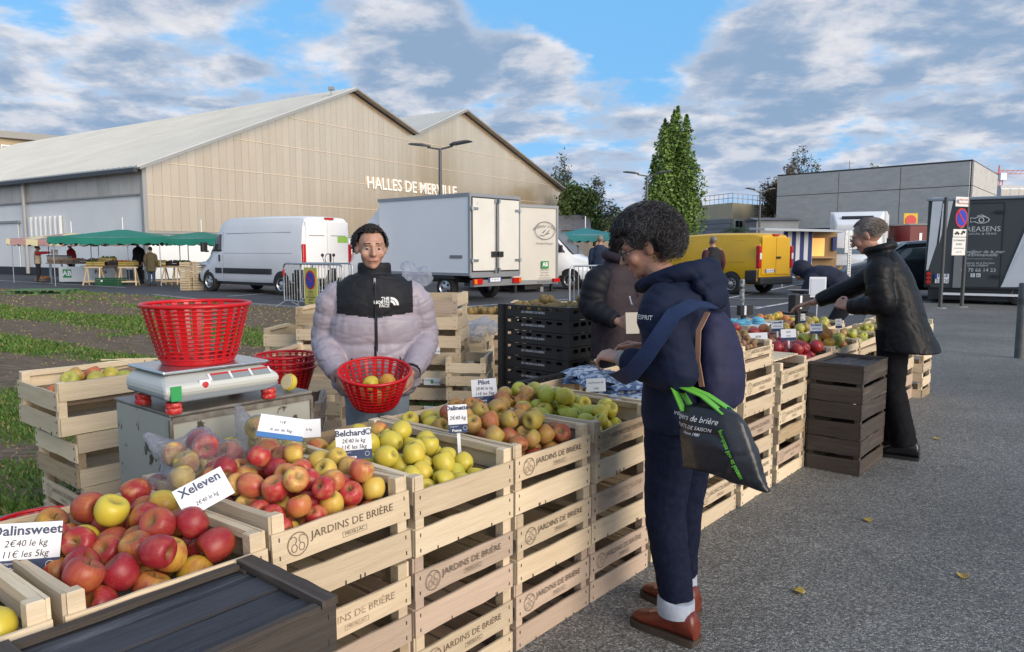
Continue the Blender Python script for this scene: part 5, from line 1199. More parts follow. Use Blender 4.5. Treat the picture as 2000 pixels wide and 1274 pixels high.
def heap(n, x0, x1, y0, y1, floor, hfn, rmin, rmax, seed, tries=26, pre=()):
    rr = random.Random(seed); S_ = list(pre)
    out = []
    for _ in range(n):
        best = None; r = rr.uniform(rmin, rmax)
        for _k in range(tries):
            x = rr.uniform(x0 + r, x1 - r); y = rr.uniform(y0 + r, y1 - r); z = floor + r * .93
            for (a, b, c, q) in S_:
                d2 = (a - x) ** 2 + (b - y) ** 2; s_ = (q + r) * .955
                if d2 < s_ * s_: z = max(z, c + sqrt(s_ * s_ - d2))
            cost = z - hfn(x, y)
            if best is None or cost < best[0]: best = (cost, x, y, z, r)
        S_.append(best[1:]); out.append(best[1:])
    return out
def seen(pts):
    A = np.array([(p[0].x, p[0].y, p[0].z, p[1]) for p in pts]); cam_ = np.array((0, 0, HC)); keep = []
    k_ = np.arange(26); ph = np.arccos(1 - 2 * (k_ + .5) / 26); th_ = pi * (1 + 5 ** .5) * k_
    dirs = np.stack((np.cos(th_) * np.sin(ph), np.sin(th_) * np.sin(ph), np.cos(ph)), 1)
    for i in range(len(A)):
        c = A[i, :3]; n = 0; oth = np.delete(A, i, 0)
        for d in dirs:
            if d @ (cam_ - c) <= 0: continue
            q = c + d * A[i, 3]; v = cam_ - q; L_ = np.linalg.norm(v); v = v / L_; w = oth[:, :3] - q; t_ = w @ v
            if np.all((t_ < 0) | (np.sum(w * w, 1) - t_ * t_ > (oth[:, 3] * .93) ** 2)): n += 1
        keep.append(n >= 2)
    return [p for p, k in zip(pts, keep) if k]
def place(cr, heap_, pick, labels, group, seed):
    rr = random.Random(seed); M = Matrix.Translation(cr.location) @ Euler(cr.rotation_euler).to_matrix().to_4x4()
    for p, r, x, y, z in seen([(M @ Vector((x, y, z)), r, x, y, z) for (x, y, z, r) in heap_]):
        k = pick(x, y, z, rr); apple(k, p, r, rr, labels[k], group)
ctl = H_
FLR = H_ - .122
X1 = W_ / 2 - .032; Y1 = D_ / 2 - .026
# lower left corner crate
hp_ = heap(30, -X1, X1, -Y1, Y1, FLR, lambda x, y: .02 * (y > 0), .037, .043, 3)
place(col['a'], hp_, lambda x, y, z, r: r.choice(('org', 'org', 'sweetyel')), {'org': 'orange-streaked yellow apple in the crate at the lower left corner', 'sweetyel': 'plain yellow apple in the crate at the lower left corner'}, 'apples in the lower left corner crate', 5)
hp_ = heap(56, -X1, X1, -Y1, Y1, FLR, lambda x, y: .06 * max(0, 1 - hypot((x - .06) / .22, (y - .02) / .45)) + (-.1 if y > .22 else 0), .0375, .042, 11)
place(col['b'], hp_, lambda x, y, z, r: r.choice(('sweet', 'sweet', 'sweet', 'sweet', 'sweetdark', 'sweetdark', 'sweetyel')), {'sweet': 'red-and-yellow apple in the crate beside the Dalinsweet sign', 'sweetdark': 'dark red apple in the crate beside the Dalinsweet sign', 'sweetyel': 'mostly yellow apple in the crate beside the Dalinsweet sign'}, 'apples in the Dalinsweet crate', 6)
hp_ = heap(92, -X1, X1, -Y1, Y1 - .2, FLR, lambda x, y: .08 * max(0, 1 - hypot(x / .3, (y + .02) / .45)), .0305, .0355, 12)
place(col['c'], hp_, lambda x, y, z, r: r.choice(('xel', 'xel', 'xel', 'xel', 'xely', 'xely', 'sweetdark')), {'xel': 'pink-red apple in the crate between the Xeleven and Belchard signs', 'xely': 'yellowish apple in the crate between the Xeleven and Belchard signs', 'sweetdark': 'deep red apple in the crate between the Xeleven and Belchard signs'}, 'apples in the Xeleven crate', 7)
hp_ = heap(76, -X1, X1, -Y1, Y1, FLR - .01, lambda x, y: .10 * max(0, 1 - hypot((x + .0) / .3, (y - .02) / .4)), .033, .038, 13)
place(col['d'], hp_, lambda x, y, z, r: r.choice(('xel', 'rusg', 'sweetyel', 'xely')) if (y > .10 - x * .3) else r.choice(('bel', 'bel', 'bel', 'belg')), {'bel': 'yellow apple in the crate right of the Belchard sign', 'belg': 'greenish apple in the crate right of the Belchard sign', 'xel': 'red apple at the back of the yellow apple crate', 'rusg': 'russet apple at the back of the yellow apple crate', 'sweetyel': 'blushed yellow apple at the back of the yellow apple crate', 'xely': 'pale pink apple at the back of the yellow apple crate'}, 'apples in the Belchard crate', 8)
hp_ = heap(92, -X1, X1, -Y1, Y1, FLR, lambda x, y: .14 * max(0, 1 - hypot((x - .03) / .3, (y + .05) / .4)), .033, .037, 14)
place(col['e'], hp_, lambda x, y, z, r: r.choice(('bel', 'bel', 'rusg')) if (y > .2 and x < .1) else r.choice(('rus', 'rus', 'rus', 'rusg')), {'rus': 'brownish red apple heaped in the crate right of the Dalinette sign', 'rusg': 'greenish russet apple in the crate right of the Dalinette sign', 'bel': 'yellow apple at the back left of the russet apple crate'}, 'apples in the Dalinette crate', 9)
hp_ = heap(84, -X1, X1, -Y1, Y1, FLR, lambda x, y: .11 * max(0, 1 - hypot((x + .0) / .3, (y - .08) / .4)), .033, .037, 15)
place(col['f'], hp_, lambda x, y, z, r: r.choice(('xel', 'xel', 'sweetyel', 'xely')) if (y > .08 and x < .02) else r.choice(('bel', 'belg', 'belg')), {'bel': 'yellow apple in the crate nearest the grey haired woman', 'belg': 'green-yellow apple in the crate nearest the grey haired woman', 'xel': 'red apple at the back of the crate nearest the grey haired woman', 'sweetyel': 'orange-yellow apple at the back of the crate nearest the grey haired woman', 'xely': 'pinkish apple at the back of the crate nearest the grey haired woman'}, 'apples in the Pilot crate', 10)
# walnuts
wm_ = MB(); M = Matrix.Translation(wn_.location) @ Euler(wn_.rotation_euler).to_matrix().to_4x4()
for (x, y, z, r) in heap(170, -.185, .185, -.185, .185, .07, lambda x, y: .0, .017, .02, 40, tries=8):
    wm_.ell((x, y, z), (r, r * .9, r * 1.15), Euler((random.random() * 3, random.random() * 3, 0)).to_matrix(), 8, 6)
wo_ = wm_.build('walnuts', mat('walnut_shell', (.32, .19, .10), (.22, .12, .06), rough=.7, sc=60, bump=.4), wn_, smooth=180); wo_['kind'] = 'stuff'
# plastic bags of apples at the back of the Xeleven crate
PLASTIC = bpy.data.materials.new('clear_plastic_bag'); PLASTIC.use_nodes = True
t_ = PLASTIC.node_tree; N_ = t_.nodes; N_.clear(); o_ = N_.new('ShaderNodeOutputMaterial'); mx_ = N_.new('ShaderNodeMixShader'); tr_ = N_.new('ShaderNodeBsdfTransparent'); gl_ = N_.new('ShaderNodeBsdfGlossy'); gl_.inputs['Roughness'].default_value = .16; gl_.inputs['Color'].default_value = (.9, .92, 1, 1)
df_ = N_.new('ShaderNodeBsdfTranslucent'); df_.inputs['Color'].default_value = (.8, .82, .9, 1); m2_ = N_.new('ShaderNodeMixShader'); m2_.inputs[0].default_value = .35
fr__ = N_.new('ShaderNodeLayerWeight'); fr__.inputs[0].default_value = .35; mr_ = N_.new('ShaderNodeMapRange'); mr_.inputs[3].default_value = .20; mr_.inputs[4].default_value = .85
nb_ = N_.new('ShaderNodeBump'); nn_ = N_.new('ShaderNodeTexNoise'); nn_.inputs['Scale'].default_value = 26; nn_.inputs['Detail'].default_value = 3; nn_.inputs['Distortion'].default_value = 1.5; nb_.inputs['Strength'].default_value = .7; nb_.inputs['Distance'].default_value = .02
t_.links.new(nn_.outputs[0], nb_.inputs['Height']); t_.links.new(nb_.outputs[0], gl_.inputs['Normal']); t_.links.new(nb_.outputs[0], fr__.inputs['Normal'])
t_.links.new(fr__.outputs['Fresnel'], mr_.inputs[0]); t_.links.new(mr_.outputs[0], mx_.inputs[0]); t_.links.new(tr_.outputs[0], mx_.inputs[1]); t_.links.new(gl_.outputs[0], m2_.inputs[1]); t_.links.new(df_.outputs[0], m2_.inputs[2]); t_.links.new(m2_.outputs[0], mx_.inputs[2]); t_.links.new(mx_.outputs[0], o_.inputs[0])
def applebag(label, loc, rx, ry, n, seed, kinds, where, neck):
    pts = heap(n, -rx, rx, -ry, ry, 0, lambda x, y: .16 * max(0, 1 - hypot(x / (rx * 1.2), y / (ry * 1.2))), .034, .039, seed); rr = random.Random(seed); M = Matrix.Translation(loc) @ Matrix.Rotation(SA, 4, 'Z')
    bag = MB()
    for (x, y, z, r) in pts:
        apple(rr.choice(kinds), M @ Vector((x, y, z)), r, rr, f'apple inside the clear bag {where}', f'apples in the bag {where}')
        bag.ell((x, y, z), (r * 1.26,) * 3, None, 12, 8)
    for a, b in zip(pts, pts[1:]): bag.cap(a[:3], b[:3], .038, .038, 8)
    bag.cap((neck[0] * .5, neck[1] * .5, .12), neck, .05, .02, 8)
    me = voxel(bag, .009, 10, 'bag'); wrinkle(me, .005, (26, 26, 26), seed); me.materials.append(PLASTIC)
    o = link('bag_of_apples', me, None, M.translation, (0, 0, SA)); return tag(o, label, 'bag')
cM = Matrix.Translation(col['c'].location) @ Euler(col['c'].rotation_euler).to_matrix().to_4x4()
applebag('clear plastic bag of apples behind the Xeleven sign', cM @ Vector((-.10, .20, FLR + .05)), .15, .15, 20, 51, ('xely', 'bel', 'sweetyel', 'xel'), 'behind the Xeleven sign', (-.12, .12, .19))
applebag('clear plastic bag of apples under the tilted price card', cM @ Vector((.14, .27, FLR + .055)), .11, .13, 13, 52, ('bel', 'sweetyel', 'xel', 'belg'), 'under the tilted price card', (.0, .16, .2))
# ---------------------------------------------------------------- price signs
def price_sign(px, py, pw, ph, z, roll, title, lines, label, band=.27, yaw=0.0, pitch=-.12, foot='France', D=None, titlesize=.2, blue=NAVY, stake=True):
    p = ground_at(px, py, z) if D is None else at_depth(px, py, D); s_ = p.y / FPX * 1.0; w = pw * s_; h = ph * s_
    t = thing('price_sign', label, 'sign', p, 0, 'apple price signs'); face = atan2(p.x, p.y)
    t.rotation_euler = (Matrix.Rotation(-face + yaw, 3, 'Z') @ Matrix.Rotation(pitch, 3, 'X') @ Matrix.Rotation(-roll, 3, 'Y')).to_euler()
    MB().box((0, 0, 0), (w, .003, h)).build('card', PAPER, t)
    if band: MB().bx((-w / 2, -.0035, -h / 2), (w / 2, .0, -h / 2 + h * band)).build('navy_band', blue, t)
    if title: lettering(title, h * titlesize * 1.35, NAVY, t, (0, -.0028, h / 2 - h * titlesize * .75), bold=.0007, name='variety_name')
    z0 = h / 2 - h * titlesize * 1.5 if title else h / 2 - h * .1
    zz_ = -h / 2 + h * band; n = len(lines)
    for k, s in enumerate(lines): lettering(s, h * .19, INK, t, (0, -.0028, z0 - (k + .5) * (z0 - zz_) / n), shear=.15, name='handwriting', sx=.9)
    if band and foot:
        lettering(foot, h * .12, PAPER, t, (-w * .08, -.005, -h / 2 + h * band * .3), name='origin_lettering', bold=.0004); lettering('Catégorie II', h * .06, PAPER, t, (-w * .22, -.005, -h / 2 + h * band * .78), name='origin_lettering')
        MB().tube([(w * .36 + h * .07 * cos(a), -.005, -h / 2 + h * band * .55 + h * .07 * sin(a)) for a in np.linspace(0, 2 * pi, 17)[:-1]], h * .006, 4, close=True).build('round_logo', PAPER, t)
    if stake: MB().bx((-.006, .002, -h / 2 - .09), (.006, .006, h * .1)).build('stake', PAPER, t)
    return t
price_sign(50, 1070, 122, 100, .735, -.14, 'Dalinsweet', ('2€40 le kg', '11€ les 5kg'), 'price sign reading Dalinsweet at the lower left')
price_sign(398, 962, 100, 62, .80, .42, 'Xeleven', ('2€40 le kg',), 'tilted price sign reading Xeleven lying on the apples', titlesize=.3, band=.0, pitch=-.45, stake=False)
price_sign(550, 836, 88, 48, .90, -.22, None, ('11€', 'le sac de 5kg'), 'blue-edged card for the five kilo bags on the rear bag', band=.22, pitch=-.6, foot=None, blue=mat('card_blue', (.05, .17, .42)), stake=False)
price_sign(691, 867, 70, 62, .80, .03, 'Belchard®', ('2€40 le kg', '11€ les 5kg'), 'price sign reading Belchard between red and yellow apples', band=.3)
price_sign(894, 818, 38, 56, .82, .05, 'Dalinette', ('2€40 kg',), 'narrow price sign reading Dalinette', band=.3, titlesize=.16)
price_sign(946, 763, 50, 46, .83, .08, 'Pilot', ('2€40 le kg', '11€ les 5kg'), 'price sign reading Pilot at the back of the counter', band=.26)
price_sign(603, 837, 46, 36, .82, .0, None, ('le kg',), 'white card with green corner behind the apple bags', band=.0, stake=False)
price_sign(1164, 752, 38, 26, .82, .06, None, ('Les Pommes 5€', '3,50€'), 'small handwritten card in front of the blue pouches', band=0, stake=False)
for (px, py, pw, ph, tx, lb) in ((1481, 665, 35, 30, '2€20', 'white price card at the melons and dark red apples'), (1540, 654, 28, 22, '2€40', 'white price card above the crimson apples'), (1518, 637, 22, 20, 'Cannelle', 'white card before the egg tray'), (1565, 622, 15, 18, '3€', 'small card leaning by the clear sachets'), (1594, 642, 23, 20, 'Rochard', 'white card reading Rochard by the green pears'), (1638, 632, 12, 18, '2€', 'narrow card near the older man\'s jacket')):
    price_sign(px, py, pw, ph, .86, .08, tx if len(tx) > 4 else None, ('2€50 le kg',) if len(tx) > 4 else (tx, 'le kg'), lb, band=.25, foot=None, stake=True)
# ---------------------------------------------------------------- right display: shallow crates in rows
KINDS = [['dark'], ['org', 'orr', 'sweetyel'], ['rus', 'rusg', 'belg'], ['belg', 'bel'], ['xel', 'xely']]
KN = {'dark': 'crimson apple', 'org': 'orange-streaked apple', 'orr': 'orange-red apple', 'sweetyel': 'blushed yellow apple', 'rus': 'russet apple', 'rusg': 'greenish russet apple', 'belg': 'green-yellow apple', 'bel': 'yellow apple', 'xel': 'pink-red apple', 'xely': 'pale pink apple', 'kiwi': 'brown pear'}
def shallow(u, v, z, what, kinds, n, seed, rmin=.036, rmax=.042, label=None):
    c = crate(label or f'shallow display crate of {what}', st(u + .3, v + .2, z), SA, W=.6, D=.395, H=.14, prints=0, m=seed % 3, liner=True)
    M = Matrix.Translation(c.location) @ Euler(c.rotation_euler).to_matrix().to_4x4(); rr = random.Random(seed)
    for p, r in seen([(M @ Vector((x, y, zz_)), r) for (x, y, zz_, r) in heap(n, -.26, .26, -.165, .165, .045, lambda x, y: .05 * max(0, 1 - hypot(x / .3, y / .2)), rmin, rmax, seed, tries=14)]):
        k = rr.choice(kinds); apple(k, p, r, rr, f'{KN[k]} in the display crate of {what}', f'fruit in the display crate of {what}', name='apple' if k != 'kiwi' else 'pear', cat='apple' if k != 'kiwi' else 'pear')
    return c
for k, uu in enumerate((2.96, 3.57, 4.18, 4.79, 5.42)):
    for q in range(2):
        crate(f'wooden crate, {("lower", "upper")[q]} support, {("first", "second", "third", "fourth", "last")[k]} behind the dark crates', st(uu + .3, .2, q * .3 + .0), SA, W=.6, D=.395, H=.298, m=(k + q) % 3, prints=0)
shallow(2.90, .0, .604, 'crimson apples behind the dark crates', ['dark'], 26, 61, .04, .046)
shallow(3.52, .0, .604, 'orange apples beside the older man', ['orr', 'org', 'sweetyel', 'belg'], 26, 62, .038, .046)
shallow(4.14, .0, .604, 'green pears under the older man\'s arm', ['rusg', 'belg'], 22, 63)
shallow(4.76, .0, .604, 'yellow apples hidden by the older man\'s jacket', ['bel'], 16, 64)
shallow(5.40, .0, .604, 'apples at the far end of the counter', ['bel', 'xel'], 16, 65)
TBL = thing('display_table', 'plank table carrying the rear display crates at right', 'table', st(4.1, 1.05, 0), SA)
for k in range(5): link('plank', slat_mesh(3.4, .24, .025, WOODS[0]), TBL, (0, -.5 + k * .25, .63), (pi / 2, 0, 0))
for x in (-1.5, 0, 1.5):
    for y in (-.5, .5): MB().bx((x - .03, y - .03, 0), (x + .03, y + .03, .617)).build('leg', WOODS[0], TBL)
shallow(2.75, .42, .645, 'brown pears beside the backpack', ['kiwi', 'kiwi', 'bel'], 20, 66, .04, .05)
shallow(3.37, .42, .645, 'pink apples in the second row', ['xel', 'xely', 'rus'], 24, 67)
shallow(3.99, .42, .645, 'russet apples in the second row', ['rus', 'rusg', 'belg'], 24, 68)
shallow(4.61, .42, .645, 'yellow apples in the second row', ['bel', 'rusg'], 24, 69)
shallow(3.6, .83, .645, 'mixed apples in the third row', ['xel', 'belg'], 18, 70)
shallow(4.85, .83, .645, 'red and yellow apples by the older man\'s hand', ['orr', 'bel', 'org'], 22, 71)
# egg trays with blue packs, clear sachets
eg = crate('shallow crate of blue-topped egg packs', st(4.35, 1.04, .645), SA, W=.62, D=.4, H=.15, prints=0, m=2)
EGGB = mat('blue_pack', (.12, .40, .55), rough=.4); M = Matrix.Translation(eg.location) @ Euler(eg.rotation_euler).to_matrix().to_4x4()
fl2 = MB().box((0, 0, .115), (.58, .36, .03)).build('packing_tray', PAPER, eg)
for k in range(9):
    q = M @ Vector((-.24 + .06 * k, random.uniform(-.1, .12), .145)); o = MB().ell((0, 0, .018), (.045, .035, .022), None, 12, 8).lathe([(.05, -.012), (.05, .0), (.04, .006)], 12).build('blue_pack', EGGB, None, q, smooth=50); tag(o, 'rounded blue pack on the egg tray', 'pack', 'blue packs on the egg tray')
SACH = mat('clear_sachet', (.46, .48, .52), (.32, .34, .38), rough=.2, sc=40, thr=(.4, .6), bump=.6, spec=.8)
def pillow(w, h, t, seed):
    rr = random.Random(seed); mb = MB()
    def fn(i, j):
        x = (i - .5) * 2; y = (j - .5) * 2; e = max(0, (1 - x ** 4)) * max(0, (1 - y ** 4)); return (x * w / 2, y * h / 2, t * e + .004 * noise.noise((x * 3 + seed, y * 3, 0)))
    def fb(i, j): p = fn(i, j); return (p[0], p[1], -p[2] * .6)
    mb.sheet(fn, 10, 8); mb.sheet(fb, 10, 8); return mb
sc_c = crate('shallow crate of clear sachets before the older man\'s hand', st(3.62, 1.25, .645), SA, W=.6, D=.4, H=.15, prints=0, m=0)
M = Matrix.Translation(sc_c.location) @ Euler(sc_c.rotation_euler).to_matrix().to_4x4()
for k in range(12):
    o = pillow(.15, .1, .018, k).build('clear_sachet', SACH, None, M @ Vector((-.22 + .045 * k, random.uniform(-.1, .1), .12 + .012 * (k % 3))), (random.uniform(.2, .6), random.uniform(-.3, .3), random.uniform(0, 3)), smooth=180); tag(o, 'clear sachet of dried fruit in the rear display crate', 'sachet', 'clear sachets')
# end stacks at far right
for k in range(3): crate(f'pale slatted crate, {TIER[k]} of the end stack right of the older man', st(5.98 + .2, -.06 + .25, k * .25), SA, W=.36, D=.55, H=.246, prints=0, m=2)
# blue pouches behind the Pilot crate, on a stack
BLUEF = mat('blue_foil', (.06, .10, .20), (.38, .42, .50), rough=.28, metal=.5, sc=34, thr=(.49, .53), bump=.4, spec=.7)
for k in range(22):
    o = pillow(.20, .13, .02, 30 + k).build('foil_pouch', BLUEF, None, st(1.06 + .014 * k, .12 + .026 * k + random.uniform(-.04, .04), .725 + .014 * (k % 5)), (random.uniform(-.1, .5), random.uniform(-.25, .25), SA + random.uniform(-.8, .8)), smooth=180); tag(o, 'blue and silver foil pouch behind the Pilot apples', 'pouch', 'foil pouches')
# black trays
def tray(label, loc, rot, group='black plastic trays'):
    t = thing('black_tray', label, 'tray', loc, rot, group); W, D, H = .60, .40, .09; b = MB()
    b.bx((-W / 2, -D / 2, 0), (W / 2, D / 2, .012))
    for sy in (-1, 1):
        y = sy * D / 2; b.bx((-W / 2, y - .006, .0), (W / 2, y + .006, .055)).bx((-W / 2, y - .010, .075), (W / 2, y + .010, .088))
        for x in np.linspace(-W / 2 + .03, W / 2 - .03, 7): b.bx((x - .035, y - .005, .05), (x + .008, y + .005, .078))
    for sx in (-1, 1):
        x = sx * W / 2; b.bx((x - .006, -D / 2, 0), (x + .006, D / 2, .045)).bx((x - .01, -D / 2, .075), (x + .01, D / 2, .088))
        for y in np.linspace(-D / 2 + .02, D / 2 - .02, 5): b.bx((x - .005, y - .02, .04), (x + .005, y + .01, .078))
    for sx in (-1, 1):
        for sy in (-1, 1): b.bx((sx * W / 2 - .03, sy * D / 2 - .03, 0), (sx * W / 2 + .012, sy * D / 2 + .012, .09))
    b.build('body', BLACK, t); lettering('LES VERGERS DE BRIÈRE', .02, PAPER, t, (-.02, -D / 2 - .0075, .04), name='white_print'); MB().box((W / 2 + .014, .1, .05), (.004, .05, .05)).build('white_tag', PAPER, t); return t
bc_ = Vector((.396, 5.0, 0)); tl = None
for k in range(9):
    tl = tray(f'black plastic tray, {("lowest", "second", "third", "fourth", "fifth", "sixth", "seventh", "eighth", "topmost")[k]} of the tall black stack', bc_ - (VV * -1) * .0 + VV * .30 + U * .20 + Vector((0, 0, .21 + k * .092)), SA - pi / 2)
for k in range(2): crate(f'wooden crate, {("lower", "upper")[k]} one carrying the tall black tray stack', bc_ + VV * .3 + U * .2 + Vector((0, 0, k * .11)), SA - pi / 2, W=.58, D=.4, H=.108, prints=0, m=1)
rr = random.Random(5); M = Matrix.Translation(tl.location) @ Matrix.Rotation(SA - pi / 2, 4, 'Z')
for (x, y, z, r) in heap(26, -.28, .28, -.18, .18, .035, lambda x, y: 0, .034, .04, 77): apple('kiwi', M @ Vector((x, y, z)), r, rr, 'small brown pear in the topmost black tray', 'pears in the black tray', name='pear', cat='pear')
for k in range(3): tray(f'black plastic tray, {TIER[k]} of the short stack before the woman in the dark waistcoat', st(1.72, .95, .38 + k * .092), SA)
crate('wooden crate under the short black tray stack', st(1.72, .95, .13), SA, W=.58, D=.4, H=.248, prints=0, m=0); crate('flat wooden crate on the ground under the short black tray stack', st(1.72, .95, 0), SA, W=.58, D=.4, H=.128, prints=0, m=0)
# ---------------------------------------------------------------- vendor's stacks behind the counter
def stack(n, loc, rot, what, W=.6, D=.42, H=.228, mats=(0, 2), group='wooden produce crates', prints=0, jitter=.012):
    t = None
    for k in range(n): t = crate(f'crate {("first", "second", "third", "fourth")[k]} from the ground, stack {what}', Vector(loc) + Vector((random.uniform(-jitter, jitter), random.uniform(-jitter, jitter), k * (H + .002))), rot + random.uniform(-.02, .02), W=W, D=D, H=H, prints=prints, m=mats[k % len(mats)], group=group)
    return t
RS = at_depth(895, 574, 5.8)
AB_G = mat('label_green', (.05, .3, .1))
def paper_label(cr, x=.0, z=.06):
    o = MB().box((0, 0, 0), (.13, .002, .05)).build('paper_label', PAPER, cr, (x, -cr['dd'] / 2 - .003, z)) if 'dd' in cr else None
def put_label(t, D, x, z):
    o = MB().box((0, 0, 0), (.13, .003, .055)).build('paper_label', PAPER, t, (x, -D / 2 - .012, z)); MB().box((.0, -.002, 0), (.022, .002, .03)).build('green_mark', AB_G, o); lettering('PAYS DE LA', .018, INK, o, (-.035, -.002, .008)); lettering('LOIRE BIO', .018, INK, o, (.035, -.002, -.008))
def stack_at(n, px, py, dep, wpx_dir, what, right=True, **k):
    p = at_depth(px, py, dep); ang = k.pop('ang', -.12); W = k.get('W', .6); Dp = k.get('D', .42); H = (p.z) / n - .002
    ex = Vector((cos(ang), sin(ang), 0)); ey = Vector((-sin(ang), cos(ang), 0)); c = Vector((p.x, p.y, 0)) - ex * (W / 2) + ey * (Dp / 2)
    t = stack(n, c, ang, what, H=H, **k)
    return t, H
T1, hh = stack_at(4, 896, 574, 5.6, None, 'close to the vendor\'s left elbow', W=.5, mats=(0, 2, 0))
put_label(T1, .42, .05, -.16); put_label(T1, .42, .05, -.62); put_label(T1, .42, .05, -.4)
T2, hh = stack_at(3, 951, 648, 6.1, None, 'under the crumpled plastic film', W=.34, mats=(2, 0)); put_label(T2, .42, .0, -.02)
T3, hh = stack_at(4, 1002, 606, 6.5, None, 'left of the black trays', W=.5, mats=(1, 0))
T4, hh = stack_at(4, 640, 601, 5.5, None, 'behind the vendor\'s right arm', W=.26, mats=(2, 0))
T5, hh = stack_at(3, 590, 642, 5.7, None, 'left of the one behind the vendor\'s right arm', W=.12 + .2, mats=(0, 2))
T6, hh = stack_at(3, 668, 690, 4.6, None, 'right behind the vendor\'s basket', W=.5, mats=(1, 1, 0), prints=1, D=.5)
T7, hh = stack_at(4, 1148, 592, 7.6, None, 'far behind the black trays', W=.8, mats=(0,))
T8, hh = stack_at(3, 948, 700, 5.4, None, 'low beside the vendor', W=.3, mats=(0,))
rr = random.Random(8)
for k in range(9): apple('kiwi', T3.location + Vector((-.16 + .045 * k, rr.uniform(-.08, .1), hh * .95 + .0)), .04, rr, 'brown pear in the crate left of the black trays', 'pears in the rear crate', name='pear', cat='pear')
def film(label, loc, r, seed, sz_=(1, 1, .5)):
    b = MB(); rr = random.Random(seed)
    for _ in range(9): b.ell((rr.uniform(-r, r) * sz_[0], rr.uniform(-r, r) * .5, rr.uniform(0, r) * sz_[2]), (r * .45, r * .4, r * .3 + r * .4 * sz_[2] * rr.random()))
    me = voxel(b, .012, 8, 'film'); wrinkle(me, .03, (14, 14, 14), seed); me.materials.append(PLASTIC); return tag(link('plastic_film', me, None, loc), label, 'plastic film')
film('crumpled clear plastic film over the rear crates', T2.location + Vector((.02, -.12, hh * 1.0 + .02)), .17, 3, (1.3, 1, .4)); film('upright clear plastic bag on the crates by the vendor\'s shoulder', T1.location + Vector((-.12, 0, .3)), .12, 4, (.7, 1, 1.3))
# left stack on a pallet
LSx = at_depth(132, 755, 3.15); pal_h = .10
def pallet(label, loc, rot, m, L_=1.2, Wp=.8):
    t = thing('pallet', label, 'pallet', loc, rot)
    for k in range(7): link('deck_board', slat_mesh(L_, .09, .018, m), t, (0, -Wp / 2 + .045 + k * (Wp - .09) / 6, .128), (pi / 2, 0, 0))
    for x in (-L_ / 2 + .05, 0, L_ / 2 - .05):
        for y in (-Wp / 2 + .05, 0, Wp / 2 - .05): link('block', post_mesh(.1, m, .09), t, (x, y, .018))
    for y in (-Wp / 2 + .05, 0, Wp / 2 - .05): link('skid', slat_mesh(L_, .09, .016, m), t, (0, y, .009), (pi / 2, 0, 0))
    return t
GREYW = wood('grey_pallet_wood', (.24, .22, .20), (.17, .155, .14), (.3, .28, .25))
ct_ = Vector((LSx.x, LSx.y, 0))
pallet('grey wooden pallet under the crates left of the metal box', ct_ + U * .1 + VV * .25, SA, GREYW)
ltop = None
for k, (du, dv) in enumerate(((.035, -.02), (.025, 0), (-.03, .02))):
    ltop = crate(f'wooden crate, {TIER[k]} of the stack left of the grey metal box', ct_ + U * (.30 + du) + VV * (.25 + dv) + Vector((0, 0, .14 + k * .238)), SA - pi / 2, W=.50, D=.62, H=.236, m=(0, 2, 2)[k], prints=1 if k == 0 else 0, liner=k == 2)
rr = random.Random(2); M = Matrix.Translation(ltop.location) @ Matrix.Rotation(SA - pi / 2, 4, 'Z')
for (x, y, z, r) in heap(30, -.20, .20, -.26, .26, .11, lambda x, y: 0, .036, .04, 78): 
    k = rr.choice(('belg', 'bel', 'xely')); apple(k, M @ Vector((x, y, z)), r, rr, f'{KN[k]} in the topmost crate left of the metal box', 'apples in the left rear crate')
put_label(ltop, .9, .2, .0) if False else None
o = link('wood_sliver', slat_mesh(.30, .008, .004, WOODS[2]), ltop, (-.05, .15, .262), (0, .05, 1.2))
# grey metal box with the scale
METAL = mat('chipped_grey_paint', (.36, .365, .33), (.29, .295, .27), rough=.55, sc=2.0, det=6, c3=(.055, .042, .034), sc3=8.0, thr3=(.59, .62), bump=.15, bsc=30)
RUST = mat('bare_dark_metal', (.12, .11, .10), (.24, .22, .20), rough=.45, metal=.3, sc=9, det=7, c3=(.22, .21, .2), sc3=5, thr3=(.6, .75))
mbx = thing('metal_box', 'chipped grey metal box table carrying the scale', 'box', st(-.48, 1.13, 0), SA)
MB().box((0, 0, .425), (.565, .45, .85)).build('body', METAL, mbx, bevel=.008); MB().box((0, 0, .856), (.575, .46, .012)).build('top', RUST, mbx, bevel=.004)
edm = MB()
for x in (-.2825, .2825): edm.bar((x, -.2255, .03), (x, -.2255, .84), .012, .012)
for y in (-.226,): edm.bar((-.28, y, .838), (.28, y, .838), .016, .02)
edm.build('worn_edge', mat('rusty_edge', (.10, .075, .055), (.2, .19, .17), rough=.6, sc=25), mbx)
MB().bar((-.2845, -.2, .30), (-.2845, .2, .36), .004, .004).build('scratch', INK, mbx)
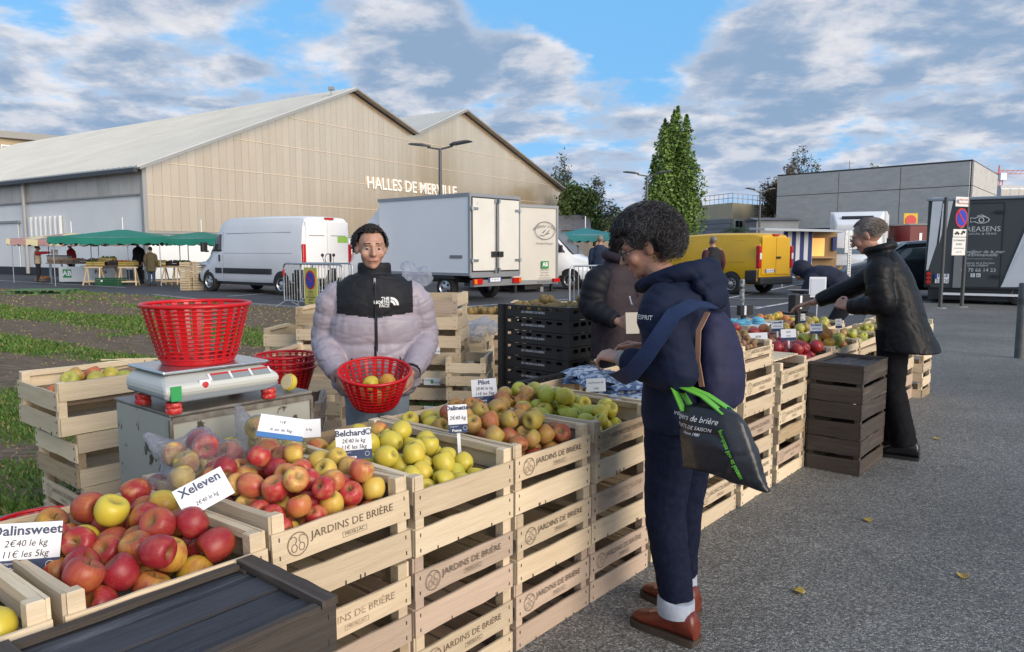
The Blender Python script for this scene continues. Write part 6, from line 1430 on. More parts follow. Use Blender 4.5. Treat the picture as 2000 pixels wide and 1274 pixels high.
# scale
sc0 = st(-.575, 1.035, .862); scl = thing('weighing_scale', 'grey shop weighing scale with steel platter on the metal box', 'scale', sc0, SA - .02)
SCG = mat('scale_plastic', (.52, .54, .52), rough=.45); SCD = mat('scale_grey', (.20, .225, .25), rough=.5)
MB().loft([[Vector((x * w, y, z)) for x, y in ((-1, y0), (1, y0), (1, .16), (-1, .16))] for z, w, y0 in ((.052, .205, -.155), (.075, .215, -.175), (.10, .213, -.172), (.128, .185, -.10))]).build('body', SCG, scl, bevel=.012)
MB().loft([[Vector((x * w, y, z)) for x, y in ((-1, -.165), (1, -.165), (1, .15), (-1, .15))] for z, w in ((.040, .16), (.056, .213), (.068, .216))]).build('lower_body', SCD, scl, bevel=.01)
MB().box((0, .025, .140), (.40, .30, .012)).build('platter', mat('brushed_steel', (.60, .61, .63), (.5, .51, .53), rough=.25, metal=.9, sc=30, st=(1, 12, 1)), scl, bevel=.006); MB().box((0, .02, .13), (.3, .2, .02)).build('platter_support', SCD, scl)
fr_ = Matrix.Rotation(R(-40), 3, 'X')
dis = MB().box((0, 0, 0), (.24, .006, .042)).build('display_panel', PAPER, scl, (.07, -.150, .108), (R(-52), 0, 0))
for k in range(3): s0 = MB().box((-.078 + k * .078, -.004, -.004), (.068, .003, .026)).build('display_window', mat('lcd_grey', (.24, .27, .28), rough=.2), dis); MB().box((-.078 + k * .078, -.004, .0145), (.068, .003, .008)).build('red_strip', mat('scale_red', (.5, .03, .03)), dis)
MB().box((-.075, -.168, .092), (.04, .005, .035)).build('maker_badge', PAPER, scl, rot=(0, 0, 0)); MB().ell((-.075, -.172, .092), (.012, .003, .012)).build('red_badge_mark', mat('scale_red', (.5, .03, .03)), scl); MB().box((-.18, -.176, .075), (.036, .004, .05)).build('green_sticker', mat('seal_green', (.02, .3, .08)), scl)
LIDR = mat('red_jar_lid', (.45, .02, .02), (.6, .12, .1), rough=.4, sc=60, thr=(.5, .6))
for x in (-.17, .19):
    for y in (-.13, .12):
        for k in range(2):
            o = MB().lathe([(0, 0), (.026, 0), (.028, .006), (.028, .015), (.025, .019), (0, .019)], 16).build('jar_lid', LIDR, None, scl.matrix_basis @ Vector((x, y, .0005 + k * .0198)), smooth=40); tag(o, f'{("lower", "upper")[k]} red lid under the scale\'s {("rear", "front")[y < 0]} {("right", "left")[x < 0]} foot', 'lid', 'red lids under the scale')
# baskets
REDP = mat('red_basket_plastic', (.56, .008, .012), (.47, .006, .010), rough=.35, sc=8, spec=.5)
def basket(label, loc, rt, rb, h, rot=(0, 0, 0), nr=26, rows=13):
    t = thing('red_basket', label, 'basket', loc, 0, 'red plastic baskets'); t.rotation_euler = rot
    b = MB()
    def rad(z): return rb + (rt - rb) * (z / h) ** .9
    for k in range(nr):
        a = 2 * pi * k / nr; wide = .30 if k % 2 else .42
        pts = []
        for z in np.linspace(.004, h - .004, 6):
            r0 = rad(z); w = wide * 1.25 * pi / nr
            pts.append([Vector((cos(a + q) * (r0 + s_), sin(a + q) * (r0 + s_), z)) for q, s_ in ((-w, -.0015), (w, -.0015), (w, .0015), (-w, .0015))])
        b.loft(pts)
    for z in np.linspace(h * .10, h * .93, rows):
        r0 = rad(z); b.tube([(cos(a) * r0, sin(a) * r0, z) for a in np.linspace(0, 2 * pi, 41)[:-1]], h * .033, 5, close=True, flat=.4, up=(0, 0, 1))
    b.build('weave', REDP, t, smooth=40)
    MB().tube([(cos(a) * (rt + .004), sin(a) * (rt + .004), h) for a in np.linspace(0, 2 * pi, 49)[:-1]], .0075, 8, close=True).build('rim', REDP, t, smooth=60)
    MB().lathe([(0, 0), (rb, 0), (rb + .003, .004), (rb + .006, h * .11), (rb + .003, h * .11), (rb, .008), (0, .008)], 40).build('base', REDP, t, smooth=40)
    return t
bp = scl.matrix_basis @ Vector((.0, .03, .147)); basket('large empty red basket standing on the scale', bp, .185, .125, .215)
bs = at_depth(559, 752, 3.95); bstk = Vector((bs.x, bs.y, .62))
for k in range(3): basket(f'red basket, {("lowest", "middle", "uppermost")[k]} of the nested pile behind the metal box', Vector((bs.x, bs.y, bs.z - .06 + k * .032)), .152, .10, .16, rows=9)
crate('upturned wooden crate under the nested red baskets', (bs.x, bs.y, bs.z - .06 - .25), .2, W=.4, D=.4, H=.246, prints=0, m=1); crate('lower wooden crate under the nested red baskets', (bs.x, bs.y, 0), .2, W=.4, D=.4, H=bs.z - .312, prints=0, m=1)
bq = at_depth(75, 1030, 2.62); basket('small red basket on the ground level crates at the left edge', Vector((bq.x, bq.y, bq.z - .12)), .15, .10, .14, rows=8)
crate('wooden crate under the small red basket at the left edge', (bq.x, bq.y, 0), SA, W=.4, D=.4, H=bq.z - .122, prints=0, m=0)
# cut apple on the box corner
ca = st(-.255, .95, .862); o = MB().lathe([(0, -.012), (.02, -.01), (.033, .002), (.036, .014), (.033, .026), (.03, .027), (0, .027)], 20).build('cut_apple', AP['bel'], None, ca + Vector((0, 0, .033)), (R(70), 0, R(-30)), smooth=50); tag(o, 'half of a yellow apple on the corner of the metal box', 'apple'); MB().lathe([(0, .0275), (.0295, .0275), (.028, .0285), (0, .0285)], 20).build('cut_face', mat('apple_flesh', (.68, .6, .38), rough=.5), o)
# ---------------------------------------------------------------- left market stall
GRNF = mat('green_awning', (.010, .16, .115), (.012, .20, .145), rough=.65, sc=1.2, bump=.1); PNKF = mat('faded_rose_awning', (.36, .20, .20), (.42, .26, .25), rough=.75, sc=1.0); CRMF = mat('cream_awning', (.62, .56, .34), rough=.75)
TEAL = mat('teal_awning', (.012, .15, .16), (.015, .19, .2), rough=.6, sc=1)
def canopy(label, px, D, w, d, z, h, m, rot=0.0, drop=.22, stripes=None, poles=True, name='awning'):
    t = thing(name, label, 'awning', ((px - 1000) / FPX * D, D, 0), rot); mb = MB(); N = 96; per = []
    for k in range(N):
        q = k / N * 4; s_ = int(q); f = q - s_
        per.append(((-1 + 2 * f, -1), (1, -1 + 2 * f), (1 - 2 * f, 1), (-1, 1 - 2 * f))[s_])
    def pz(r): return z + h * (1 - r) ** 1.25
    rings = []
    for r in (.06, .3, .55, .8, 1.0): rings.append([V_((x * w / 2 * r, y * d / 2 * r * 1.0, pz(r) - .05 * (1 - (x * y) ** 2) * r)) for x, y in per])
    rings.append([V_((x * w / 2 * 1.01, y * d / 2 * 1.01, z - drop * .6 - .05 * (1 - (x * y) ** 2))) for x, y in per])
    rings.append([V_((x * w / 2 * 1.01, y * d / 2 * 1.01, z - drop - .07 * abs(sin(pi * k / N * 32)) - .05 * (1 - (x * y) ** 2))) for k, (x, y) in enumerate(per)])
    b0 = MB().loft(rings, cap=False)
    if stripes:
        for i, f in enumerate(b0.f):
            c = sum((b0.v[k][0] for k in f)) / 4; b0.m[i] = int((c + w) / .55) % 2
    b0.build('fabric', [m, stripes] if stripes else m, t, smooth=35)
    if poles:
        for x in (-1, 1):
            for y in (-1, 1): MB().cyl((x * (w / 2 - .15), y * (d / 2 - .1), 0), (x * (w / 2 - .15), y * (d / 2 - .1), z), .02, n=8).build('pole', STEEL, t, smooth=40)
        MB().cyl((0, 0, z + h * .5), (0, 0, z + h + .5), .02, n=8).build('mast', WHITE, t)
        for y in (-1, 1): MB().bar((-w / 2 + .15, y * (d / 2 - .1), z - .03), (w / 2 - .15, y * (d / 2 - .1), z - .03), .03, .03).build('cross_bar', STEEL, t)
    return t
V_ = Vector
canopy('green scalloped awning over the vegetable stall', 246, 31.2, 4.5, 3.0, 1.98, .34, GRNF, .03)
canopy('second green awning reaching behind the white van', 398, 31.8, 3.6, 3.0, 1.95, .28, GRNF, -.03)
canopy('faded rose and cream awning at the stall\'s left end', 146, 34.2, 4.0, 3.0, 1.95, .3, PNKF, .05, stripes=CRMF)
canopy('teal awning behind the white cab van', 1142, 33, 2.9, 2.6, 2.12, .32, TEAL)
TW_ = wood('trestle_wood', (.60, .47, .30), (.5, .38, .24), (.66, .54, .37)) if 'wood' in globals() else mat('trestle_wood', (.60, .47, .30), (.5, .38, .24), rough=.7, sc=8)
def trestle(label, px, D, rot=0.0, w=.75, h=.72):
    t = thing('trestle', label, 'trestle', ((px - 1000) / FPX * D, D, 0), rot, 'wooden trestles')
    for x in (-1, 1):
        for y in (-1, 1): MB().bar((x * w * .36, y * .03, h), (x * w * .46, y * .24, 0), .05, .03).build('leg', TW_, t)
        MB().bar((x * w * .44, -.2, .12), (x * w * .44, .2, .12), .03, .05).build('brace', TW_, t)
    MB().bar((-w / 2, 0, h + .02), (w / 2, 0, h + .02), .06, .06).build('top_bar', TW_, t)
    for y in (-1, 1): MB().bar((-w * .44, y * .19, .16), (w * .44, y * .19, .16), .03, .05).build('rail', TW_, t)
for k, (px, D, lb) in enumerate(((185, 30.6, 'first wooden trestle from the left under the vegetable table'), (215, 31.5, 'rear wooden trestle under the vegetable table'), (252, 30.4, 'wooden trestle at the right end of the vegetable table'), (336, 31.0, 'wooden trestle right of the olive coated customer'), (312, 31.6, 'wooden trestle half hidden by the olive coated customer'), (356, 31.2, 'wooden trestle nearest the crate stack by the van'))): trestle(lb, px, D, .1 * (k % 3))
TOPB = mat('stall_board', (.16, .12, .09), rough=.8)
def board(label, x0, x1, D, z, dep, th=.03, m=TOPB):
    a = (x0 - 1000) / FPX * D; b = (x1 - 1000) / FPX * D; t = thing('stall_table', label, 'table', ((a + b) / 2, D, z)); n = 3
    for k in range(n): MB().box((0, -dep / 2 + (k + .5) * dep / n, 0), (b - a, dep / n - .01, th)).build('plank', m, t)
    return t
board('plank table of vegetables on wooden trestles', 172, 268, 31.0, .79, .9); board('plank table right of the olive coated customer', 300, 372, 31.4, .79, .9)
bt_ = board('bread table behind the white banner', 104, 262, 33.0, .86, .9)
for x in (-1.6, 0, 1.6):
    for y in (-.4, .4): MB().bx((x - .025, y - .025, -.86), (x + .025, y + .025, -.015)).build('leg', STEEL, bt_)
# banner
bx0 = (117 - 1000) / FPX * 32.4; bx1 = (249 - 1000) / FPX * 32.4
ban = thing('banner', 'white banner with green organic logo hanging from the bread table', 'banner', ((bx0 + bx1) / 2, 32.4, .07)); bw2 = bx1 - bx0
MB().bx((-bw2 / 2, -.01, 0), (bw2 / 2, .01, .66)).build('sheet', mat('banner_white', (.62, .64, .66), rough=.6), ban)
q = MB().bx((-bw2 / 2 + .18, -.02, .18), (-bw2 / 2 + .55, -.012, .54)).build('green_logo', mat('ab_green', (.03, .25, .06)), ban); lettering('AB', .3, PAPER, q, (-bw2 / 2 + .365, -.024, .36), bold=.01)
lettering('PAIN', .24, INK, ban, (.35, -.015, .42), bold=.006); lettering('au levain naturel', .1, mat('pale_print', (.3, .42, .34)), ban, (.3, -.015, .22)); lettering('AGRICULTURE BIOLOGIQUE', .09, mat('pale_print', (.3, .42, .34)), ban, (.1, -.015, .58))
# produce crates on the tables (seen tiny)
YC = mat('yellow_crate', (.50, .38, .10), rough=.6); VEG = [mat('green_leaves', (.04, .10, .02), (.07, .15, .03), rough=.7, sc=30), mat('bread_crust', (.26, .13, .07), (.36, .20, .12), rough=.8, sc=20), mat('carrots', (.42, .14, .03), rough=.7), mat('roots_dark', (.06, .03, .05), rough=.7), mat('potatoes', (.34, .25, .14), (.28, .2, .1), rough=.8, sc=20)]
def tiny_crate(label, px, D, z, w, m, veg, seed, dep=.4, cat='crate', group='small produce crates on the left stall'):
    t = thing('produce_crate', label, cat, ((px - 1000) / FPX * D, D, z), 0, group); h = .16
    for y in (-1, 1):
        for k in range(2): MB().box((0, y * dep / 2, .035 + k * .08), (w, .012, .065)).build('slat', m, t)
    for x in (-1, 1): MB().box((x * w / 2, 0, .08), (.012, dep, .15)).build('end_board', m, t)
    MB().box((0, 0, .01), (w - .02, dep - .02, .012)).build('floor', m, t)
    r = random.Random(seed); mb = MB()
    for _ in range(26): mb.ell((r.uniform(-.44, .44) * w, r.uniform(-.4, .4) * dep, .12 + r.random() * .07), (.05, .045, .045), None, 6, 5)
    o = mb.build('produce', VEG[veg], t, smooth=180); o['kind'] = 'stuff'
items = [(188, 31.0, .81, .5, YC, 0, 'crate of green leaves, first from the left on the vegetable table'), (205, 30.9, .81, .55, YC, 4, 'yellow crate on the middle of the vegetable table'), (224, 30.9, .81, .5, BLACK, 3, 'black crate of dark roots on the vegetable table'), (243, 31.0, .81, .5, YC, 2, 'crate of carrots near the vegetable table\'s right end'), (259, 31.1, .81, .4, YC, 4, 'last crate on the vegetable table before the olive coat'), (215, 31.3, .98, .5, YC, 0, 'crate stacked at the back of the vegetable table'),
         (322, 31.4, .81, .5, YC, 4, 'crate just right of the olive coated customer'), (342, 31.4, .81, .5, BLACK, 3, 'dark crate on the right plank table'), (362, 31.5, .81, .45, BLACK, 0, 'dark crate of greens behind the crate stack'), (115, 33.0, .88, .6, TOPB, 1, 'bread crate at the left end of the bread table'), (140, 33.0, .88, .6, TOPB, 1, 'bread crate second along the bread table'), (165, 33.0, .88, .6, TOPB, 1, 'bread crate third along the bread table'), (190, 33.1, .88, .6, TOPB, 1, 'bread crate behind the green leaves'), (85, 33.6, .05, .5, TOPB, 2, 'reddish crate on the ground by the pointing man')]
for k, (px, D, z, w, m, vg, lb) in enumerate(items): tiny_crate(lb, px, D, z, w, m, vg, k)
gk = ground_at(218, 558); gc = thing('green_plastic_crate', 'green plastic crate on the asphalt between the trestles', 'crate', (gk.x, gk.y, 0)); GPL = mat('green_plastic', (.012, .075, .03), rough=.5); mb = MB().bx((-.5, -.25, 0), (.5, .25, .02))
for y in (-.25, .25):
    for k in range(4): mb.bx((-.5, y - .01, .0 + k * .085), (.5, y + .01, .06 + k * .085))
for x in (-.5, .5):
    for k in range(4): mb.bx((x - .01, -.25, .0 + k * .085), (x + .01, .25, .06 + k * .085))
for x in (-.5, -.25, 0, .25, .5): mb.bx((x - .02, -.262, 0), (x + .02, -.25, .32))
mb.build('body', GPL, gc); MB().lathe([(0, 0), (.04, 0), (.04, .004), (0, .004)], 12, Matrix.Translation((-.25, -.265, .2)) @ Matrix.Rotation(pi / 2, 4, 'X')).build('white_disc', PAPER, gc)
ck = thing('hanging_sign', 'small white paper sign hanging in the left stall', 'sign', ((111 - 1000) / FPX * 33.6, 33.6, 1.35)); MB().box((0, 0, 0), (.32, .01, .24)).build('card', PAPER, ck); MB().cyl((0, 0, .12), (0, 0, .55), .004, n=5).build('string', INK, ck); lettering('PAIN BIO', .06, mat('sign_red_ink', (.5, .03, .03)), ck, (0, -.007, .04))
MB()
fb_ = thing('till_box', 'dark glass counter box on the bread table', 'counter', ((120 - 1000) / FPX * 33.3, 33.3, .88)); MB().bx((-.45, -.2, 0), (.45, .2, .3)).build('body', GREY, fb_); MB().bx((-.46, -.21, .3), (.46, .21, .34)).build('lid', BLACK, fb_)
# crate stacks beside the white van
kst = ground_at(377, 567)
for c_, (dx, lbl) in enumerate(((-.17, 'left pile'), (.2, 'right pile'))):
    for k in range(6): 
        t = thing('slatted_crate', f'slatted crate {("first", "second", "third", "fourth", "fifth", "top")[k]} from the ground, {lbl} by the white van', 'crate', (kst.x + dx, kst.y + c_ * .12, k * .172), -.15 + c_ * .3 + .03 * (k % 3), 'slatted crates by the white van')
        for y in (-.2, .2):
            for q in range(2): MB().box((0, y, .035 + q * .082), (.36, .012, .066)).build('slat', TW_, t)
        for x in (-.18, .18):
            for q in range(2): MB().box((x, 0, .035 + q * .082), (.012, .4, .066)).build('end_slat', TW_, t)
        for x in (-.165, .165):
            for y in (-.185, .185): MB().box((x, y, .085), (.025, .025, .17)).build('post', TW_, t)
# green pallet on the lawn edge
gp = ground_at(86, 575); GW = mat('green_pallet_paint', (.07, .15, .06), (.10, .2, .08), rough=.8, sc=9)
pt2 = thing('green_pallet', 'flat green painted pallet lying at the lawn edge', 'pallet', (gp.x, gp.y, 0.02), R(8))
for k in range(7): MB().box((0, -.5 + k * .167, .135), (1.75, .14, .02)).build('deck_board', GW, pt2)
for x in (-.8, 0, .8):
    for y in (-.48, 0, .48): MB().box((x, y, .07), (.12, .1, .1)).build('block', GW, pt2)
for y in (-.48, 0, .48): MB().box((0, y, .01), (1.75, .1, .02)).build('skid', GW, pt2)
# ---------------------------------------------------------------- striped stall behind the yellow van
STB = mat('stripe_blue', (.018, .035, .17), rough=.6); STW = mat('stripe_white', (.66, .68, .72), rough=.6)
so2 = at_depth(1530, 490, 29); ss = thing('snack_stall', 'market trailer with blue striped side cloth and white awning', 'stall', (so2.x, 29, 0), R(-4)); ww = (1584 - 1530) / FPX * 29; zt2 = at_depth(1530, 452, 29).z; zb2 = at_depth(1530, 540, 29).z
for k in range(7): MB().bx((k * ww / 7 + .002, -.01, zb2), ((k + 1) * ww / 7 - .002, .01, zt2)).build('stripe', (STB if k % 2 == 0 else STW), ss)
MB().bx((-.02, -.015, zb2 - .05), (ww + .02, .015, zb2)).build('hem', STW, ss)
MB().loft([[V_((-.9, y, z)) for y, z in ((-.6, zt2 + .02), (1.8, zt2 + .12), (1.8, zt2 + .2), (-.6, zt2 + .1))], [V_((2.3, y, z)) for y, z in ((-.6, zt2 - .06), (1.8, zt2 + .05), (1.8, zt2 + .12), (-.6, zt2))]]).build('awning', mat('awning_pale', (.5, .53, .56), rough=.6), ss)
MB().bx((ww + .05, 1.0, .75), (ww + 1.3, 2.8, zt2)).build('trailer_body', mat('trailer_wood', (.30, .19, .09), rough=.7), ss)
warm = mat('lit_interior', (1.0, .52, .14), rough=.6, emit=.22); MB().bx((ww + .15, .97, 1.2), (ww + .8, .99, zt2 - .25)).build('lit_interior', warm, ss); MB().bx((ww + .02, .7, 1.12), (ww + 1.2, 1.0, 1.18)).build('counter', mat('counter_tan', (.4, .28, .15)), ss)
MB().bx((ww + .1, 1.1, .3), (ww + 1.25, 2.6, .75)).build('chassis', GREY, ss); wheel_parts(ss, ww + .7, 1.15, .3, .2, -1)
for x in (0, ww): MB().cyl((x, 0.03, 0), (x, 0.03, zt2), .02, n=8).build('pole', STEEL, ss)
MB().bx((ww + 1.1, .9, zt2 - .75), (ww + 1.25, .95, zt2 - .2)).build('hanging_banner', STB, ss)
# red trailer and blue panel behind the black car, yellow lifting sign
ro = at_depth(1776, 490, 33); rt_ = thing('red_trailer', 'dark red market trailer behind the black car', 'trailer', (ro.x, 33, 0)); MB().bx((0, 0, .5), (.9, 2, 2.55)).build('body', mat('dark_red_paint', (.16, .02, .02), rough=.5), rt_); MB().bx((.4, -.02, 1.4), (.52, 0, 2.2)).build('pale_stripe', WHITE, rt_); MB().bx((-.1, -.05, 2.55), (1.0, 2, 2.62)).build('roof', GREY, rt_); wheel_parts(rt_, .45, .1, .3, .2, -1); wheel_parts(rt_, .45, 1.9, .3, .2, 1)
bo = at_depth(1790, 490, 36); bt2 = thing('blue_van', 'blue and white van far behind the black car', 'van', (bo.x, 36, 0)); MB().bx((0, 0, .4), (3, 2, 1.75)).build('body', mat('deep_blue', (.02, .07, .2), rough=.3), bt2, bevel=.08); MB().bx((0, 0, 1.75), (3, 2, 2.5)).build('upper_body', WHITE, bt2, bevel=.08)
for x in (.6, 2.3): wheel_parts(bt2, x, .1, .32, .2, -1); wheel_parts(bt2, x, 1.9, .32, .2, 1)
yo2 = at_depth(1778, 432, 34); ys = thing('yellow_hazard_sign', 'yellow and red hazard sign above the red trailer', 'sign', (yo2.x, 34, 0)); MB().bx((-.3, -.02, yo2.z - .38), (.32, .02, yo2.z + .35)).build('panel', mat('hazard_yellow', (.7, .45, .03)), ys); MB().lathe([(0, 0), (.25, 0), (.25, .01), (0, .01)], 20, Matrix.Translation((0, -.03, yo2.z + .02)) @ Matrix.Rotation(pi / 2, 4, 'X')).build('red_disc', mat('sign_red', (.55, .02, .02)), ys); MB().cyl((0, .03, 0), (0, .03, yo2.z), .04).build('post', POST, ys)
# card reader, black flag boxes and display panel on the right display
CB = mat('black_card_box', (.012, .012, .016), rough=.35)
for (px, py, z, w, h, lb) in ((1563, 590, 1.0, .16, .12, 'black box with white stripe standing behind the egg crate'), (1455, 606, .90, .14, .09, 'small black box with white stripe left of the egg packs')):
    p = ground_at(px, py, z); t = thing('black_striped_box', lb, 'box', p, R(25)); MB().box((0, 0, 0), (w, .05, h)).build('body', CB, t); MB().box((-.02, -.027, 0), (.022, .004, h * .9)).build('white_stripe', PAPER, t); MB().box((0, .02, -h / 2 - .08), (.03, .03, .17)).build('stand', CB, t)
p = at_depth(1597, 561, 8.0); t = thing('white_panel_board', 'white information board on a stand behind the display', 'board', p, R(-12)); MB().box((0, 0, 0), (.17, .02, .22)).build('panel', PAPER, t); MB().box((0, -.012, .0), (.14, .004, .18)).build('print', mat('board_print', (.60, .64, .72)), t); MB().cyl((0, .02, -p.z + .0), (0, .02, -.1), .012).build('stand', STEEL, t)
p = at_depth(1560, 572, 8.2); t = thing('old_scale', 'dark old-fashioned scale behind the display', 'scale', (p.x, p.y, .0), R(20)); MB().box((0, 0, p.z - .12), (.16, .16, .2)).build('body', CB, t, bevel=.02); MB().lathe([(.0, 0), (.06, .0), (.12, .03), (.115, .034), (0, .01)], 20, Matrix.Translation((0, 0, p.z))).build('pan', mat('worn_pan', (.3, .25, .22), rough=.4, metal=.5), t, smooth=40); MB().bx((-.12, -.12, 0), (.12, .12, p.z - .22)).build('stand', CB, t)
# ---------------------------------------------------------------- people
from mathutils.bvhtree import BVHTree
SKIN = mat('skin', (.50, .285, .205), (.44, .235, .165), rough=.5, sc=14, sub=.12, bump=.08, bsc=180)
SKIN2 = mat('skin_warm', (.46, .25, .175), (.40, .20, .14), rough=.5, sc=14, sub=.12, bump=.1, bsc=150)
EYEW = mat('eye_white', (.42, .38, .34), rough=.2); EYED = mat('eye_dark', (.03, .02, .015), rough=.1)
LIP = mat('lips', (.36, .13, .11), rough=.45)
def V3(*a): return Vector(a)
def head_shape(mb, c, Rm, s=1.0):
    P = lambda x, y, z: Vector(c) + Rm @ (Vector((x, y, z)) * s)
    E_ = lambda p, r: mb.ell(P(*p), [q * s for q in r], Rm, 14, 10)
    E_((0, -.018, .025), (.074, .098, .090)); E_((0, .028, -.028), (.060, .066, .085)); E_((0, .042, -.078), (.044, .044, .034)); E_((0, .074, -.092), (.020, .016, .016))
    mb.cap(P(0, .088, .018), P(0, .114, -.026), .009 * s, .013 * s, 8); E_((-.012, .102, -.030), (.008, .009, .007)); E_((.012, .102, -.030), (.008, .009, .007))
    mb.cap(P(-.036, .080, .030), P(.036, .080, .030), .012 * s, .012 * s, 8); mb.cap(P(-.019, .086, -.057), P(.019, .086, -.057), .0075 * s, .0075 * s, 8); mb.cap(P(-.015, .085, -.068), P(.015, .085, -.068), .007 * s, .007 * s, 8)
    for q in (-1, 1):
        E_((q * .040, .064, -.026), (.024, .024, .028)); mb.ell(P(q * .076, -.006, -.008), (.010 * s, .020 * s, .033 * s), Rm @ Matrix.Rotation(q * .35, 3, 'Z'), 10, 8)
def hand_shape(mb, w, d, n, side, curl=(.5, .55, .6, .65), s=1.0, thumb=.6, spread=.03):
    """w wrist, d along the hand, n the way the palm faces; side +1: thumb on the +(d x n) side"""
    w = Vector(w); d = Vector(d).normalized(); n = (Vector(n) - d * Vector(n).dot(d)).normalized(); a = d.cross(n) * side
    kn = []
    for k, (off, ln) in enumerate(((.030, .086), (.010, .090), (-.010, .086), (-.029, .078))):
        p = w + (d * ln + a * off) * s; kn.append(p); mb.cap(w + a * off * .55 * s + d * .012 * s, p, .0135 * s, .0105 * s, 8)
    for k, (L1, L2, L3) in enumerate(((.040, .025, .019), (.045, .029, .020), (.041, .027, .019), (.032, .020, .017))):
        dd = (d + a * spread * (1.5 - k)).normalized(); p = kn[k]; r = (.0088, .0090, .0086, .0076)[k] * s
        for L_, cc in ((L1, 1.0), (L2, 1.15), (L3, .8)):
            ang = curl[k] * cc; dd = (dd * cos(ang) + (n - dd * n.dot(dd)).normalized() * sin(ang)).normalized(); q = p + dd * L_ * s; mb.cap(p, q, r, r * .92, 8); p = q; r *= .93
    tb = w + (d * .022 + a * .030) * s; t1 = tb + (d * .032 + a * .026 + n * .012) * s; t2 = t1 + (d * .030 + a * .006 * (1 - thumb) + n * .018 * thumb) * s; t3 = t2 + (d * .024 - a * .006 * thumb + n * .012 * thumb) * s
    mb.cap(tb, t1, .0135 * s, .0115 * s, 8); mb.cap(t1, t2, .0108 * s, .0095 * s, 8); mb.cap(t2, t3, .0095 * s, .0078 * s, 8)
def ringloft(mb, rings, n=22, p=2.3):
    out = []
    for c, rx, ry, Rm in rings:
        ring = []
        for q in range(n):
            a = 2 * pi * q / n; ca, sa = cos(a), sin(a); ring.append(Vector(c) + Rm @ Vector((rx * math.copysign(abs(ca) ** (2 / p), ca), ry * math.copysign(abs(sa) ** (2 / p), sa), 0)))
        out.append(ring)
    mb.loft(out)
def sleeve(mb, pts, rad, baffle=0.0, amp=.0, n=16, seed=0):
    pts = [Vector(p) for p in pts]; cum = [0]
    for a, b in zip(pts, pts[1:]): cum.append(cum[-1] + (b - a).length)
    T = cum[-1]; N = 40; P = []; Rr = []
    for i in range(N + 1):
        s_ = T * i / N; k = 0
        while k < len(cum) - 2 and cum[k + 1] < s_: k += 1
        f = (s_ - cum[k]) / (cum[k + 1] - cum[k]); P.append(pts[k].lerp(pts[k + 1], f)); r = rad[k] + (rad[k + 1] - rad[k]) * f
        if baffle: r *= 1 + amp * (abs(sin(pi * s_ / baffle)) ** .5 - .6)
        Rr.append(r)
    for _ in range(3): P = [P[0]] + [(P[i - 1] + P[i] * 2 + P[i + 1]) / 4 for i in range(1, N)] + [P[-1]]
    mb.tube(P, Rr, n, up=(.3, 1, .1))
def conform(body, size, m, parent, bvh, c, ex, ey, ray, off=.004, name='lettering', **k):
    """text laid onto a curved surface: c centre, ex/ey text axes, ray direction into the surface"""
    me = textmesh(body, size, m, **k).copy(); return drape(me, m, parent, bvh, c, ex, ey, ray, off, name)
def drape(me, m, parent, bvh, c, ex, ey, ray, off=.004, name='print'):
    c, ex, ey, ray = (Vector(q) for q in (c, ex, ey, ray)); ray.normalize()
    for v in me.vertices:
        p = c + ex * v.co.x + ey * v.co.y; h = bvh.ray_cast(p - ray * .6, ray)
        v.co = (h[0] - ray * off) if h[0] else p
    if not me.materials: me.materials.append(m)
    return link(name, me, parent)
def strands(parent, c, Rm, n, length, curl, m, seed, accept, rx=(.080, .104, .098), lift=.012, thick=.0016, wave=1.0, off=(0, -.016, .025), grav=0.0, flow=None, name='hair', size=1.0):
    r = random.Random(seed); mb = MB(); c = Vector(c); seg = 5
    k = 0
    while k < n:
        d = Vector((r.gauss(0, 1), r.gauss(0, 1), r.gauss(0, 1))).normalized()
        if not accept(d, r): continue
        k += 1; p = c + Rm @ ((Vector(off) + Vector((d.x * rx[0], d.y * rx[1], d.z * rx[2]))) * size); nrm = Rm @ d
        t = nrm.cross(Vector((r.gauss(0, 1), r.gauss(0, 1), r.gauss(0, 1)))).normalized(); b = nrm.cross(t)
        L_ = length * r.uniform(.45, 1.3); ph = r.random() * 6.28; pts = []
        fl = (Rm @ flow(d)) if flow else Vector((0, 0, 0))
        for i in range(seg + 1):
            f = i / seg; out = nrm * (lift + L_ * f * (1 - abs(wave) * .25 * f)) if curl > 0 else nrm * (lift * (1 - .3 * f)) + fl * L_ * f
            cc = (t * cos(ph + f * 5.5 * wave) + b * sin(ph + f * 5.5 * wave)) * curl * (f ** .6)
            pts.append(p - nrm * .004 + out + cc + Vector((0, 0, -grav * f * f)))
        rr = thick * r.uniform(.7, 1.3); mb.cur = r.choice((0, 0, 1)) if isinstance(m, list) else 0
        mb.tube(pts, [rr, rr, rr, rr, rr * .8, rr * .4], 3)
    return mb.build(name, m, parent, smooth=180)
def glasses(parent, c, Rm, m=None, s=1.0):
    m = m or BLACK; P = lambda x, y, z: Vector(c) + Rm @ (Vector((x, y, z)) * s); mb = MB()
    for q in (-1, 1):
        mb.tube([P(q * .034 + .026 * cos(a), .106 - .004 * abs(cos(a)), .002 + .020 * sin(a)) for a in np.linspace(0, 2 * pi, 21)[:-1]], .0028, 5, close=True); mb.tube([P(q * .060, .102, .008), P(q * .080, .05, .008), P(q * .083, -.01, .004), P(q * .08, -.03, -.014)], .0026, 5)
    mb.tube([P(-.008, .107, .006), P(.008, .107, .006)], .0026, 5); return mb.build('glasses', m, parent, smooth=60)
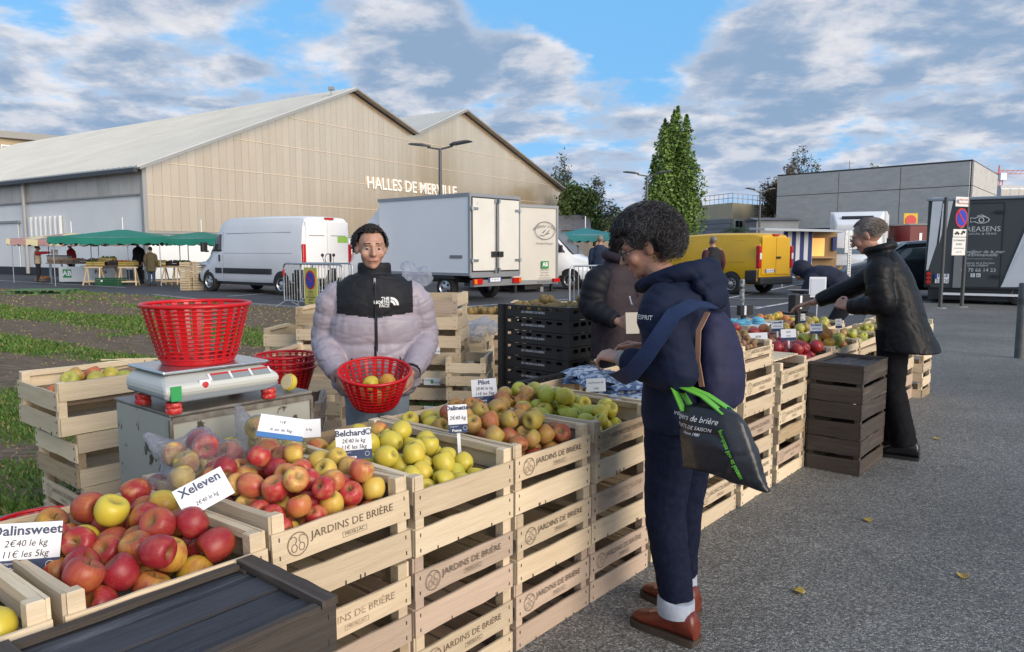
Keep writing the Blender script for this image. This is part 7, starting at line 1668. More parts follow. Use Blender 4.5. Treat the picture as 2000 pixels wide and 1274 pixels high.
def shoe(parent, ank, d, m, sole, L_=.275, w=.048, s=1.0, lace=None):
    d = Vector(d); d.z = 0; d.normalize(); a = Vector((-d.y, d.x, 0)); g = Vector((ank[0], ank[1], 0)); prof = ((-.085, .030, .085, .8), (-.07, .037, .115, 1), (-.02, .039, .122, 1), (.03, .041, .108, 1), (.075, .045, .078, 1), (.13, .047, .052, 1), (.165, .040, .045, .9), (.185, .022, .034, .7))
    rings = []; sl = []
    for y, hw_, h, q in prof:
        ring = []
        for k in range(14):
            t = 2 * pi * k / 14; ca, sa = cos(t), sin(t); ring.append(g + d * y * s + a * (hw_ * s * math.copysign(abs(ca) ** .8, ca)) + V3(0, 0, .022 + (h - .012) * .5 * s * (1 + math.copysign(abs(sa) ** .8, sa))))
        rings.append(ring); sl.append([g + d * y * s * 1.03 + a * x * (hw_ + .005) * s + V3(0, 0, z) for x, z in ((-1, .002), (1, .002), (1, .026), (-1, .026))])
    o = MB().loft(rings).build('shoe', m, parent, smooth=60); MB().loft(sl).build('sole', sole, o, smooth=40)
    if lace:
        q = MB()
        for k in range(4): y = .035 + k * .018; q.tube([g + d * y * s - a * .022 + V3(0, 0, .085 - k * .007), g + d * y * s + V3(0, 0, .102 - k * .009), g + d * y * s + a * .022 + V3(0, 0, .085 - k * .007)], .0025, 5)
        q.build('laces', lace, o)
    return o
ID3 = Matrix.Identity(3)
def basic_body(J, s=1.0):
    """J: joints in local metres (x right, y forward, z up)"""
    mb = MB(); I = ID3
    T = J.get('tilt', ID3)
    ringloft(mb, [(J['pelvis'] + V3(0, 0, -.10) * s, .11 * s, .08 * s, I), (J['pelvis'], .145 * s, .10 * s, I), (J['waist'], .125 * s, .09 * s, T), (J['chest'], .145 * s, .10 * s, T), (J['sh'] - V3(0, 0, .02), .115 * s, .075 * s, T), (J['neck'], .055 * s, .055 * s, T)])
    mb.cap(J['neck'] - V3(0, 0, .03), J['head'] + V3(0, 0, -.05) * s, .052 * s, .050 * s, 12); head_shape(mb, J['head'], J['Rh'], s)
    for q, k in ((-1, 'l'), (1, 'r')):
        mb.cap(J['s' + k], J['e' + k], .045 * s, .037 * s, 10); mb.cap(J['e' + k], J['w' + k], .036 * s, .026 * s, 10); mb.cap(J['h' + k], J['k' + k], .075 * s, .05 * s, 10); mb.cap(J['k' + k], J['a' + k], .05 * s, .034 * s, 10)
        mb.cap(J['a' + k], J['a' + k] + V3(0, .1, -.045) * s, .03 * s, .024 * s, 8)
        d, n, sd_, cu, th_ = J['hand' + k]; hand_shape(mb, J['w' + k], d, n, sd_, cu, s, th_)
    return mb
def stand(H, **k):
    s = H / 1.70; J = dict(pelvis=V3(0, 0, .93), waist=V3(0, .0, 1.08), chest=V3(0, .0, 1.26), sh=V3(0, -.01, 1.40), neck=V3(0, 0, 1.47), head=V3(0, .03, 1.585), hl=V3(-.085, 0, .90), hr=V3(.085, 0, .90), kl=V3(-.09, .02, .49), kr=V3(.09, .02, .49), al=V3(-.095, -.02, .09), ar=V3(.095, -.02, .09),
             sl=V3(-.175, 0, 1.385), sr=V3(.175, 0, 1.385), el=V3(-.235, -.03, 1.10), er=V3(.235, -.03, 1.10), wl=V3(-.24, .06, .86), wr=V3(.24, .06, .86))
    J = {a: b * s for a, b in J.items()}; J['Rh'] = ID3
    relaxed = (.35, .4, .45, .5); J['handl'] = (V3(0, .15, -1), V3(1, 0, 0), 1, relaxed, .4); J['handr'] = (V3(0, .15, -1), V3(-1, 0, 0), -1, relaxed, .4)
    J.update(k); return J
def finish(me, m, parent, name):
    for q in (m if isinstance(m, list) else [m]): me.materials.append(q)
    return link(name, me, parent)
def person(label, loc, rotz, J, s, skin, vox=.006):
    t = thing('person', label, 'person', loc, rotz); me = voxel(basic_body(J, s), vox, 3, 'body'); finish(me, skin, t, 'body')
    P = lambda x, y, z: J['head'] + J['Rh'] @ (Vector((x, y, z)) * s)
    for q in (-1, 1):
        e = MB().ell(P(q * .031, .0755, .003), (.0098 * s,) * 3, None, 10, 8).build('eye', EYEW, t, smooth=180); MB().ell(P(q * .031, .0818, .002), (.0066 * s, .0045 * s, .0066 * s), J['Rh'], 8, 6).build('iris', EYED, e, smooth=180)
        MB().cap(P(q * .016, .0925, .032), P(q * .048, .084, .030), .0030 * s, .0022 * s, 6).build('eyebrow', HAIRD, t, smooth=180)
    MB().cap(P(-.018, .094, -.060), P(.018, .094, -.060), .0052 * s, .0052 * s, 8).build('lips', LIP, t, smooth=180)
    return t
HAIRD = mat('dark_hair', (.018, .014, .012), rough=.45); HAIRG = mat('grey_hair', (.12, .117, .128), rough=.5); HAIRS = mat('charcoal_hair', (.045, .043, .05), rough=.5); HAIRB = mat('brown_grey_hair', (.20, .16, .13), rough=.55)
def cloth(name, c, c2, sc=30, bump=.25, bsc=60, rough=.8, spec=.3): return mat(name, c, c2, rough=rough, sc=sc, bump=bump, bsc=bsc, spec=spec, bdist=.006)
def legs(J, s, r=(.105, .075, .058), flare=0.0, drop=.0, hip=(.165, .125)):
    mb = MB(); ringloft(mb, [(J['pelvis'] + V3(0, 0, .10 * s), hip[0] * s * .92, hip[1] * s * .95, ID3), (J['pelvis'], hip[0] * s, hip[1] * s, ID3), (J['pelvis'] - V3(0, 0, .07 * s), hip[0] * s, hip[1] * s, ID3), (J['pelvis'] - V3(0, 0, .12 * s), hip[0] * s * .8, hip[1] * s * .8, ID3)])
    for k in 'lr':
        a, b, c = J['h' + k] - V3(0, 0, .03), J['k' + k], J['a' + k] + V3(0, 0, drop)
        sleeve(mb, [a, a.lerp(b, .5), b, b.lerp(c, .5), c], [r[0] * s, (r[0] + r[1]) / 2 * s, r[1] * s, (r[1] + r[2]) / 2 * s, (r[2] + flare) * s])
    return mb
# ---- young vendor behind the counter
vp = V3(-.69, 3.72, 0); sV = .92
Rhv = (Matrix.Rotation(R(8), 3, 'Z') @ Matrix.Rotation(R(-6), 3, 'X'))
JV = stand(1.57, head=V3(.015, .035, 1.435), Rh=Rhv, neck=V3(0, 0, 1.335), sh=V3(0, -.01, 1.275), sl=V3(-.16, 0, 1.21), sr=V3(.16, 0, 1.21), el=V3(-.24, -.02, .97), er=V3(.24, -.02, .97), wl=V3(-.165, .23, .835), wr=V3(.175, .23, .835), chest=V3(0, 0, 1.15), waist=V3(0, 0, .99), pelvis=V3(0, 0, .86))
JV['handl'] = (V3(.45, .75, -.45), V3(.8, -.2, -.3), 1, (.75, .8, .85, .9), .8); JV['handr'] = (V3(-.45, .75, -.45), V3(-.8, -.2, -.3), -1, (.75, .8, .85, .9), .8)
rz = atan2(-vp.y, -vp.x) - pi / 2
vend = person('young vendor in a lilac-grey puffer jacket holding a red basket', vp, rz, JV, sV, SKIN)
mb = MB(); zs_ = np.linspace(.70, 1.30, 46); rings = []
seams = [.70, .83, .965, 1.10, 1.30]
for z in zs_:
    for a, b in zip(seams, seams[1:]):
        if a <= z <= b + 1e-6: f = (z - a) / (b - a); break
    am = .016 if b < 1.2 else .006; bl_ = am * (abs(sin(pi * f)) ** .36)
    w = .205 + .01 * sin(pi * (z - .7) / .6); dpt = .150
    if z > 1.17: q = (z - 1.17) / .13; w = .205 - .080 * q ** 2.2; dpt = .15 - .05 * q
    if z < .74: w -= .02; dpt -= .015
    rings.append((V3(0, .0, z), w + bl_, dpt + bl_, ID3))
ringloft(mb, rings, 28)
for k, sg_ in (('l', -1), ('r', 1)): sleeve(mb, [V3(sg_ * .14, 0, 1.225), V3(sg_ * .205, 0, 1.17), JV['e' + k] + V3(sg_ * .01, -.02, .0), JV['e' + k].lerp(JV['w' + k], .5) + V3(sg_ * .012, 0, 0), JV['w' + k] - (JV['w' + k] - JV['e' + k]).normalized() * .015], [.066, .082, .075, .068, .052], .074, .10)
ringloft(mb, [(V3(0, 0, 1.25), .105, .09, ID3), (V3(0, .005, 1.30), .085, .082, ID3), (V3(0, .01, 1.345), .083, .08, ID3), (V3(0, .012, 1.36), .078, .074, ID3)])
me = voxel(mb, .0065, 2, 'jacket'); wrinkle(me, .0018, (34, 34, 20), 3.0); crease(me, .003, (5, 5, 12), 5.0, .06)
LILAC = cloth('lilac_puffer', (.37, .325, .375), (.32, .28, .33), 8, .35, 26, .42, .5); BLKN = cloth('black_nylon', (.009, .010, .014), (.013, .014, .018), 20, .3, 40, .65, .3)
def jf(c):
    x, y, z = c[:, 0], c[:, 1], c[:, 2]; yoke = (z > 1.095 - .10 * 0 + .012 * np.abs(x) / .1) & (np.abs(x) < .185 + .0 * z - .15 * np.clip(z - 1.2, 0, 1) * 0); zipm = (np.abs(x + .004 * np.sin(z * 20)) < .0075) & (y > .05)
    return np.where(yoke | zipm | ((z > 1.30) & (np.abs(x) < .13)), 1, 0)
jk = finish(me, [LILAC, BLKN], vend, 'puffer_jacket'); facemat(me, jf); bv = BVHTree.FromPolygons([v.co for v in me.vertices], [tuple(p.vertices) for p in me.polygons])
LOGO = mat('logo_white', (.75, .75, .75), rough=.6)
for k, s in enumerate(('THE', 'NORTH', 'FACE')): conform(s, .021, LOGO, jk, bv, (-.068, 0, 1.188 - k * .017), (-1, 0, 0), (0, 0, 1), (0, -1, 0), .004, align='RIGHT', bold=.0008)
lm = MB()
for r0, r1 in ((.040, .028), (.025, .014)):
    A = np.linspace(R(0), R(90), 12)
    for a, b in zip(A, A[1:]): lm.add([(r_ * cos(q), r_ * sin(q), 0) for r_, q in ((r0, a), (r0, b), (r1, b), (r1, a))], [(0, 1, 2, 3)])
drape(lm.mesh('logo', LOGO), LOGO, jk, bv, (-.074, 0, 1.156), (-1, 0, 0), (0, 0, 1), (0, -1, 0), .004, 'half_dome_logo')
for q in (-1, 1):
    pts = []
    for f in np.linspace(0, 1, 8):
        h = bv.ray_cast(V3(q * (.115 + .04 * f), .6, .90 - .12 * f), V3(0, -1, 0)); pts.append((h[0] if h[0] else V3(q * .13, .15, .85)) + V3(0, .003, 0))
    MB().tube(pts, .004, 5).build('pocket_zip', BLKN, jk)
MB().tube([bv.ray_cast(V3(.0, .6, z), V3(0, -1, 0))[0] + V3(0, .003, 0) for z in np.linspace(.73, 1.29, 14)], .0045, 5).build('zip', BLKN, jk); MB().box(bv.ray_cast(V3(0, .6, 1.285), V3(0, -1, 0))[0] + V3(0, .01, -.012), (.01, .006, .03)).build('zip_pull', CHROME, jk)
for k, sg_ in (('l', -1), ('r', 1)):
    d = (JV['w' + k] - JV['e' + k]).normalized(); w0 = JV['w' + k] - d * .03; MB().tube([w0, w0 + d * .035], [.045, .041], 16).build('cuff', LILAC, jk, smooth=50); MB().tube([w0 + d * .006, w0 + d * .03], [.0465, .044], 16).build('cuff_strap', BLKN if k == 'l' else LILAC, jk, smooth=50)
me = voxel(legs(JV, sV, (.10, .075, .06)), .012, 3, 'jeans'); wrinkle(me, .005, (9, 9, 14), 1); finish(me, cloth('light_jeans', (.20, .25, .31), (.26, .31, .37)), vend, 'jeans')
for k in 'lr': shoe(vend, JV['a' + k], (0, 1, 0), PAPER, PAPER, s=.95)
def cap_hair(d, r): return d.z > -.15 - .35 * (d.y < 0) and not (d.y > .35 and d.z < .62)
strands(vend, JV['head'], Rhv, 2600, .035, 0, HAIRD, 3, cap_hair, flow=lambda d: V3(d.x * .5, -.9, -.2), lift=.010, thick=.003, size=sV, rx=(.078, .102, .096))
MB().ell(JV['head'] + Rhv @ V3(0, -.032 * sV, .036 * sV), (.078 * sV, .096 * sV, .088 * sV), Rhv, 20, 14).build('hair_base', HAIRD, vend, smooth=180)
# basket in the vendor's hands
bkc = Matrix.Translation(vp) @ Matrix.Rotation(rz, 4, 'Z') @ V3(.008, .36, .715)
bk = basket('red basket with a few apples held by the young vendor', bkc, .158, .098, .165, rot=(R(-16), 0, rz), rows=9, nr=24)
bk.rotation_euler = (Matrix.Rotation(rz, 3, 'Z') @ Matrix.Rotation(R(-14), 3, 'X')).to_euler()
rr = random.Random(3); Mb = Matrix.Translation(bkc) @ bk.rotation_euler.to_matrix().to_4x4()
for k, (x, y, z) in enumerate(((-.06, -.03, .05), (.04, -.03, .05), (-.01, .05, .05), (.02, .01, .105), (-.06, .02, .11))): apple(('org', 'xely', 'org', 'sweetyel', 'org')[k], Mb @ V3(x, y, z), .037, rr, 'orange-yellow apple in the vendor\'s basket', 'apples in the vendor\'s basket')
# ---- grey haired woman in navy
wb = V3(.635, 2.70, 0); Fw = V3(-.763, .647, 0); rzw = atan2(Fw.y, Fw.x) - pi / 2; sW = .945
Rhw = Matrix.Rotation(R(30), 3, 'Z') @ Matrix.Rotation(R(-22), 3, 'X')
JW = stand(1.61, head=V3(-.0, .165, 1.435), Rh=Rhw, neck=V3(0, .07, 1.345), sh=V3(0, .025, 1.285), chest=V3(0, .005, 1.16), waist=V3(0, -.01, 1.0), pelvis=V3(0, -.02, .875), sl=V3(-.165, .015, 1.265), sr=V3(.165, .015, 1.265), el=V3(-.245, -.10, 1.00), er=V3(.24, .02, 1.0), wl=V3(-.215, .135, 1.035), wr=V3(.16, .24, 1.03),
           kl=V3(-.085, .02, .46), kr=V3(.085, .03, .46), al=V3(-.10, -.045, .10), ar=V3(.10, .045, .10))
JW['handl'] = (V3(.12, .95, .10), V3(.35, .1, -.9), -1, (.35, .55, .65, .7), .5); JW['handr'] = (V3(-.2, .9, .1), V3(-.3, 0, -.9), 1, (.5, .6, .6, .6), .5)
wom = person('grey curly haired woman in navy jacket and jeans with backpack and shopping bag', wb, rzw, JW, sW, SKIN2)
NAVYJ = cloth('navy_jacket', (.0055, .010, .030), (.008, .0135, .038), 10, .5, 22, .78, .22)
mb = MB(); T8_ = Matrix.Rotation(R(-4), 3, 'X')
ringloft(mb, [(V3(0, -.015, .775), .180, .140, ID3), (V3(0, -.012, .84), .185, .145, ID3), (V3(0, -.0, .95), .175, .133, ID3), (V3(0, .005, 1.05), .175, .128, ID3), (V3(0, .012, 1.16), .185, .132, T8_), (V3(0, .01, 1.24), .190, .130, T8_), (V3(0, .02, 1.29), .15, .105, T8_), (V3(0, .035, 1.33), .10, .088, T8_)], 26)
sleeve(mb, [V3(-.12, .01, 1.255), V3(-.195, -.005, 1.20), V3(-.225, -.06, 1.09), JW['el'] + V3(0, -.01, 0), JW['el'].lerp(JW['wl'], .55), JW['wl'] - V3(0, .02, 0)], [.075, .085, .078, .070, .058, .046], .07, .05)
sleeve(mb, [V3(.12, .01, 1.255), V3(.195, .0, 1.2), JW['er'], JW['er'].lerp(JW['wr'], .55), JW['wr'] - V3(0, .02, 0)], [.075, .085, .070, .058, .046])
me = voxel(mb, .008, 3, 'jacket'); wrinkle(me, .003, (9, 9, 15), 6.0); crease(me, .0032, (5, 5, 11), 1.0, .08); wj = finish(me, NAVYJ, wom, 'navy_jacket'); bw_ = BVHTree.FromPolygons([v.co for v in me.vertices], [tuple(p.vertices) for p in me.polygons])
# hood and collar lying round the neck
mb = MB(); hp2 = []
for k in range(40):
    a = 2 * pi * k / 40; back = (1 - sin(a)) / 2      # sin(a)=1 front
    hp2.append(V3(.115 * cos(a), .060 + .115 * sin(a) - .030 * back, 1.315 + .045 * back - .035 * (1 - back)))
mb.tube(hp2, [.022 + .016 * ((1 - sin(2 * pi * k / 40)) / 2) for k in range(40)], 12, close=True)
mb.ell((0, -.095, 1.30), (.115, .040, .055), Matrix.Rotation(R(25), 3, 'X')); mb.ell((0, -.12, 1.255), (.085, .030, .05))
me = voxel(mb, .008, 5, 'hood'); crease(me, .004, (7, 7, 10), 2.0, .08); hood = finish(me, NAVYJ, wj, 'hood')
WL = mat('reflective_white', (.6, .66, .7), rough=.5)
def onjacket(pts, r, m, name, ray=V3(1, .3, 0), b=None):
    out = []
    for p in pts:
        h = (b or bw_).ray_cast(V3(*p) - ray.normalized() * .6, ray.normalized()); out.append((h[0] if h[0] else V3(*p)) - ray.normalized() * .003)
    MB().tube(out, r, 5).build(name, m, wj)
onjacket([(-.2, .115 - .01 * k, 1.26 - .028 * k) for k in range(5)], .0028, WL, 'white_piping'); onjacket([(-.2, .01 + .003 * k, 1.09 - .012 * k) for k in range(5)], .0025, WL, 'white_piping'); onjacket([(-.2, -.008 + .003 * k, 1.09 - .012 * k) for k in range(5)], .0025, WL, 'white_piping')
conform('ESPRIT', .022, LOGO, wj, bw_, (-.2, .015, 1.195), (.3 * 0, -1, 0), (0, 0, 1), (1, .1, 0), .004)
DENIM = cloth('dark_denim', (.006, .009, .024), (.010, .014, .033), 40, .35, 120, .85, .12)
lg_ = legs(JW, sW, (.108, .080, .066), drop=.045, hip=(.172, .135)); me = voxel(lg_, .009, 3, 'jeans'); wrinkle(me, .003, (10, 10, 14), 4); crease(me, .0028, (5, 5, 9), 4, .09); jn = finish(me, DENIM, wom, 'jeans')
CUFF = cloth('turned_up_denim', (.30, .34, .42), (.36, .40, .47), 40); LEATH = mat('oxblood_leather', (.16, .028, .012), (.11, .018, .010), rough=.35, sc=20, bump=.1); SOLEB = mat('brown_sole', (.05, .035, .025), rough=.8)
for k in 'lr':
    a = JW['a' + k]; MB().tube([a + V3(0, .004, -.005), a + V3(0, .004, .015), a + V3(0, .004, .05), a + V3(0, .003, .058)], [.066, .069, .068, .063], 20).build('trouser_cuff', CUFF, jn, smooth=60); shoe(wom, a, (.05 if k == 'l' else .22, 1, 0), LEATH, SOLEB, s=.98, lace=mat('lace', (.06, .02, .012)))
def curly(d, r): return d.z > -.30 - .35 * (d.y < -.1) + r.gauss(0, .07) and not (d.y > .42 and d.z < .50) and not (abs(d.x) > .70 and d.z < .05 and d.y > -.25)
def rot_(p): return Rhw @ p
MB().ell(JW['head'] + Rhw @ (V3(0, -.030, .042) * sW), (.086 * sW, .108 * sW, .098 * sW), Rhw, 20, 14).build('hair_base', HAIRS, wom, smooth=180)
strands(wom, JW['head'], Rhw, 10500, .070, .020, [HAIRS, HAIRD], 5, curly, lift=.002, thick=.0010, wave=1.7, rx=(.082, .108, .102), size=sW)
strands(wom, JW['head'], Rhw, 3000, .072, .020, HAIRG, 9, lambda d, r: curly(d, r) and (d.y > -.1 or r.random() < .25), lift=.003, thick=.0008, wave=1.7, rx=(.082, .108, .102), size=sW, name='grey_curls')
glasses(wom, JW['head'], Rhw, s=sW); 
p = JW['head'] + Rhw @ (V3(-.086, -.008, -.052) * sW); MB().tube([p + V3(0, .010 * cos(a), .012 * sin(a)) for a in np.linspace(0, 2 * pi, 13)[:-1]], .0018, 5, close=True).build('earring', mat('gold', (.6, .4, .12), rough=.3, metal=1), wom)
d = (JW['wl'] - JW['el']).normalized(); MB().tube([JW['wl'] - d * .012, JW['wl'] + d * .006], [.031, .030], 14).build('wristwatch', mat('watch_strap', (.25, .24, .22), rough=.5), wom, smooth=50)
# backpack
BPK = cloth('backpack_navy', (.013, .014, .045), (.018, .019, .06), 14, .3, 50, .7, .3); BPS = cloth('strap_blue', (.010, .020, .062), (.014, .027, .08), 14, .2, 70, .6, .3)
bpt = thing('backpack', 'navy backpack hanging from the grey haired woman\'s shoulder', 'backpack', wb, rzw)
mb = MB(); ringloft(mb, [(V3(-.02, -.15, .86), .08, .045, ID3), (V3(-.02, -.16, .885), .115, .060, ID3), (V3(-.02, -.16, .97), .125, .066, ID3), (V3(-.02, -.15, 1.07), .120, .060, ID3), (V3(-.02, -.135, 1.15), .095, .048, ID3), (V3(-.02, -.12, 1.205), .05, .035, ID3)], 22)
me = voxel(mb, .009, 4, 'pack'); crease(me, .003, (6, 6, 6), 8); finish(me, BPK, bpt, 'bag')
def ribbon(pts, w, th, m, parent, name, side):
    side = Vector(side).normalized(); rg_ = []
    pts = [Vector(p) for p in pts]
    for i, p in enumerate(pts):
        t = (pts[min(i + 1, len(pts) - 1)] - pts[max(i - 1, 0)]).normalized(); a = (side - t * side.dot(t)).normalized(); n = t.cross(a); rg_.append([p - a * w / 2 - n * th / 2, p + a * w / 2 - n * th / 2, p + a * w / 2 + n * th / 2, p - a * w / 2 + n * th / 2])
    return MB().loft(rg_).build(name, m, parent, smooth=40)
ribbon([(-.12, -.165, 1.235), (-.20, -.135, 1.245), (-.285, -.105, 1.215), (-.325, -.08, 1.15), (-.345, -.04, 1.08), (-.35, .01, 1.015), (-.325, .07, .985), (-.28, .12, .975)], .058, .006, BPS, bpt, 'shoulder_strap', (0, 1, .35))
ribbon([(-.11, -.14, 1.21), (-.155, -.13, 1.15), (-.168, -.135, 1.05), (-.16, -.15, .96)], .018, .004, mat('tan_trim', (.36, .2, .14), rough=.7), bpt, 'leather_trim', (0, 1, 0))
MB().tube([(-.28, .12, .975), (-.275, .14, .985), (-.26, .11, .995), (-.28, .09, .98)], .004, 6).build('strap_end', mat('pale_strap', (.45, .5, .5)), bpt)
# shopping bag on the forearm
BAGM = cloth('black_shopping_bag', (.012, .014, .020), (.018, .020, .028), 6, .5, 14, .35, .5); GRN = mat('lime_green_band', (.12, .42, .04), rough=.5)
sbag = thing('shopping_bag', 'black shopping bag with green handles hanging from the woman\'s arm', 'bag', wb, rzw)
mb = MB(); bc0 = V3(-.27, -.235, .80)
def bagpt(i, j, q):
    return None
rg_ = []
for z, hy, hx, sh_ in ((.705, .12, .028, -.055), (.73, .13, .05, -.045), (.80, .125, .06, -.03), (.88, .11, .05, -.01), (.94, .095, .03, 0)):
    ring = []
    for y, x in ((-1, -.4), (-.5, -1), (.5, -1), (1, -.4), (1, .4), (.5, 1), (-.5, 1), (-1, .4)): ring.append(V3(bc0.x + hx * x, bc0.y + hy * y + sh_ + .03 * (z < .72) * y, z - .03 * abs(y) * (z > .9) - (.03 if (z < .72 and y == -1) else 0)))
    rg_.append(ring)
mb.loft(rg_); me = voxel(mb, .009, 1, 'bag'); crease(me, .005, (5, 5, 6), 9, .06); so_ = finish(me, BAGM, sbag, 'sack'); bb_ = BVHTree.FromPolygons([v.co for v in me.vertices], [tuple(p.vertices) for p in me.polygons])
for s, z, sz__ in (('vergers de brière', .885, .026), ('FRUITS DE SAISON', .856, .017), ('depuis 1980', .836, .013)): conform(s, sz__, LOGO, so_, bb_, (bc0.x, bc0.y + .04, z), (0, -1, -.12 * 0), (0, -.12, 1), (1, 0, 0), .005, shear=.2)
conform('produits bio et locaux', .018, GRN, so_, bb_, (bc0.x, bc0.y - .085, .79), (0, -.45, -.9), (0, .9, -.45), (1, .15, 0), .006, bold=.0008)
for dx in (-.03, .03):
    ribbon([(bc0.x + dx, bc0.y - .06, .91), (bc0.x + dx * .6, bc0.y + .02, .955), (JW['el'].x + dx * .4, JW['el'].y + .03, .985), (bc0.x + dx * .6, bc0.y + .12, .965), (bc0.x + dx, bc0.y + .08, .90)], .03, .004, GRN, sbag, 'handle', (1, 0, 0))
# ---- colleague in the dark waistcoat
cp_ = V3(.70, 4.85, 0); sC = .95; rzc = atan2(-.80, .60) - pi / 2
Rhc = Matrix.Rotation(R(4), 3, 'Z') @ Matrix.Rotation(R(-22), 3, 'X')
JC = stand(1.62, sl=V3(-.15, 0, 1.25), sr=V3(.15, 0, 1.25), sh=V3(0, 0, 1.30), Rh=Rhc, head=V3(0, .09, 1.475), neck=V3(0, .03, 1.38), er=V3(.235, -.02, 1.06), wr=V3(.20, .20, .98), el=V3(-.235, 0, 1.06), wl=V3(-.15, .22, .95))
JC['handr'] = (V3(-.15, .9, .25), V3(-.9, 0, -.1), -1, (.8, .85, .9, .9), .8)
colg = person('woman in a dark plum waistcoat and glasses holding a card', cp_, rzc, JC, sC, SKIN)
PLUM = cloth('plum_waistcoat', (.024, .016, .022), (.032, .022, .029), 14, .3, 40, .7, .3); PUF = cloth('black_puffer', (.006, .007, .012), (.009, .010, .016), 14, .3, 30, .65, .25)
mb = MB(); ringloft(mb, [(V3(0, 0, .72), .20, .145, ID3), (V3(0, 0, .95), .195, .14, ID3), (V3(0, 0, 1.15), .195, .14, ID3), (V3(0, 0, 1.29), .165, .115, ID3), (V3(0, .01, 1.35), .11, .09, ID3), (V3(0, .015, 1.40), .09, .085, ID3)], 24)
me = voxel(mb, .011, 3, 'vest'); crease(me, .003, (6, 6, 7), 3); vs_ = finish(me, PLUM, colg, 'waistcoat')
mb = MB()
for k, sg_ in (('l', -1), ('r', 1)): sleeve(mb, [V3(sg_ * .12, 0, 1.28), V3(sg_ * .20, 0, 1.22), JC['e' + k], JC['e' + k].lerp(JC['w' + k], .5), JC['w' + k] - V3(0, .02, 0)], [.07, .088, .078, .066, .05], .055, .16)
me = voxel(mb, .010, 2, 'sleeves'); finish(me, PUF, colg, 'puffer_sleeves')
mb = MB().tube([V3(.105 * cos(a), .02 + .10 * sin(a), 1.365 + .02 * (1 - sin(a))) for a in np.linspace(0, 2 * pi, 25)[:-1]], .034, 10, close=True); me = voxel(mb, .01, 3, 'collar'); finish(me, PLUM, vs_, 'collar')
me = voxel(legs(JC, sC), .014, 3, 'trousers'); finish(me, BLKN, colg, 'trousers')
for k in 'lr': shoe(colg, JC['a' + k], (0, 1, 0), BLACK, BLACK, s=.95)
MB().ell(JC['head'] + Rhc @ (V3(0, -.022, .025) * sC), (.085 * sC, .108 * sC, .102 * sC), Rhc, 20, 14).build('hair_base', HAIRD, colg, smooth=180)
strands(colg, JC['head'], Rhc, 1500, .06, 0, HAIRD, 14, lambda d, r: d.z > -.5 and not (d.y > .35 and d.z < .55), flow=lambda d: V3(d.x * .3, -.2, -.9), lift=.01, thick=.003, rx=(.084, .108, .100), size=sC)
glasses(colg, JC['head'], Rhc, s=sC)
MB().tube([(-.03, .145, 1.12), (-.028, .155, 1.3)], .003, 5).build('drawstring', BLACK, vs_)
cw = Matrix.Translation(cp_) @ Matrix.Rotation(rzc, 4, 'Z') @ (JC['wr'] + V3(-.02, .10, .0)); o = MB().box((0, 0, 0), (.085, .006, .13)).build('beige_card', mat('beige_card', (.40, .37, .32), rough=.7), None, cw, (R(-8), 0, R(12))); tag(o, 'beige card held by the woman in the plum waistcoat', 'card')
# ---- older man at the right
mp_ = V3(2.66, 5.10, 0); Fm = V3(-.80, .60, 0); rzm = atan2(Fm.y, Fm.x) - pi / 2; sM = 1.0
Rhm = Matrix.Rotation(R(4), 3, 'Z') @ Matrix.Rotation(R(-26), 3, 'X'); lean = Matrix.Rotation(R(-16), 3, 'X')
JM = stand(1.72, Rh=Rhm, pelvis=V3(0, -.03, .93), waist=V3(0, .0, 1.08), chest=V3(0, .05, 1.24), sh=V3(0, .10, 1.37), neck=V3(0, .14, 1.43), head=V3(0, .21, 1.525), tilt=lean, sl=V3(-.15, .08, 1.30), sr=V3(.15, .08, 1.30), el=V3(-.235, .06, 1.06), er=V3(.235, .33, 1.15), wl=V3(-.14, .29, 1.03), wr=V3(.16, .60, 1.03), kl=V3(-.09, -.01, .49), kr=V3(.09, .06, .49), al=V3(-.10, -.11, .09), ar=V3(.10, .02, .09))
JM['handl'] = (V3(.4, .8, .3), V3(.6, -.3, -.4), -1, (.9, 1.0, 1.0, 1.0), .8); JM['handr'] = (V3(-.1, .95, -.25), V3(-.2, 0, -1), 1, (.35, .3, .35, .4), .3)
man = person('older grey haired man in a black leather jacket reaching over the display', mp_, rzm, JM, sM, SKIN2)
LTH = cloth('black_leather', (.005, .0055, .007), (.008, .0085, .0105), 9, .7, 16, .5, .22)
mb = MB(); ringloft(mb, [(V3(0, -.10, .735), .235, .190, ID3), (V3(0, -.075, .82), .220, .175, ID3), (V3(0, -.035, .95), .205, .155, ID3), (V3(0, .0, 1.08), .20, .145, lean), (V3(0, .05, 1.22), .205, .140, lean), (V3(0, .085, 1.32), .185, .12, lean), (V3(0, .105, 1.38), .12, .095, lean), (V3(0, .125, 1.42), .088, .08, lean)], 26)
sleeve(mb, [V3(-.12, .09, 1.32), V3(-.20, .09, 1.27), V3(-.235, .07, 1.17), JM['el'] + V3(0, -.02, 0), JM['el'].lerp(JM['wl'], .55), JM['wl'] - V3(.01, .02, 0)], [.08, .092, .085, .075, .064, .05], .06, .06)
sleeve(mb, [V3(.12, .09, 1.32), V3(.20, .13, 1.28), JM['er'], JM['er'].lerp(JM['wr'], .55), JM['wr'] - V3(0, .03, -.01)], [.08, .09, .075, .062, .05], .06, .06)
mb.tube([V3(.092 * cos(a), .125 + .085 * sin(a), 1.415 + .022 * (1 - sin(a))) for a in np.linspace(0, 2 * pi, 25)[:-1]], .026, 10, close=True)
me = voxel(mb, .010, 2, 'coat'); wrinkle(me, .004, (8, 8, 7), 12); crease(me, .0045, (6, 6, 7), 3, .07); finish(me, LTH, man, 'leather_jacket')
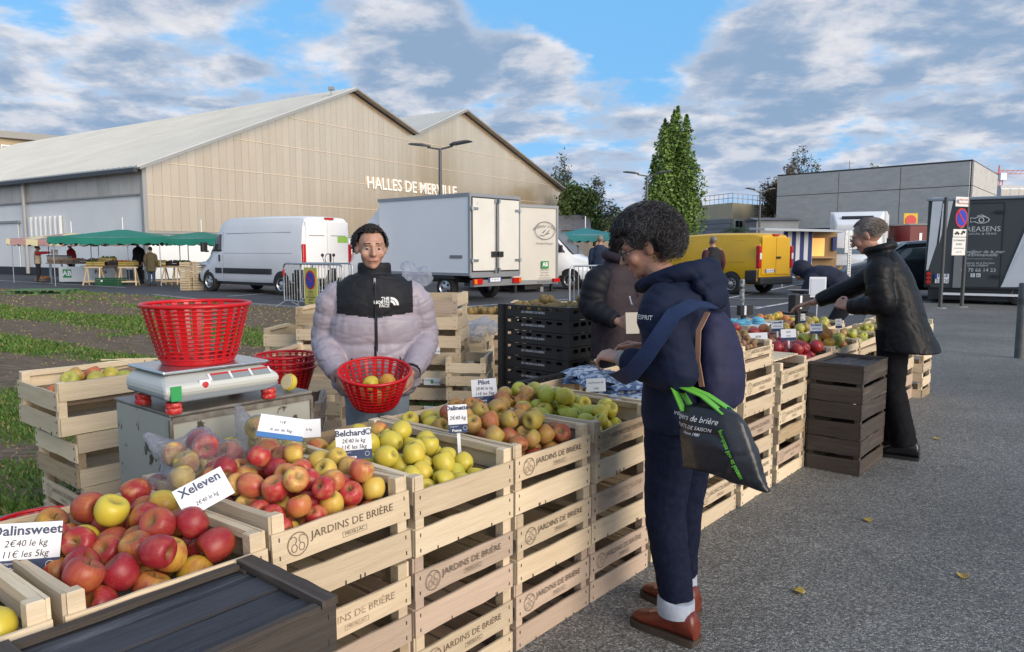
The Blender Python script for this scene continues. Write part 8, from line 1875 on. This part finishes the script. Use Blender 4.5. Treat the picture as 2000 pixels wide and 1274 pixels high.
me = voxel(legs(JM, sM, (.112, .085, .085), flare=.0, drop=.0), .012, 3, 'trousers'); crease(me, .004, (5, 5, 7), 5); finish(me, cloth('black_trousers', (.006, .006, .008), (.009, .009, .011), spec=.12), man, 'trousers')
for k in 'lr': shoe(man, JM['a' + k], (0, 1, 0), mat('black_shoe', (.012, .012, .014), rough=.25), BLACK, s=1.08)
MB().ell(JM['head'] + Rhm @ V3(0, -.024, .030), (.0765, .100, .0905), Rhm, 20, 14).build('hair_base', HAIRB, man, smooth=180)
strands(man, JM['head'], Rhm, 3000, .032, 0, [HAIRB, HAIRG], 24, lambda d, r: d.z > -.45 + .6 * (d.y > -.1) * (abs(d.x) > .5) and not (d.y > .28 and d.z < .72), flow=lambda d: V3(d.x * .2, -.75, -.35), lift=.010, thick=.0022, rx=(.077, .101, .092)); glasses(man, JM['head'], Rhm, mat('thin_frame', (.25, .22, .2), rough=.3, metal=.6))
# ---- person bending behind the display
bp2 = V3((1632 - 1000) / FPX * 9.3, 9.3, 0); 
JB = stand(1.68, pelvis=V3(0, -.15, .82), waist=V3(0, -.02, .98), chest=V3(0, .14, 1.08), sh=V3(0, .27, 1.12), neck=V3(0, .33, 1.13), head=V3(0, .43, 1.16), Rh=Matrix.Rotation(R(-65), 3, 'X'), tilt=Matrix.Rotation(R(-60), 3, 'X'), sl=V3(-.17, .26, 1.09), sr=V3(.17, .26, 1.09), el=V3(-.2, .34, .82), er=V3(.2, .34, .82), wl=V3(-.15, .45, .62), wr=V3(.15, .45, .62), kl=V3(-.1, .05, .45), kr=V3(.1, .05, .45))
JB['hl'] = V3(-.09, -.14, .80); JB['hr'] = V3(.09, -.14, .80)
bnd = person('person in a navy hooded jacket bending down behind the display', bp2, R(62), JB, 1, SKIN, .012)
mb = MB(); T6_ = JB['tilt']; ringloft(mb, [(V3(0, -.20, .74), .19, .16, ID3), (V3(0, -.15, .88), .2, .165, Matrix.Rotation(R(-25), 3, 'X')), (V3(0, .0, 1.03), .205, .16, Matrix.Rotation(R(-50), 3, 'X')), (V3(0, .14, 1.10), .21, .15, T6_), (V3(0, .26, 1.13), .19, .125, T6_), (V3(0, .34, 1.14), .11, .09, T6_)], 22)
for k, sg_ in (('l', -1), ('r', 1)): sleeve(mb, [V3(sg_ * .12, .24, 1.1), V3(sg_ * .2, .27, 1.04), JB['e' + k], JB['w' + k]], [.07, .088, .075, .05])
mb.ell((0, .41, 1.19), (.11, .125, .125), Matrix.Rotation(R(-65), 3, 'X'))
me = voxel(mb, .014, 3, 'jacket'); wrinkle(me, .012, (8, 8, 8), 2); finish(me, cloth('dark_navy_parka', (.014, .017, .035), (.02, .024, .045), 8), bnd, 'hooded_jacket'); me = voxel(legs(JB, 1), .016, 3, 'trousers'); finish(me, BLKN, bnd, 'trousers')
for k in 'lr': shoe(bnd, JB['a' + k], (0, 1, 0), BLACK, BLACK)
# ---- background figures
def bystander(label, px, ybase, D, H, rotz, top, bottom, hair=HAIRD, coat=.86, sleeve_m=None, hat=None, arms=None, x=None, vest=None):
    p = V3((px - 1000) / FPX * D, D, 0); s = H / 1.70; J = stand(H); 
    if arms: J.update(arms)
    t = thing('person', label, 'person', p, rotz); me = voxel(basic_body(J, s), .016, 2, 'body'); finish(me, SKIN2, t, 'body')
    mb = MB(); ringloft(mb, [(V3(0, 0, coat) * s, .20 * s, .15 * s, ID3), (V3(0, 0, 1.08) * s, .185 * s, .14 * s, ID3), (V3(0, 0, 1.25) * s, .2 * s, .14 * s, ID3), (V3(0, 0, 1.38) * s, .16 * s, .11 * s, ID3), (V3(0, 0, 1.46) * s, .085 * s, .08 * s, ID3)])
    mb2 = MB() if sleeve_m else mb
    for k, sg_ in (('l', -1), ('r', 1)): sleeve(mb2, [V3(sg_ * .12 * s, 0, 1.36 * s), V3(sg_ * .19 * s, 0, 1.31 * s), J['e' + k], J['w' + k]], [.07 * s, .085 * s, .07 * s, .05 * s])
    me = voxel(mb, .016, 3, 'coat'); wrinkle(me, .010, (8, 8, 8), px); finish(me, top, t, 'coat')
    if sleeve_m: me = voxel(mb2, .016, 3, 'sleeves'); finish(me, sleeve_m, t, 'sleeves')
    me = voxel(legs(J, s), .018, 3, 'trousers'); finish(me, bottom, t, 'trousers')
    for k in 'lr': shoe(t, J['a' + k], (0, 1, 0), BLACK, BLACK, s=s)
    h = J['head']; MB().ell(h + V3(0, -.025, .035) * s, (.083 * s, .10 * s, .088 * s), None, 16, 10).build('hair' if not hat else 'hat', hat or hair, t, smooth=180); return t
JEAN = cloth('mid_jeans', (.03, .05, .10), (.045, .07, .13)); DKT = cloth('charcoal_trousers', (.016, .017, .022), (.022, .023, .03)); COATN = cloth('navy_wool_coat', (.016, .026, .055), (.022, .034, .07))
bystander('man in a long navy coat with his back to us by the white van', 1171, 0, 20.5, 1.84, R(-12), COATN, DKT, HAIRB, coat=.66)
bystander('man in black waistcoat with maroon sleeves beside the yellow van', 1391, 0, 17.5, 1.76, R(15), cloth('black_waistcoat', (.014, .014, .017), (.02, .02, .024)), JEAN, HAIRB, sleeve_m=cloth('maroon_knit', (.05, .015, .02), (.065, .02, .028)))
bystander('customer in an olive coat at the vegetable stall', 297, 0, 30.2, 1.58, R(10), cloth('olive_coat', (.085, .07, .035), (.11, .09, .05)), JEAN, HAIRD, coat=.62, hat=cloth('dark_wool_hat', (.03, .03, .035), (.04, .04, .045)))
bystander('stallholder dressed in black under the green awning', 274, 0, 32.2, 1.86, R(160), PUF, DKT, HAIRD)
RDS = cloth('red_sweater', (.34, .02, .03), (.42, .03, .04))
pt_ = dict(er=V3(.30, .22, 1.33), wr=V3(.42, .52, 1.34)); pt_['handr'] = (V3(.4, .9, 0), V3(0, 0, -1), 1, (.3, .3, .3, .3), .3)
bystander('man in red sweater and beige waistcoat pointing at the left stall', 77, 0, 33.5, 1.66, R(-62), cloth('beige_vest', (.34, .28, .2), (.4, .33, .25)), DKT, HAIRD, sleeve_m=RDS, hat=cloth('flat_cap', (.06, .055, .055), (.08, .07, .07)), arms=pt_)
bystander('stallholder in red behind the bread crates', 143, 0, 34.6, 1.78, R(150), RDS, DKT, HAIRD)
# fallen leaves on the pavement
LF = mat('fallen_leaf', (.42, .33, .05), (.32, .2, .05), rough=.7, sc=30)
for k, (px, py) in enumerate(((1694, 1020), (1290, 1010), (1880, 1130), (1560, 1160), (1830, 860))):
    p = ground_at(px, py); mb = MB(); mb.sheet(lambda i, j: ((i - .5) * .05, (j - .5) * .026 * sin(pi * (.08 + .84 * i)) * 2, .008 + .01 * (i - .5) ** 2 * 4 + .004 * abs(j - .5)), 6, 4)
    o = mb.build('fallen_leaf', LF, None, p + Vector((0, 0, .002)), (0, 0, k * 1.3), smooth=180); o.modifiers.new('s', 'SOLIDIFY').thickness = .0008
    tag(o, ('yellow fallen leaf on the pavement right of the woman', 'fallen leaf close to the crates behind the woman', 'fallen leaf at the right of the pavement', 'fallen leaf at the bottom of the pavement', 'fallen leaf right of the older man\'s shoes')[k], 'leaf', 'fallen leaves')
make_apples()
bpy.data.scenes.remove(TS)
